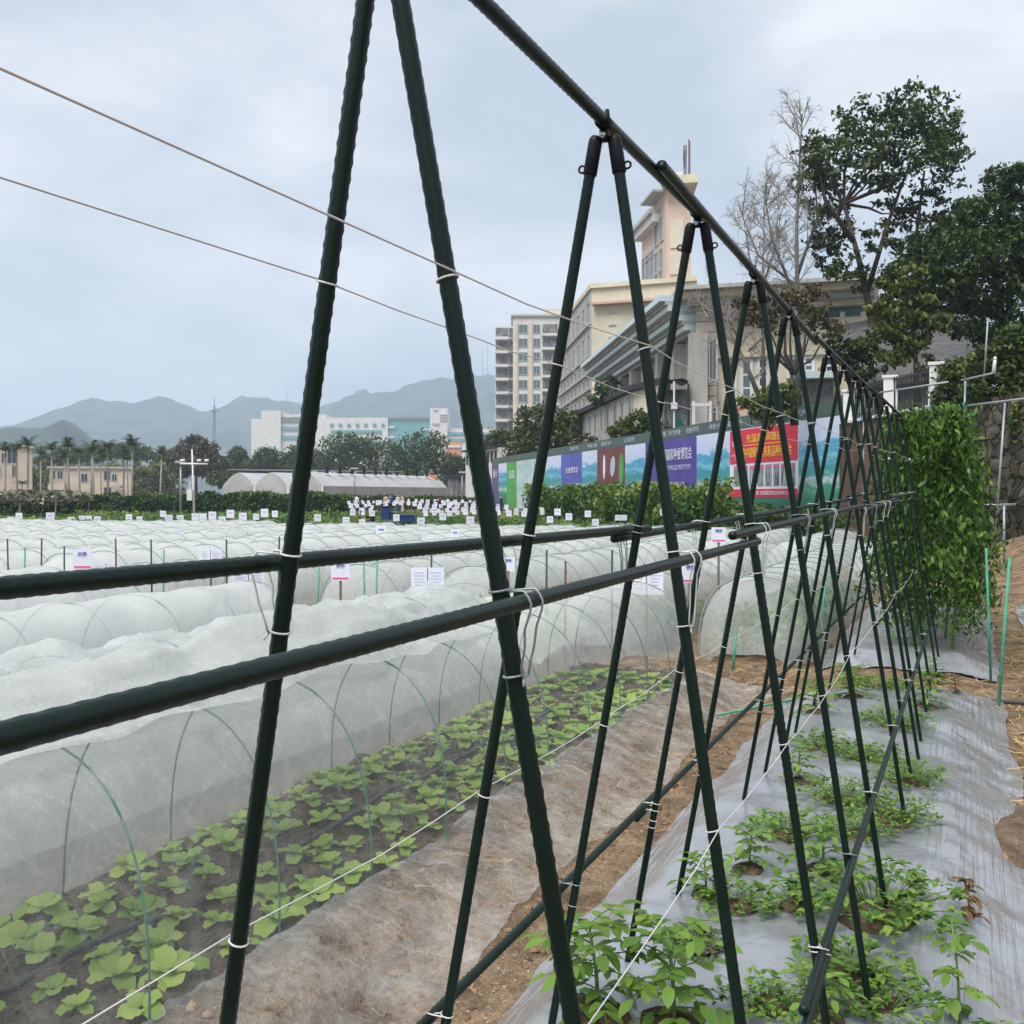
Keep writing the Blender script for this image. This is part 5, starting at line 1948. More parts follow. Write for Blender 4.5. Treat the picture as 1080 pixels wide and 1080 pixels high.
# --- the hotel: long canopy side and beige front
A, B_, C_, D_ = at(640, 0, 92), at(738, 0, 60), at(922, 0, 57), at(940, 0, 90)
ZT = zpx(306, 60)
bt = thing('hotel', 'beige hotel with stone pier, teal glass band and pale teal canopied side', 'hotel', (16, 62, 3.5))
obj('wall', MB().prism([tuple(B_[:2]), tuple(C_[:2]), tuple(D_[:2]), tuple(A[:2])], 2.5, zpx(342, 60)), M['cream_light'], bt)
o1, t1, n1 = face_frame(A, B_)
o2, t2, n2 = face_frame(B_, C_)
a2, b2, c2, d2 = [np.array(v[:2]) for v in (A, B_, C_, D_)]
obj('glass_band', MB().prism([tuple(b2 + (.35, .5)), tuple(c2 + (-.3, .5)), tuple(d2), tuple(a2 + (.5, -.5))], zpx(342, 60), zpx(330, 60)), M['teal_glass'], bt)
for k, x in enumerate((741, 772, 801, 830, 858, 886, 908)):
    wbox(bt, B_, C_, x, x + 5, 329, 342.2, M['cream_light'], 'band_pier', .5, -.2)
for k, (yy0, yy1, ex) in enumerate(((331, 325, .3), (325, 318.5, .9), (318.5, 312, 1.4), (312, 308, 1.9))):
    obj('cornice', MB().prism([tuple(b2 - n1 * 0 + n2 * ex + (-.5 * ex, 0)), tuple(c2 + n2 * ex), tuple(d2), tuple(a2 + (.6, 0))], zpx(yy0, 60), zpx(yy1, 60) - .01), M['trim_grey'] if k % 2 else M['cream_light'], bt)
obj('roof', MB().prism([tuple(b2 + n2 * 1.0), tuple(c2 + n2 * 1.0), tuple(d2), tuple(a2 + (.6, 0))], zpx(308, 60), zpx(305, 60)), M['trim_grey'], bt)
# stone pier at the corner
for k in range(16):
    z0 = 3 + k * .62
    obj('stone_course', MB().slab(b2 + n2 * .25 + t2 * -.15, b2 + n2 * .25 + t2 * 1.05, .5, z0, z0 + .58), M['stone'], bt)
# the canopy: stepped pale blades along the receding side
ZA, ZB = zpx(378, 92) , zpx(378, 92)
zc = zpx(312, 60)
for k in range(4):
    zt = zc - k * .56
    ex = 2.4 - .5 * k
    obj('canopy_blade', MB().prism([tuple(b2 + n1 * ex), tuple(b2), tuple(a2), tuple(a2 + n1 * ex)], zt - .34, zt), M['canopy'], bt)
    obj('canopy_gap', MB().prism([tuple(b2 + n1 * (ex - .35)), tuple(b2), tuple(a2), tuple(a2 + n1 * (ex - .35))], zt - .555, zt - .345), M['trim_grey'], bt)
for u in np.linspace(1.5, 33, 8):
    p = a2 + t1 * u + n1 * .35
    obj('column', MB().box((p[0], p[1], (3 + zc - 2.35) / 2), (.9, .9, zc - 2.35 - 3), math.atan2(t1[1], t1[0])), M['grime'], bt)
    q = p + t1 * 2.1 - n1 * .3
    window(bt, A, B_, u + 1.4, u + 2.7, 8.0, 10.2, M['dark_glass'], M['trim_grey'], 1)
    window(bt, A, B_, u + 1.4, u + 2.7, 4.2, 6.4, M['dark_glass'], M['trim_grey'], 1)
for (x0, x1, y0, y1, gl) in ((767, 774, 382, 424, 'grey_glass'), (784, 791, 382, 424, 'grey_glass'), (801.5, 808, 381, 408, 'dark_glass'), (833, 839, 382, 408, 'grey_glass'), (850, 856, 382, 400, 'grey_glass'), (872, 877, 382, 405, 'dark_glass'), (752, 756, 384, 420, 'grey_glass')):
    u0, u1 = px_u(B_, C_, x0)[0], px_u(B_, C_, x1)[0]
    window(bt, B_, C_, u0, u1, zpx(y1, 59.5), zpx(y0, 59.5), M[gl], M['white'], 0, bar=.18, hmull=2)
wbox(bt, B_, C_, 838, 880, 395, 402, M['canopy'], 'awning', 1.4, .6)
wbox(bt, B_, C_, 839, 879, 403, 425, M['recess'], 'doorway', .3, .1)
wbox(bt, B_, C_, 745, 918, 376.5, 379, M['cream'], 'string_course', .3, .1)
obj('gable', MB().prism([(at(897, 0, 66).x, 66), (at(921, 0, 66).x, 66), (at(921, 0, 66).x, 74), (at(897, 0, 66).x, 74)], zpx(306, 66), zpx(294, 66)), M['bwhite'], bt)
p0, p1, p2 = at(894, 294, 65.8), at(924, 294, 65.8), at(909, 284, 65.8)
g = MB()
g.add([p0, p1, p2, p0 + Vector((0, 8, 0)), p1 + Vector((0, 8, 0)), p2 + Vector((0, 8, 0))], [(0, 1, 2), (3, 5, 4), (0, 2, 5, 3), (1, 4, 5, 2), (0, 3, 4, 1)])
obj('gable_roof', g, M['trim_grey'], bt)

# --- low white building with slit windows and dark roof edge
A, B_, C_ = at(608, 0, 95), at(668, 0, 71), at(698, 0, 66)
bt = thing('low_white_building', 'long stained white building with slit windows and dark roof edge', 'building', (B_.x, 75, 3))
ZT = zpx(413, 71)
a2, b2, c2 = [np.array(v[:2]) for v in (A, B_, C_)]
obj('wall', MB().prism([tuple(a2), tuple(b2), tuple(b2 + (5, 6)), tuple(a2 + (6, 4))], zpx(459, 71), ZT), M['grime'], bt)
obj('end_wall', MB().prism([tuple(b2 + (.01, -.02)), tuple(c2), tuple(c2 + (4, 6)), tuple(b2 + (5.2, 6))], 3, ZT + .02), M['cream_light'], bt)
obj('roof', MB().prism([tuple(a2 + (-.5, -.3)), tuple(b2 + (-.3, -.6)), tuple(c2 + (0, -.3)), tuple(c2 + (4.4, 7)), tuple(a2 + (6.6, 4.6))], ZT + .03, ZT + .4), M['dark_roof'], bt)
o1, t1, n1 = face_frame(A, B_)
LL = float(np.linalg.norm(b2 - a2))
for k, u in enumerate(np.linspace(1.5, LL - 1.2, 9)):
    window(bt, A, B_, u, u + .55, ZT - 1.75, ZT - .5, M['grey_glass'], M['grime'], 0, bar=.06)
obj('lower_storey', MB().prism([tuple(a2 + (.4, .5)), tuple(b2 + (.3, .4)), tuple(b2 + (5, 6)), tuple(a2 + (6, 4))], -.1, zpx(459, 71) - .02), mat('brown_wall', (.18, .1, .06), .9, .1, var=.4, vscale=1.2), bt)
obj('tile_edge', MB().slab(a2 + n1 * .3, b2 + n1 * .3, .7, zpx(461.5, 71), zpx(459.5, 71)), mat('rust_tiles', (.2, .07, .05), .9, .1), bt)
obj('doorway', MB().slab(a2 + t1 * (LL - 4.8) + n1 * .0, a2 + t1 * (LL - 2.2) + n1 * .0, .4, 3, zpx(464, 71)), M['greensheet'], bt)

# --- sheltered stair with dark awning and green sheets, white mast
d = 58
bt = thing('stair_shelter', 'dark open shelter with green sheets and a curved awning', 'shelter', at(718, 470, d))
z0 = 3.3
obj('back_wall', MB().slab(at(700, 0, d + 2)[:2], at(735, 0, d + 1)[:2], .2, z0, zpx(408, d)), M['recess'], bt)
aw = [at(697, 407, d), at(706, 401, d), at(720, 399, d), at(727, 402, d)]
g = MB().grid(np.array([[np.array(p), np.array(p) + (0, 2.6, .1)] for p in aw]))
g.grid(np.array([[np.array(p) + (0, 2.6, .0), np.array(p) + (0, 0, -.1)] for p in aw]))
obj('awning', g, M['greensheet'], bt)
for x in (702, 726):
    obj('post', MB().tube([at(x, 460, d + .1), at(x, 405, d + .1)], .07, 6), M['iron'], bt)
for k, (x0, x1) in enumerate(((701, 706), (712, 722))):
    P0 = at(x0, 455, d - .1)
    g = MB().add([at(x0, 432, d - .1), at(x0, 452, d - .1), at(x1 + 2, 452, d - .1), at(x0, 432, d + .1), at(x0, 452, d + .1), at(x1 + 2, 452, d + .1)], [(0, 1, 2), (3, 5, 4), (0, 3, 4, 1), (1, 4, 5, 2), (0, 2, 5, 3)])
    obj('green_sheet', g, M['greensheet'], bt)
t = thing('white_mast', 'thin white mast with two small boxes before the dark shelter', 'mast', at(711, 455, 56))
obj('pole', MB().tube([at(711, 470, 56), at(711, 402, 56)], .055, 8), M['white'], t)
obj('meter_box', MB().box(at(711, 428, 55.9), (.32, .2, .35)), M['white'], t)
t = thing('white_gate_frame', 'white square frame on the wall top by the stone pier', 'frame', at(738, 450, 54))
for x in (731.5, 749):
    obj('post', MB().box(at(x, 440, 54), (.14, .14, 1.7)), M['white'], t)
obj('rail', MB().box(at(740, 427, 54), (1.05, .16, .16)), M['white'], t)
t = thing('awning_stall', 'red awning over a blue bundle on the terrace behind the red poster', 'awning', at(784, 438, 39))
g = MB().add([at(777, 434, 38.5), at(793, 427, 38.5), at(796, 428, 40), at(780, 430, 40), at(777, 435, 38.5), at(793, 428.5, 38.5), at(796, 429.5, 40), at(780, 431.5, 40)], [(0, 1, 2, 3), (7, 6, 5, 4), (0, 4, 5, 1), (1, 5, 6, 2), (2, 6, 7, 3), (3, 7, 4, 0)])
obj('cloth', g, M['red_cloth'], t)
for x in (778, 793):
    obj('post', MB().tube([at(x, 448, 39), at(x, 431, 39)], .03, 6), M['iron'], t)
g = MB().sphere(at(774, 438, 38.6), .17, 8, 6, (1.3, 1, .8))
tag(obj('blue_bundle', g, M['blue_paint'], None, True), 'dark blue bundle under the red awning', 'bundle')

# --- grey roofed house on the right
A, B_ = at(914, 0, 42), at(1046, 0, 38)
ze = zpx(401, 41)
bt = thing('grey_roofed_house', 'low grey house with a broad dark tiled roof behind the iron fence', 'house', at(970, 430, 41))
a2, b2 = np.array(A[:2]), np.array(B_[:2])
obj('wall', MB().prism([tuple(a2), tuple(b2), tuple(b2 + (1, 8)), tuple(a2 + (1, 8))], 3.2, ze), M['wall_grey'], bt)
r0, r1 = np.array([*a2, ze]) + (-.5, -.6, -.1), np.array([*b2, ze]) + (.5, -.6, .25)
up = np.array([1.0, 6.5, 3.4])
g = MB().add([r0, r1, r1 + up, r0 + up, r0 - (0, 0, .25), r1 - (0, 0, .25), r1 + up - (0, 0, .25), r0 + up - (0, 0, .25)], [(0, 1, 2, 3), (7, 6, 5, 4), (0, 4, 5, 1), (1, 5, 6, 2), (2, 6, 7, 3), (3, 7, 4, 0)])
obj('roof', g, M['roof_grey'], bt)
obj('corner_pier', MB().box(at(914, 405, 41.5), (.5, .5, 3.0)), M['bwhite'], bt)
t = thing('street_lamp', 'small black lantern lamp between the house and the white pillars', 'street lamp', at(933, 430, 33))
obj('pole', MB().tube([at(933, 440, 33), at(933, 392, 33)], .035, 8), M['iron'], t)
obj('lantern', MB().tube([at(933, 393, 33), at(933, 390, 33), at(933, 386, 33), at(933, 385, 33)], [.05, .13, .1, .02], 6), M['iron'], t)

# --- white pillars and iron fence on top of the brown retaining wall
PP = [(896, 437, 33.0, 30), (939, 437, 30, 37), (988, 430, 27.3, 42)]
pts = [at(x, y, d_) for x, y, d_, h in PP]
rw = thing('retaining_wall', 'brown earth-stained retaining wall below the iron fence', 'wall', (pts[1].x, pts[1].y, 0))
M['rwall'] = mat('retaining_wall', (.16, .1, .065), .95, .1, color2=(.07, .055, .045), vscale=1.8, bump=.8, bscale=6)
E0, E1 = at(893, 0, 33.7)[:2], at(1018, 0, 26.2)[:2]
obj('wall', MB().slab(E0, E1, .5, -.2, zpx(437.5, 29.5)), M['rwall'], rw)
obj('coping', MB().slab(E0, at(990, 0, 27.25)[:2], .62, zpx(437.5, 29.5) + .002, zpx(434.5, 29.5)), M['white'], rw)
zt = zpx(434.5, 29.5)
for k, ((x, y, d_, h), p) in enumerate(zip(PP, pts)):
    t = thing('white_pillar', ['white pillar half hidden behind the trellis', 'white pillar between the two iron fence panels', 'tall white pillar at the right end of the iron fence'][k], 'pillar', (p.x, p.y, zt))
    H = h / 1080 * d_
    obj('shaft', MB().box((p.x, p.y, zt + H / 2), (.36, .36, H), -.4), M['white'], t)
    obj('capital', MB().box((p.x, p.y, zt + H + .04), (.44, .44, .08), -.4), M['white'], t)
for k in range(2):
    a_, b_ = np.array(pts[k][:2]), np.array(pts[k + 1][:2])
    t = thing('iron_fence', ['dark iron fence panel left of the middle white pillar', 'dark iron fence panel right of the middle white pillar'][k], 'fence', (*((a_ + b_) / 2), zt))
    n_ = 18
    for j in range(n_):
        p = a_ + (b_ - a_) * (j + .8) / (n_ + .6)
        obj('bar', MB().box((p[0], p[1], zt + .52), (.028, .028, 1.04)), M['iron'], t)
    for z in (.12, .93):
        obj('rail', MB().slab(a_ + (b_ - a_) * .08, b_ - (b_ - a_) * .08, .04, zt + z, zt + z + .05), M['iron'], t)

# --- rubble stone wall at the right edge
def stone_wall_material():
    m = bpy.data.materials.new('rubble_stone')
    m.use_nodes = True
    n, l = m.node_tree.nodes, m.node_tree.links
    b = n["Principled BSDF"]; b.inputs['Roughness'].default_value = .95; b.inputs['Specular IOR Level'].default_value = .15
    tc = n.new("ShaderNodeTexCoord")
    no = n.new("ShaderNodeTexNoise"); no.inputs['Scale'].default_value = 3.5; no.inputs['Detail'].default_value = 4
    mx = n.new("ShaderNodeMix"); mx.data_type = 'RGBA'; mx.inputs[0].default_value = .22
    l.new(tc.outputs['Object'], no.inputs['Vector']); l.new(tc.outputs['Object'], mx.inputs[6]); l.new(no.outputs['Color'], mx.inputs[7])
    v = n.new("ShaderNodeTexVoronoi"); v.inputs['Scale'].default_value = 3.6
    e = n.new("ShaderNodeTexVoronoi"); e.inputs['Scale'].default_value = 3.6; e.feature = 'DISTANCE_TO_EDGE'
    l.new(mx.outputs[2], v.inputs['Vector']); l.new(mx.outputs[2], e.inputs['Vector'])
    r = n.new("ShaderNodeValToRGB")
    r.color_ramp.elements[0].color = (.045, .042, .036, 1); r.color_ramp.elements[1].color = (.14, .125, .105, 1)
    e2 = r.color_ramp.elements.new(.5); e2.color = (.1, .085, .07, 1)
    sp = n.new("ShaderNodeSeparateColor"); l.new(v.outputs['Color'], sp.inputs[0]); l.new(sp.outputs[0], r.inputs['Fac'])
    g = n.new("ShaderNodeValToRGB"); g.color_ramp.elements[0].color = (.22, .2, .17, 1); g.color_ramp.elements[0].position = .0
    g.color_ramp.elements[1].color = (1, 1, 1, 1); g.color_ramp.elements[1].position = .06
    l.new(e.outputs['Distance'], g.inputs['Fac'])
    mu = n.new("ShaderNodeMix"); mu.data_type = 'RGBA'; mu.blend_type = 'MULTIPLY'; mu.inputs[0].default_value = 1
    ms = n.new("ShaderNodeTexNoise"); ms.inputs['Scale'].default_value = 1.3; ms.inputs['Detail'].default_value = 8; ms.inputs['Roughness'].default_value = .7
    l.new(tc.outputs['Object'], ms.inputs['Vector'])
    mr_ = n.new("ShaderNodeValToRGB"); mr_.color_ramp.elements[0].position = .38; mr_.color_ramp.elements[1].position = .62
    mr_.color_ramp.elements[0].color = (.3, .36, .25, 1); mr_.color_ramp.elements[1].color = (1.1, 1.05, 1, 1)
    l.new(ms.outputs['Fac'], mr_.inputs['Fac'])
    m3 = n.new("ShaderNodeMix"); m3.data_type = 'RGBA'; m3.blend_type = 'MULTIPLY'; m3.inputs[0].default_value = 1
    l.new(r.outputs['Color'], mu.inputs[6]); l.new(g.outputs['Color'], mu.inputs[7]); l.new(mu.outputs[2], m3.inputs[6]); l.new(mr_.outputs['Color'], m3.inputs[7]); l.new(m3.outputs[2], b.inputs['Base Color'])
    bp = n.new("ShaderNodeBump"); bp.inputs['Strength'].default_value = 1; bp.inputs['Distance'].default_value = .12
    l.new(g.outputs['Color'], bp.inputs['Height']); l.new(bp.outputs['Normal'], b.inputs['Normal'])
    return m


a_, b_ = np.array(at(1013, 0, 26.0)[:2]), np.array(at(1110, 0, 22.5)[:2])
nx, nz = 60, 50
u = np.linspace(0, 1, nx); v = np.linspace(0, 1, nz)
U, V = np.meshgrid(u, v, indexing='ij')
ztop = zpx(418, 24.5)
nn = np.array([-(b_ - a_)[1], (b_ - a_)[0]]); nn = -nn / np.linalg.norm(nn)
dep = .12 * fbm(U * 9, V * 9, 3) + .35 * (1 - V)
P = np.stack([a_[0] + U * (b_ - a_)[0] + nn[0] * dep, a_[1] + U * (b_ - a_)[1] + nn[1] * dep, .3 + V * (ztop - .3)], -1)
w = thing('stone_wall', 'rough rubble stone wall at the right edge above the sandy path', 'wall', (*((a_ + b_) / 2), 1))
obj('stone_face', MB().grid(P), stone_wall_material(), w, True)
obj('earth_back', MB().slab(a_ - nn * .6, b_ - nn * .6, .8, .3, ztop - .02), M['rwall'], w)

# --- galvanised pipe frames
def pipe_frame(label, segs, d0, group='galvanised pipe frames'):
    f = segs[0][0]
    t = thing('pipe_frame', label, 'pipe frame', at(f[0], f[1], d0), group)
    for (nm, *pp) in [(('upright' if abs(s[0][0] - s[1][0]) < 8 else 'cross_pipe'), *s) for s in segs]:
        dd = pp[2] if len(pp) > 2 else d0
        d2 = pp[3] if len(pp) > 3 else dd
        obj(nm, MB().tube([at(*pp[0], dd), at(*pp[1], d2)], .017, 8), M['galv'], t, True)
    return t


pf = pipe_frame('tall galvanised pipe frame before the stone wall at right', [((1018, 402), (1015, 545), 17), ((1060, 425), (1050, 560), 15.5), ((1014, 401), (1046, 394), 17, 16), ((1018, 428), (1085, 420), 17, 14.5)], 17)
obj('clip', MB().tube([at(1017.5, 425, 16.9), at(1017.5, 431, 16.9)], .035, 8), M['cyan'], pf)
pipe_frame('low galvanised pipe frame at the top of the sandy path', [((1033, 533), (1071, 532), 14.5), ((1059, 533), (1059, 600), 14.5), ((1034, 533), (1034, 560), 14.5)], 14.5)
pf = pipe_frame('long galvanised rail on posts before the iron fence', [((928, 414), (1000, 403), 19, 17.5), ((946, 411), (945, 470), 18.6), ((980, 406), (979, 470), 17.9), ((911, 445), (910, 520), 19.5), ((897, 446), (913, 442), 19.5)], 19)
obj('clip', MB().tube([at(909, 442, 19.4), at(914, 441.5, 19.4)], .04, 8), M['cyan'], pf)
t = thing('white_post_pipe', 'thin white pole rising from the ivy above the stone wall', 'pole', at(1038, 396, 24))
obj('pole', MB().tube([at(1038, 398, 24), at(1042, 335, 24)], .02, 8), M['galv'], t, True)
t = thing('white_valve', 'small white valve post in the ivy on the wall', 'valve', at(1048, 395, 24))
obj('body', MB().tube([at(1048, 394, 24), at(1049, 383, 24), at(1049.5, 379, 24)], [.05, .04, .03], 8), M['white'], t, True)
obj('knob', MB().sphere(at(1049.5, 378, 24), .045), M['white'], t, True)

# ------------------------------------------------------------------ the printed hoarding
def landscape(name, seed, greener=.45):
    m = bpy.data.materials.new(name)
    m.use_nodes = True
    n, l = m.node_tree.nodes, m.node_tree.links
    b = n["Principled BSDF"]; b.inputs['Roughness'].default_value = .5
    tc = n.new("ShaderNodeTexCoord")
    sx = n.new("ShaderNodeSeparateXYZ"); l.new(tc.outputs['Object'], sx.inputs[0])
    mp = n.new("ShaderNodeMapping"); mp.inputs['Scale'].default_value = (.7, .7, 2.2); mp.inputs['Location'].default_value = (seed, seed * 2, 0)
    l.new(tc.outputs['Object'], mp.inputs['Vector'])
    no = n.new("ShaderNodeTexNoise"); no.inputs['Scale'].default_value = 1.5; no.inputs['Detail'].default_value = 7; no.inputs['Roughness'].default_value = .62
    l.new(mp.outputs['Vector'], no.inputs['Vector'])
    ma = n.new("ShaderNodeMath"); ma.operation = 'MULTIPLY_ADD'; ma.inputs[1].default_value = 1.5
    l.new(no.outputs['Fac'], ma.inputs[0]); l.new(sx.outputs['Z'], ma.inputs[2])
    mr = n.new("ShaderNodeMapRange"); mr.inputs['From Min'].default_value = 1.0; mr.inputs['From Max'].default_value = 5.6
    l.new(ma.outputs[0], mr.inputs['Value'])
    r = n.new("ShaderNodeValToRGB")
    els = [(0, (.01, .09, .05)), (.2, (.02, .16, .1)), (.34, (.05, .26, .17)), (.4, (.45, .55, .62)), (.46, (.06, .3, .26)), (.54, (.03, .26, .36)), (.6, (.2, .5, .6)), (.64, (.05, .3, .5)), (.7, (.1, .38, .58)), (.735, (.5, .6, .78)), (1, (.66, .7, .86))]
    r.color_ramp.elements[0].color = (*els[0][1], 1); r.color_ramp.elements[1].color = (*els[-1][1], 1)
    for p, c in els[1:-1]:
        e = r.color_ramp.elements.new(p); e.color = (*c, 1)
    l.new(mr.outputs[0], r.inputs['Fac']); l.new(r.outputs['Color'], b.inputs['Base Color'])
    return m


M['purple'] = mat('print_purple', (.07, .05, .26), .5, .3, color2=(.1, .07, .33), vscale=1)
M['purple_dark'] = mat('print_purple_dark', (.1, .08, .17), .5, .3)
M['print_indigo'] = mat('print_indigo', (.07, .07, .33), .5, .3, color2=(.1, .14, .5), vscale=.6)
M['print_red'] = mat('print_red', (.62, .03, .06), .5, .3)
M['print_brown'] = mat('print_brown', (.16, .05, .045), .5, .3, var=.2, vscale=1)
M['print_green'] = mat('print_green', (.06, .28, .05), .5, .3, color2=(.1, .4, .09), vscale=.8)
M['print_white'] = mat('print_white', (.72, .73, .8), .5, .3)
M['print_yellow'] = mat('print_yellow', (.8, .6, .03), .5, .3)
M['header'] = mat('header_grey_green', (.075, .12, .105), .6, .3)
M['photo_strips'] = mat('photo_strips', (.015, .03, .025), .5, .3, color2=(.5, .56, .58), vscale=2.4, stretch=(4, 4, .5))
M['photo_pale'] = mat('photo_pale', (.3, .45, .42), .5, .3, color2=(.6, .68, .72), vscale=1.2)
HA, HB = np.array([(519 - 540) / 1080 * 96, 96.0]), np.array([(891 - 540) / 1080 * 36, 36.0])
HT = (HB - HA) / np.linalg.norm(HB - HA)
HN = np.array([HT[1], -HT[0]])
hb = thing('hoarding', 'long printed hoarding of landscape, purple, brown and red posters along the field edge', 'hoarding', (*((HA + HB) / 2), 0))


def hu(x):
    k = (x - 540) / 1080
    return (k * HA[1] - HA[0]) / (HT[0] - k * HT[1])


def hp(u, off=0.0):
    return HA + HT * u + HN * off


HZ0, HZ1, HZ2 = .5, 4.42, 4.98
LH = float(np.linalg.norm(HB - HA))
obj('backing', MB().slab(hp(0, -.12), hp(LH, -.12), .2, 0, HZ2 - .02), M['galv'], hb)
ub = 0
X0 = [519, 526, 534.5, 545, 552, 569, 583, 592, 614, 630, 659.5, 681, 735, 770, 842.5, 864.5, 891]
for k in range(len(X0) - 1):
    a_, b_ = hu(X0[k]), hu(X0[k + 1])
    obj('header_strip', MB().slab(hp(a_ + .01), hp(b_ - .01), .04, HZ1 + .05, HZ2), M['header'], hb)
LS = [landscape('landscape_print_%s' % 'abc'[i], i * 3.7) for i in range(3)]


def panel(x0, x1, z0, z1, m, off=.0, name='poster_panel'):
    a_, b_ = hu(x0), hu(x1)
    return obj(name, MB().slab(hp(a_ + .01, off), hp(b_ - .01, off), .03, z0, z1), m, hb)


def ptext(par, body, x0, x1, z0, z1, m, off=.03):
    text('lettering', body, m, par, hp(hu(x0), off), hp(hu(x1), off), z0, z1)


for k, (x0, x1) in enumerate(((526, 534.5), (545, 569), (569, 592), (614, 630), (659.5, 681), (735, 770), (842.5, 864.5), (864.5, 891))):
    panel(x0, x1, HZ0, HZ1, LS[k % 3] if k != 1 else M['photo_pale'])
panel(770, 842.5, HZ0, 1.45, LS[1])
p = panel(519, 526, HZ0, HZ1, M['purple_dark']); ptext(p, '展示', 520.5, 524.5, 3.2, 3.9, M['print_white'])
p = panel(534.5, 545, HZ0, HZ1, M['print_green']); ptext(p, '蔬菜', 537, 543, 3.0, 3.7, M['print_white'])
p = panel(569.2, 575, HZ0, HZ1 - .02, M['print_green'], .02)
p = panel(592, 614, HZ0, HZ1, M['print_indigo']); ptext(p, '农业博览会', 597, 610, 3.1, 3.5, M['print_white']); ptext(p, '种业大会', 598, 609, 2.0, 2.4, M['print_white'])
p = panel(630, 659.5, HZ0, HZ1, M['print_brown']); ptext(p, '良种荟萃', 632, 645, 1.75, 2.25, M['print_white']); ptext(p, '种业创新成果展示', 632, 645, 1.3, 1.6, M['print_white'])
g = MB()
o_ = None
for (x, z, rx, rz, mk) in ((637.5, 3.3, .22, .75, 'print_white'), (646.5, 3.3, .45, .6, 'print_grey'), (655.5, 3.1, .42, .9, 'print_green'), (655, 1.7, .35, .6, 'print_green')):
    c = hp(hu(x), .018)
    th = np.linspace(0, 2 * math.pi, 20, endpoint=False)
    vv = [(c[0] + HT[0] * rx * math.cos(q), c[1] + HT[1] * rx * math.cos(q), z + rz * math.sin(q) + .3 * rx * math.cos(q)) for q in th]
    w2 = [(v[0] + HN[0] * .01, v[1] + HN[1] * .01, v[2]) for v in vv]
    n_ = len(vv)
    obj('printed_vegetable', MB().add(vv + w2, [tuple(range(n_, 2 * n_))] + [(i, (i + 1) % n_, n_ + (i + 1) % n_, n_ + i) for i in range(n_)]), M[mk], p)
p = panel(681, 735, HZ0, HZ1, M['purple'])
ptext(p, '中国国家种业博览会', 697, 730, 3.35, 3.95, M['print_white'])
ptext(p, 'CHINA NATIONAL SEED INDUSTRY EXPO', 697, 729, 2.85, 3.1, M['print_grey'])
ptext(p, '展示时间 种业小镇', 699, 722, 1.9, 2.25, M['print_white'])
p = panel(770, 842.5, 1.5, HZ1, M['print_white'], .0)
r_ = panel(770.6, 842, 2.95, HZ1 - .03, M['print_red'], .02, 'red_field')
r2 = panel(770.6, 842, 1.52, 1.85, M['print_red'], .02, 'red_field')
ptext(r_, '光温高  凤凰谷', 788, 826, 3.8, 4.15, M['print_yellow'], .045)
ptext(r_, '创造中国鲜食玉米新品种示范会', 780, 836, 3.15, 3.6, M['print_yellow'], .045)
ptext(r_, '点', 773, 777, 3.7, 4.05, M['print_white'], .045)
ptext(r_, '一亮', 773, 778.5, 3.1, 3.5, M['print_white'], .045)
obj('red_rule', MB().slab(hp(hu(782), .04), hp(hu(830), .04), .02, 3.68, 3.71), M['print_yellow'], r_)
ptext(r2, '种植示范 优质蔬菜新品种展示评选', 790, 838, 1.6, 1.77, M['print_white'], .045)
for k in range(8):
    x = 774.5 + k * 8.3
    q = panel(x, x + 6.6, 1.98, 2.85, M['photo_strips'], .02, 'printed_photo')
    obj('photo_caption', MB().slab(hp(hu(x + .4), .04), hp(hu(x + 5.8), .04), .012, 2.7, 2.82), M['print_pink'], q)
HT_ = ['农业科学院', '种业小镇', '蔬菜研究所', '示范基地', 'AGRICULTURE', '现代种业']
for k, x in enumerate((606, 625, 640, 664, 697, 712, 731, 756, 776, 801, 829, 846)):
    w_ = 9 + (x - 600) * .035
    text('header_lettering', HT_[k % 6], M['print_grey'], hb, hp(hu(x - w_ / 2), .03), hp(hu(x + w_ / 2), .03), 4.6, 4.86)

# ------------------------------------------------------------------ far left and centre of the field
for (lab, x0, x1, yt, d, roofpar) in (('beige two storey house at the left edge behind the palms', -8, 34, 472, 140, 0), ('low beige house with balcony behind the row of palms', 52, 138, 494, 145, 1)):
    A, B_ = at(x0, yt, d), at(x1, yt, d + 2)
    t = thing('beige_house', lab, 'house', ((A.x + B_.x) / 2, d, -.1))
    obj('wall', MB().prism([(A.x, d), (B_.x, d + 2), (B_.x * 1.07, d + 12), (A.x * 1.07, d + 12)], -.1, A.z), M['beige_house'], t)
    obj('roof', MB().prism([(A.x - .3, d - .3), (B_.x + .3, d + 1.7), (B_.x * 1.07, d + 12), (A.x * 1.07, d + 12)], A.z, A.z + .3), M['trim_grey'], t)
    ws = ((2, 6, 478, 488), (8, 17, 474, 488), (13, 17, 491, 502), (-4, 0, 492, 502)) if not roofpar else ((54, 58, 497, 505), (61, 66, 497, 505), (86, 92, 500, 508), (110, 116, 497, 506), (118.5, 123, 500, 507), (61, 68, 514, 521), (110, 117, 514, 521))
    for (a_, b_, y0, y1) in ws:
        u0, u1 = px_u(A, B_, a_)[0], px_u(A, B_, b_)[0]
        window(t, A, B_, u0, u1, zpx(y1, d), zpx(y0, d), M['dark_glass'], M['trim_grey'], 1, bar=.12)
    if roofpar:
        p0, p1 = at(52, 513, d - 1), at(70, 513, d - .6)
        obj('balcony', MB().slab(p0[:2], p1[:2], 1.6, p0.z - .5, p0.z + .35), M['beige_house'], t)
        p0, p1 = at(117, 513, d + .4), at(128, 513, d + .6)
        obj('porch', MB().slab(p0[:2], p1[:2], 1.6, p0.z - .2, p0.z + .1), M['trim_grey'], t)

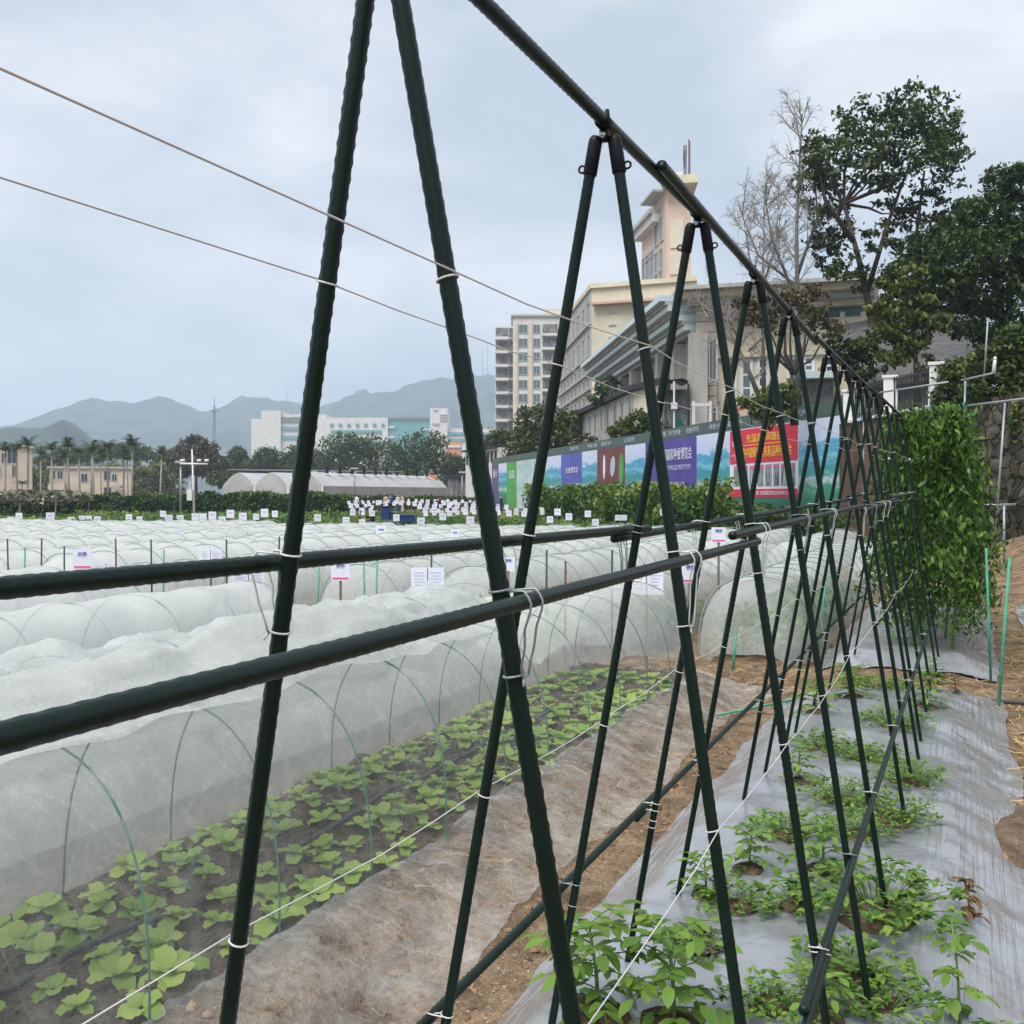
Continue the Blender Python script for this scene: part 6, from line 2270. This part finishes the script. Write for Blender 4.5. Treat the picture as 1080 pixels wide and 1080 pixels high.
# greenhouse: three gables and a long side
M['poly'] = mat('greenhouse_sheet', (.38, .38, .38), .5, .3, var=.12, vscale=.4)
M['poly_roof'] = mat('greenhouse_roof', (.44, .44, .45), .45, .4, var=.1, vscale=.3)
gh = thing('greenhouse', 'long pale three-gabled greenhouse with black roof vents', 'greenhouse', at(340, 522, 130))
c0 = np.array(at(340, 0, 130)[:2])
ex, ey = np.array([-DY, DX]), np.array([DX, DY])
gw, gl = 5.3, 34.0
ze, zr = zpx(512.5, 130), zpx(497.5, 130)
for g_ in range(3):
    o0 = c0 + ex * gw * g_
    rows = []
    for (yy) in (0, gl * .25, gl * .5, gl * .75, gl):
        prof = []
        for j in range(13):
            f = j / 12
            zz = ze + (zr - ze) * (1 - abs(2 * f - 1) ** 1.6)
            p = o0 + ex * gw * f + ey * yy
            prof.append((p[0], p[1], zz))
        rows.append(prof)
    obj('roof', MB().grid(np.array(rows)), M['poly_roof'], gh, True)
    fr = rows[0]
    v = [(p[0], p[1], ze - .02) for p in fr] + [tuple(p) for p in fr]
    obj('gable', MB().add(v, [(i, i + 1, 14 + i, 13 + i) for i in range(12)]), M['poly'], gh)
    obj('end_wall', MB().slab(o0 + ex * .08, o0 + ex * (gw - .08), .1, -.1, ze - .03), mat('greenhouse_lower', (.36, .36, .36), .6, .3, var=.15, vscale=.5), gh)
    p = o0
    obj('gutter_post', MB().box((p[0], p[1], ze / 2), (.22, .22, ze)), M['white'], gh)
obj('side_wall', MB().slab(c0, c0 + ey * gl, .1, -.1, ze), M['poly'], gh)
obj('top_rail', MB().slab(c0 + ex * gw * 2.8, c0 + ey * gl * .6, .1, zr + .35, zr + .5), M['galv'], gh)
for k in range(10):
    p = c0 + ey * gl * (.1 + .088 * k) + ex * 1.6
    obj('roof_vent', MB().box((p[0], p[1], zr + .35), (.35, .6, .95)), M['black'], gh)
for k in range(9):
    p = c0 + ey * gl * k / 8 - ex * .07
    obj('side_post', MB().box((p[0], p[1], ze / 2), (.1, .1, ze)), M['galv'], gh)
obj('orange_vent', MB().box((*(c0 + ey * gl * .98 + ex * 2.5), zr - .1), (2, 2, .6)), M['roof_orange'], gh)

# slatted dark shed and its lamp pole
t = thing('slatted_shed', 'dark slatted shed at the right end of the greenhouse', 'shed', at(492, 522, 130))
obj('body', MB().box((at(492, 0, 132).x, 132, 1.9), (4.6, 4, 3.8)), M['recess'], t)
for k in range(7):
    obj('slat', MB().box((at(478 + k * 4.6, 0, 129.9).x, 129.9, 2), (.16, .1, 3.6)), M['wall_grey'], t)
obj('roof', MB().box((at(492, 0, 132).x, 131.9, 3.95), (5, 4.6, .25)), M['dark_roof'], t)


def lamp_pole(label, x, yt, yb, d, arm):
    t = thing('lamp_pole', label, 'lamp pole', at(x, yb, d))
    obj('pole', MB().tube([at(x, yb + 3, d), at(x, yt, d)], [.09, .06], 8), M['galv'], t, True)
    obj('lamp_head', MB().box(at(x, yt, d), (arm / 1080 * d, .5, .16)), M['trim_grey'], t)


lamp_pole('grey lamp pole with flat head before the slatted shed', 487.5, 498, 530, 105, 7)
lamp_pole('grey lamp pole before the greenhouse side', 374, 494, 523, 112, 8)
lamp_pole('grey street lamp just left of the white camera pole', 190.5, 487, 543, 76, 9)
t = thing('camera_pole', 'white pole with cross arm, three cameras and a hanging box', 'camera pole', at(204.5, 548, 74))
d = 74
obj('pole', MB().tube([at(205, 550, d), at(204, 515, d), at(202.5, 474, d)], [.1, .08, .05], 8), M['white'], t, True)
obj('cross_arm', MB().tube([at(190, 489, d), at(219, 489.5, d)], .07, 8), M['white'], t, True)
for x in (192.5, 210, 218):
    obj('camera', MB().tube([at(x - 2, 486, d), at(x + 2, 485.5, d)], .1, 8), M['white'], t, True)
obj('control_box', MB().box(at(200.3, 522, d - .15), (.36, .3, .8)), M['white'], t)
obj('box_rod', MB().tube([at(200.3, 517, d), at(200.3, 507, d)], .03, 6), M['white'], t)

# lattice mast
d = 520
t = thing('lattice_mast', 'thin grey lattice mast rising before the hills', 'mast', at(226, 500, d))
w = MB()
z0, z1 = 0, zpx(428, d)
for k in range(10):
    za, zb = z0 + (z1 - z0) * k / 10, z0 + (z1 - z0) * (k + 1) / 10
    ra, rb = 1.4 * (1 - k / 12), 1.4 * (1 - (k + 1) / 12)
    bx_ = t.location.x
    for (sx, sy) in ((1, 1), (1, -1), (-1, 1), (-1, -1)):
        w.tube([(bx_ + sx * ra, d + sy * ra, za), (bx_ + sx * rb, d + sy * rb, zb)], .16, 4)
    w.tube([(bx_ - ra, d - ra, za), (bx_ + rb, d - rb, zb)], .1, 4)
    w.tube([(bx_ + ra, d - ra, za), (bx_ - rb, d - rb, zb)], .1, 4)
obj('lattice', w, M['galv'], t)
obj('antenna', MB().tube([(t.location.x, d, z1), (t.location.x, d, zpx(419, d))], .2, 5), M['galv'], t)
obj('platform', MB().box((t.location.x, d, zpx(433, d)), (3, 3, .6)), M['galv'], t)

# --- white institute far away
d = 640
t = thing('institute_building', 'large white institute with teal glass bands far behind the greenhouse', 'building', at(370, 500, d))


def blk(x0, x1, yt, m, name='wall', dd=0, dep=25, yb=None):
    a_, b_ = at(x0, yt, d + dd), at(x1, yt, d + dd)
    z0 = zpx(yb, d + dd) if yb else 0
    return obj(name, MB().box(((a_.x + b_.x) / 2, d + dd + dep / 2, (a_.z + z0) / 2), (b_.x - a_.x, dep, a_.z - z0)), m, t)


def strip(x0, x1, yt, yb, m, name='glass_band', dd=-.4):
    a_, b_ = at(x0, yt, d + dd), at(x1, yb, d + dd)
    return obj(name, MB().box(((a_.x + b_.x) / 2, d + dd, (a_.z + b_.z) / 2), (b_.x - a_.x, .5, a_.z - b_.z)), m, t)


blk(265, 276, 442, M['bwhite'], dd=1); blk(275.5, 296, 433, M['bwhite']); blk(283, 344, 437, M['bwhite'], dd=2.5)
blk(342, 409, 440.5, M['bwhite'], dd=1.5); blk(409, 454, 441.5, M['teal_pale'], 'glass_hall', 3); blk(453.5, 472, 430.5, M['bwhite'], dd=.5); blk(471, 540, 452, M['bwhite'], dd=4)
for y0, y1 in ((450, 453.5), (459.5, 463)):
    strip(286, 318, y0, y1, M['teal_pale'], dd=1.8)
strip(282, 286, 444, 468, M['teal_pale'], dd=1.2); strip(296, 318, 440, 445, M['recess'], dd=1.8, name='open_gallery')
strip(349, 402, 453.5, 456.5, M['teal_pale'], dd=1); strip(346, 405, 466, 470, M['teal_pale'], dd=1)
for k in range(7):
    strip(348 + k * 9, 351.5 + k * 9, 446.5, 449.5, M['teal_pale'], 'window', dd=1)
strip(409, 454, 440, 442, M['recess'], 'roof_rail', dd=2); strip(410, 416, 449.5, 451.5, M['bwhite'], 'sunshade', dd=2); strip(410, 416, 460, 462, M['bwhite'], 'sunshade', dd=2)
strip(446, 454, 452, 453.5, M['bwhite'], 'sunshade', dd=2)
for y in (437, 440, 443):
    strip(464, 472, y, y + 1, M['trim_grey'], 'louvre', dd=.1)
strip(456, 463, 446, 448, M['trim_grey'], 'louvre', dd=.1); strip(457, 462, 432, 433, M['trim_grey'], 'louvre', dd=.1)
for y in (456, 462.5):
    strip(472, 530, y, y + 3, M['teal_pale'], dd=3.5)
blk(470, 486, 466, M['roof_orange'], 'annex', -30, 12); strip(470, 486, 469.5, 472, M['bwhite'], 'annex_band', dd=-30.6)
# slotted arcade left of the broad tree
d = 100
t = thing('arcade_building', 'low white building with a row of dark upright slots beside the hoarding', 'building', at(526, 500, d))
A, B_ = at(505, 477, 112), at(541, 470, 100)
obj('wall', MB().slab(A[:2], B_[:2], 3, -.1, zpx(474, 104)), M['bwhite'], t)
LLa = float(np.linalg.norm(np.array(B_[:2]) - np.array(A[:2])))
oo, tt, nn_ = face_frame(A, B_)
for k in range(9):
    p = oo + tt * (LLa * (k + .6) / 9.2) + nn_ * 1.5
    obj('slot', MB().box((p[0], p[1], zpx(482.5, 104)), (.7, .12, 1.1), math.atan2(tt[1], tt[0])), M['dark_glass'], t)
obj('roof', MB().slab(A[:2], B_[:2], 4, zpx(474, 104) + .01, zpx(472, 104)), M['dark_roof'], t)

# ------------------------------------------------------------------ people and carts out in the field
M['skin'] = mat('skin', (.42, .26, .19), .6, .3)
CL = {'dark': mat('cloth_dark', (.03, .035, .05), .9, .1), 'white': mat('cloth_white', (.7, .7, .7), .9, .1), 'pink': mat('cloth_pink', (.6, .33, .27), .9, .1), 'blue': mat('cloth_blue', (.06, .1, .25), .9, .1), 'hair': mat('hair', (.015, .013, .012), .8, .2)}


def body_data(stoop):
    """standing figure grown from a skeleton; stoop bends it forward"""
    hips = Vector((0, 0, .95)); f = stoop
    chest = hips + Vector((0, -.42 * f, .45 * (1 - .5 * f))); neck = chest + Vector((0, -.12 * f, .12)); head = neck + Vector((0, -.06 - .05 * f, .17))
    vs = [hips, hips + (chest - hips) * .5, chest, neck, head]
    rad = [(.15, .12), (.14, .11), (.16, .11), (.055, .055), (.095, .11)]
    ed = [(0, 1), (1, 2), (2, 3), (3, 4)]
    for sg in (-1, 1):
        i = len(vs)
        vs += [hips + Vector((.1 * sg, 0, -.08)), Vector((.12 * sg, -.03 * (1 + sg), .5)), Vector((.13 * sg, .04 * sg, .08)), Vector((.14 * sg, .04 * sg - .14, .04))]
        rad += [(.1, .1), (.068, .068), (.045, .045), (.04, .035)]
        ed += [(0, i), (i, i + 1), (i + 1, i + 2), (i + 2, i + 3)]
        j = len(vs)
        vs += [chest + Vector((.2 * sg, 0, .03)), chest + Vector((.25 * sg, -.02 - .1 * f, -.25)), chest + Vector((.23 * sg, -.16 - .15 * f, -.45)), chest + Vector((.22 * sg, -.2 - .16 * f, -.53))]
        rad += [(.06, .06), (.045, .045), (.035, .035), (.04, .025)]
        ed += [(2, j), (j, j + 1), (j + 1, j + 2), (j + 2, j + 3)]
    me = bpy.data.meshes.new('person')
    me.from_pydata([tuple(v) for v in vs], ed, [])
    o = link(bpy.data.objects.new('person', me))
    sk = o.modifiers.new('skin', 'SKIN')
    for k, r in enumerate(rad):
        me.skin_vertices[0].data[k].radius = r
    me.skin_vertices[0].data[0].use_root = True
    ss_ = o.modifiers.new('smooth', 'SUBSURF'); ss_.levels = 1; ss_.render_levels = 1
    dg = bpy.context.evaluated_depsgraph_get()
    dg.update()
    out = bpy.data.meshes.new_from_object(o.evaluated_get(dg))
    bpy.data.objects.remove(o)
    out.polygons.foreach_set('use_smooth', [True] * len(out.polygons))
    return out, chest, head, hips


PB = {s: body_data(s) for s in (0.0, .8)}


def person(x, yb, d, label, top, legs, stoop=0.0, rz=0.0):
    base, chest, head, hips = PB[stoop]
    t = thing('person', label, 'person', Vector(((x - 540) / 1080 * d, d, -.08)), None, rz)
    me = base.copy()
    me.materials.clear()
    for k in (M['skin'], CL[top], CL[legs], CL['hair']):
        me.materials.append(k)
    ax = (chest - hips).normalized()
    for p in me.polygons:
        c = p.center
        h = (c - hips).dot(ax)
        hd = (c - head).length
        if hd < .16:
            p.material_index = 3 if c.z > head.z + .03 or c.y > head.y + .03 else 0
        elif c.z < .93 and abs(c.x) < .22 and (c.z < hips.z - .02) and not (c.z > .3 and abs(c.x) > .2):
            p.material_index = 2
        elif h > (chest - hips).length + .07:
            p.material_index = 0
        else:
            p.material_index = 1
    obj('body', me, None, t)


for a_ in ((346.5, 522, 96, 'person in a pink top far out beside the greenhouse', 'pink', 'dark', 0.0, .5),
           (351, 524, 96, 'person in white stooping beside the one in pink', 'white', 'dark', .8, 1.0),
           (371, 524, 92, 'person in dark clothes standing before the greenhouse lamp pole', 'dark', 'dark', 0.0, 0),
           (376, 524, 92, 'person in a white top beside the dark clothed one', 'white', 'dark', 0.0, 2.5),
           (388, 524, 94, 'person in dark clothes alone between two pairs of people', 'dark', 'dark', 0.0, 1.2),
           (407, 525, 94, 'person in pink and dark behind the blue cart', 'pink', 'dark', 0.0, 3),
           (411.5, 525, 94, 'person in dark blue behind the blue cart', 'blue', 'dark', 0.0, .2),
           (420, 525, 93, 'person in pale clothes right of the blue cart cab', 'white', 'blue', 0.0, .9),
           (424.5, 525, 95, 'person in a light pink top rightmost behind the cart', 'pink', 'white', 0.0, 2),
           (456.5, 532, 72, 'person in dark clothes stooping among the far cards', 'dark', 'dark', .8, 1.4),
           (528.5, 535, 78, 'person in black standing by the far end of the hoarding', 'dark', 'dark', 0.0, 1.6)):
    person(*a_[:4], a_[4], a_[5], a_[6], a_[7])


def wheel(parent, c, r, w, axis):
    ax = Vector(axis).normalized()
    c = Vector(c)
    tw = obj('wheel', MB().tube([c - ax * w / 2, c - ax * w / 2 * .6, c + ax * w / 2 * .6, c + ax * w / 2], [r * .85, r, r, r * .85], 14), M['black'], parent, True)
    obj('rim', MB().tube([c - ax * w * .55, c + ax * w * .55], r * .45, 10), M['galv'], tw, True)


d = 46
t = thing('farm_cart', 'dark blue motor farm cart with an open tray among the cards', 'cart', (at(417, 0, d).x, d, -.05))
bx_ = t.location.x
ang = .12
obj('tray', MB().box((bx_ + .35, d, .52), (1.0, .75, .3)), M['blue_paint'], t)
obj('tray_rim', MB().box((bx_ + .35, d, .69), (1.08, .82, .04)), M['blue_paint'], t)
obj('cab', MB().box((bx_ - .42, d, .75), (.36, .7, .5)), M['blue_paint'], t)
obj('engine_hood', MB().box((bx_ - .42, d - .02, 1.05), (.28, .5, .1)), M['black'], t)
obj('seat', MB().box((bx_ - .16, d, .78), (.14, .5, .08)), M['black'], t)
obj('handlebar', MB().tube([(bx_ - .5, d - .25, 1.18), (bx_ - .5, d + .25, 1.18)], .02, 6), M['black'], t)
for dx_ in (-.45, .55):
    for dy_ in (-.38, .38):
        wheel(t, (bx_ + dx_, d + dy_, .22), .22, .1, (0, 1, 0))
t = thing('scooter', 'small dark scooter parked left of the blue farm cart', 'scooter', (at(386, 0, d).x, d, -.05))
bx_ = t.location.x
obj('body', MB().tube([(bx_ - .3, d, .3), (bx_ - .05, d, .28), (bx_ + .2, d, .42), (bx_ + .38, d, .5)], [.07, .06, .11, .08], 8), M['black'], t, True)
obj('seat', MB().box((bx_ + .2, d, .6), (.4, .2, .08)), M['black'], t)
obj('handlebar', MB().tube([(bx_ - .3, d, .3), (bx_ - .24, d, .85), (bx_ - .24, d - .2, .88), (bx_ - .24, d + .2, .88)], .025, 6), M['black'], t)
for dx_ in (-.42, .42):
    wheel(t, (bx_ + dx_, d, .2), .2, .08, (0, 1, 0))

# ------------------------------------------------------------------ hills and air
def hill(name, prof, d, back, seed, m, rough=.08, ground=-3):
    xs = np.array([p[0] for p in prof], float); ys = np.array([p[1] for p in prof], float)
    n_, k = 240, 26
    X = np.linspace(xs[0], xs[-1], n_)
    Hh = (HY - np.interp(X, xs, ys)) / 1080 * d
    rows_ = []
    for j in range(k):
        f = j / (k - 1)
        dd = d + back * (f - .5) * 2
        prof_ = (1 - abs(f - .5) * 2) ** .8
        h = Hh * prof_ * (1 + rough * fbm(X * .05 + seed, X * 0 + f * 6, 4)) + Hh * .5 * prof_ * (1 - prof_) * fbm(X * .035 + seed, X * 0 + f * 3 + 5, 3)
        if j == (k - 1) // 2 or j == k // 2:
            h = h * 1.0
        h = h + fbm(X * .5, X * 0 + f * 30, 3, N2) * d * .0022 * (prof_ > .05)
        rows_.append(np.column_stack([(X - 540) / 1080 * d * (1 + .0 * f), np.full(n_, dd), h + ground * (prof_ < .01)]))
    return struct(name, MB().grid(np.array(rows_)[::-1]), m, 'structure', True)


M['hill'] = mat('hill_forest', (.008, .02, .01), .95, .1, color2=(.07, .11, .05), vscale=.014, detail=9, bump=1.0, bscale=.03)
hill('hills', [(-260, 480), (-120, 470), (-40, 462), (0, 452), (30, 444), (75, 433), (88, 424), (105, 416), (125, 420), (145, 423), (175, 420), (195, 425), (210, 432), (235, 424), (260, 418), (300, 420), (330, 426), (360, 417), (400, 412), (430, 404), (455, 399), (480, 395), (500, 393), (520, 391), (560, 398), (640, 410), (760, 430), (900, 440), (1100, 450), (1350, 470)], 2600, 900, 3, M['hill'])
hill('near_hill', [(-200, 470), (-60, 455), (-20, 450), (5, 449), (20, 446), (28, 452), (36, 448), (50, 449), (62, 445), (71, 441), (80, 449), (90, 459), (105, 472), (120, 490), (150, 508)], 1150, 260, 8, M['hill'], .05)
hill('near_hill', [(480, 510), (500, 490), (520, 470), (560, 455), (640, 450), (760, 460), (900, 480)], 1500, 300, 12, M['hill'], .05)
for i, (x, y0, y1) in enumerate(((509, 388, 368), (514, 388, 362), (303, 420, 409), (375, 415, 403), (258, 420, 413))):
    t = thing('hilltop_mast', ['left one of two masts on the hilltop by the white apartments', 'right one of two masts on the hilltop by the white apartments', 'faint mast on the hills above the institute', 'faint mast on the hills right of the first left trellis leg', 'tiny mast on the hill crest right of the lattice mast'][i], 'mast', at(x, y0, 2590))
    p = t.location
    obj('pole', MB().tube([(p.x, p.y, p.z - 25), (p.x, p.y, zpx(y1, 2590))], [1.3, .7], 5), M['galv'], t)

hz = bpy.data.materials.new('haze')
hz.use_nodes = True
hn, hl = hz.node_tree.nodes, hz.node_tree.links
hn.remove(hn["Principled BSDF"])
pv = hn.new("ShaderNodeVolumePrincipled")
pv.inputs['Color'].default_value = (.67, .82, 1.0, 1)
pv.inputs['Density'].default_value = .00042
pv.inputs['Anisotropy'].default_value = .2
hl.new(pv.outputs['Volume'], hn['Material Output'].inputs['Volume'])
hb_ = MB().box((0, 1600, 203), (9000, 5200, 420))
hzo = struct('haze', hb_, hz, 'stuff')
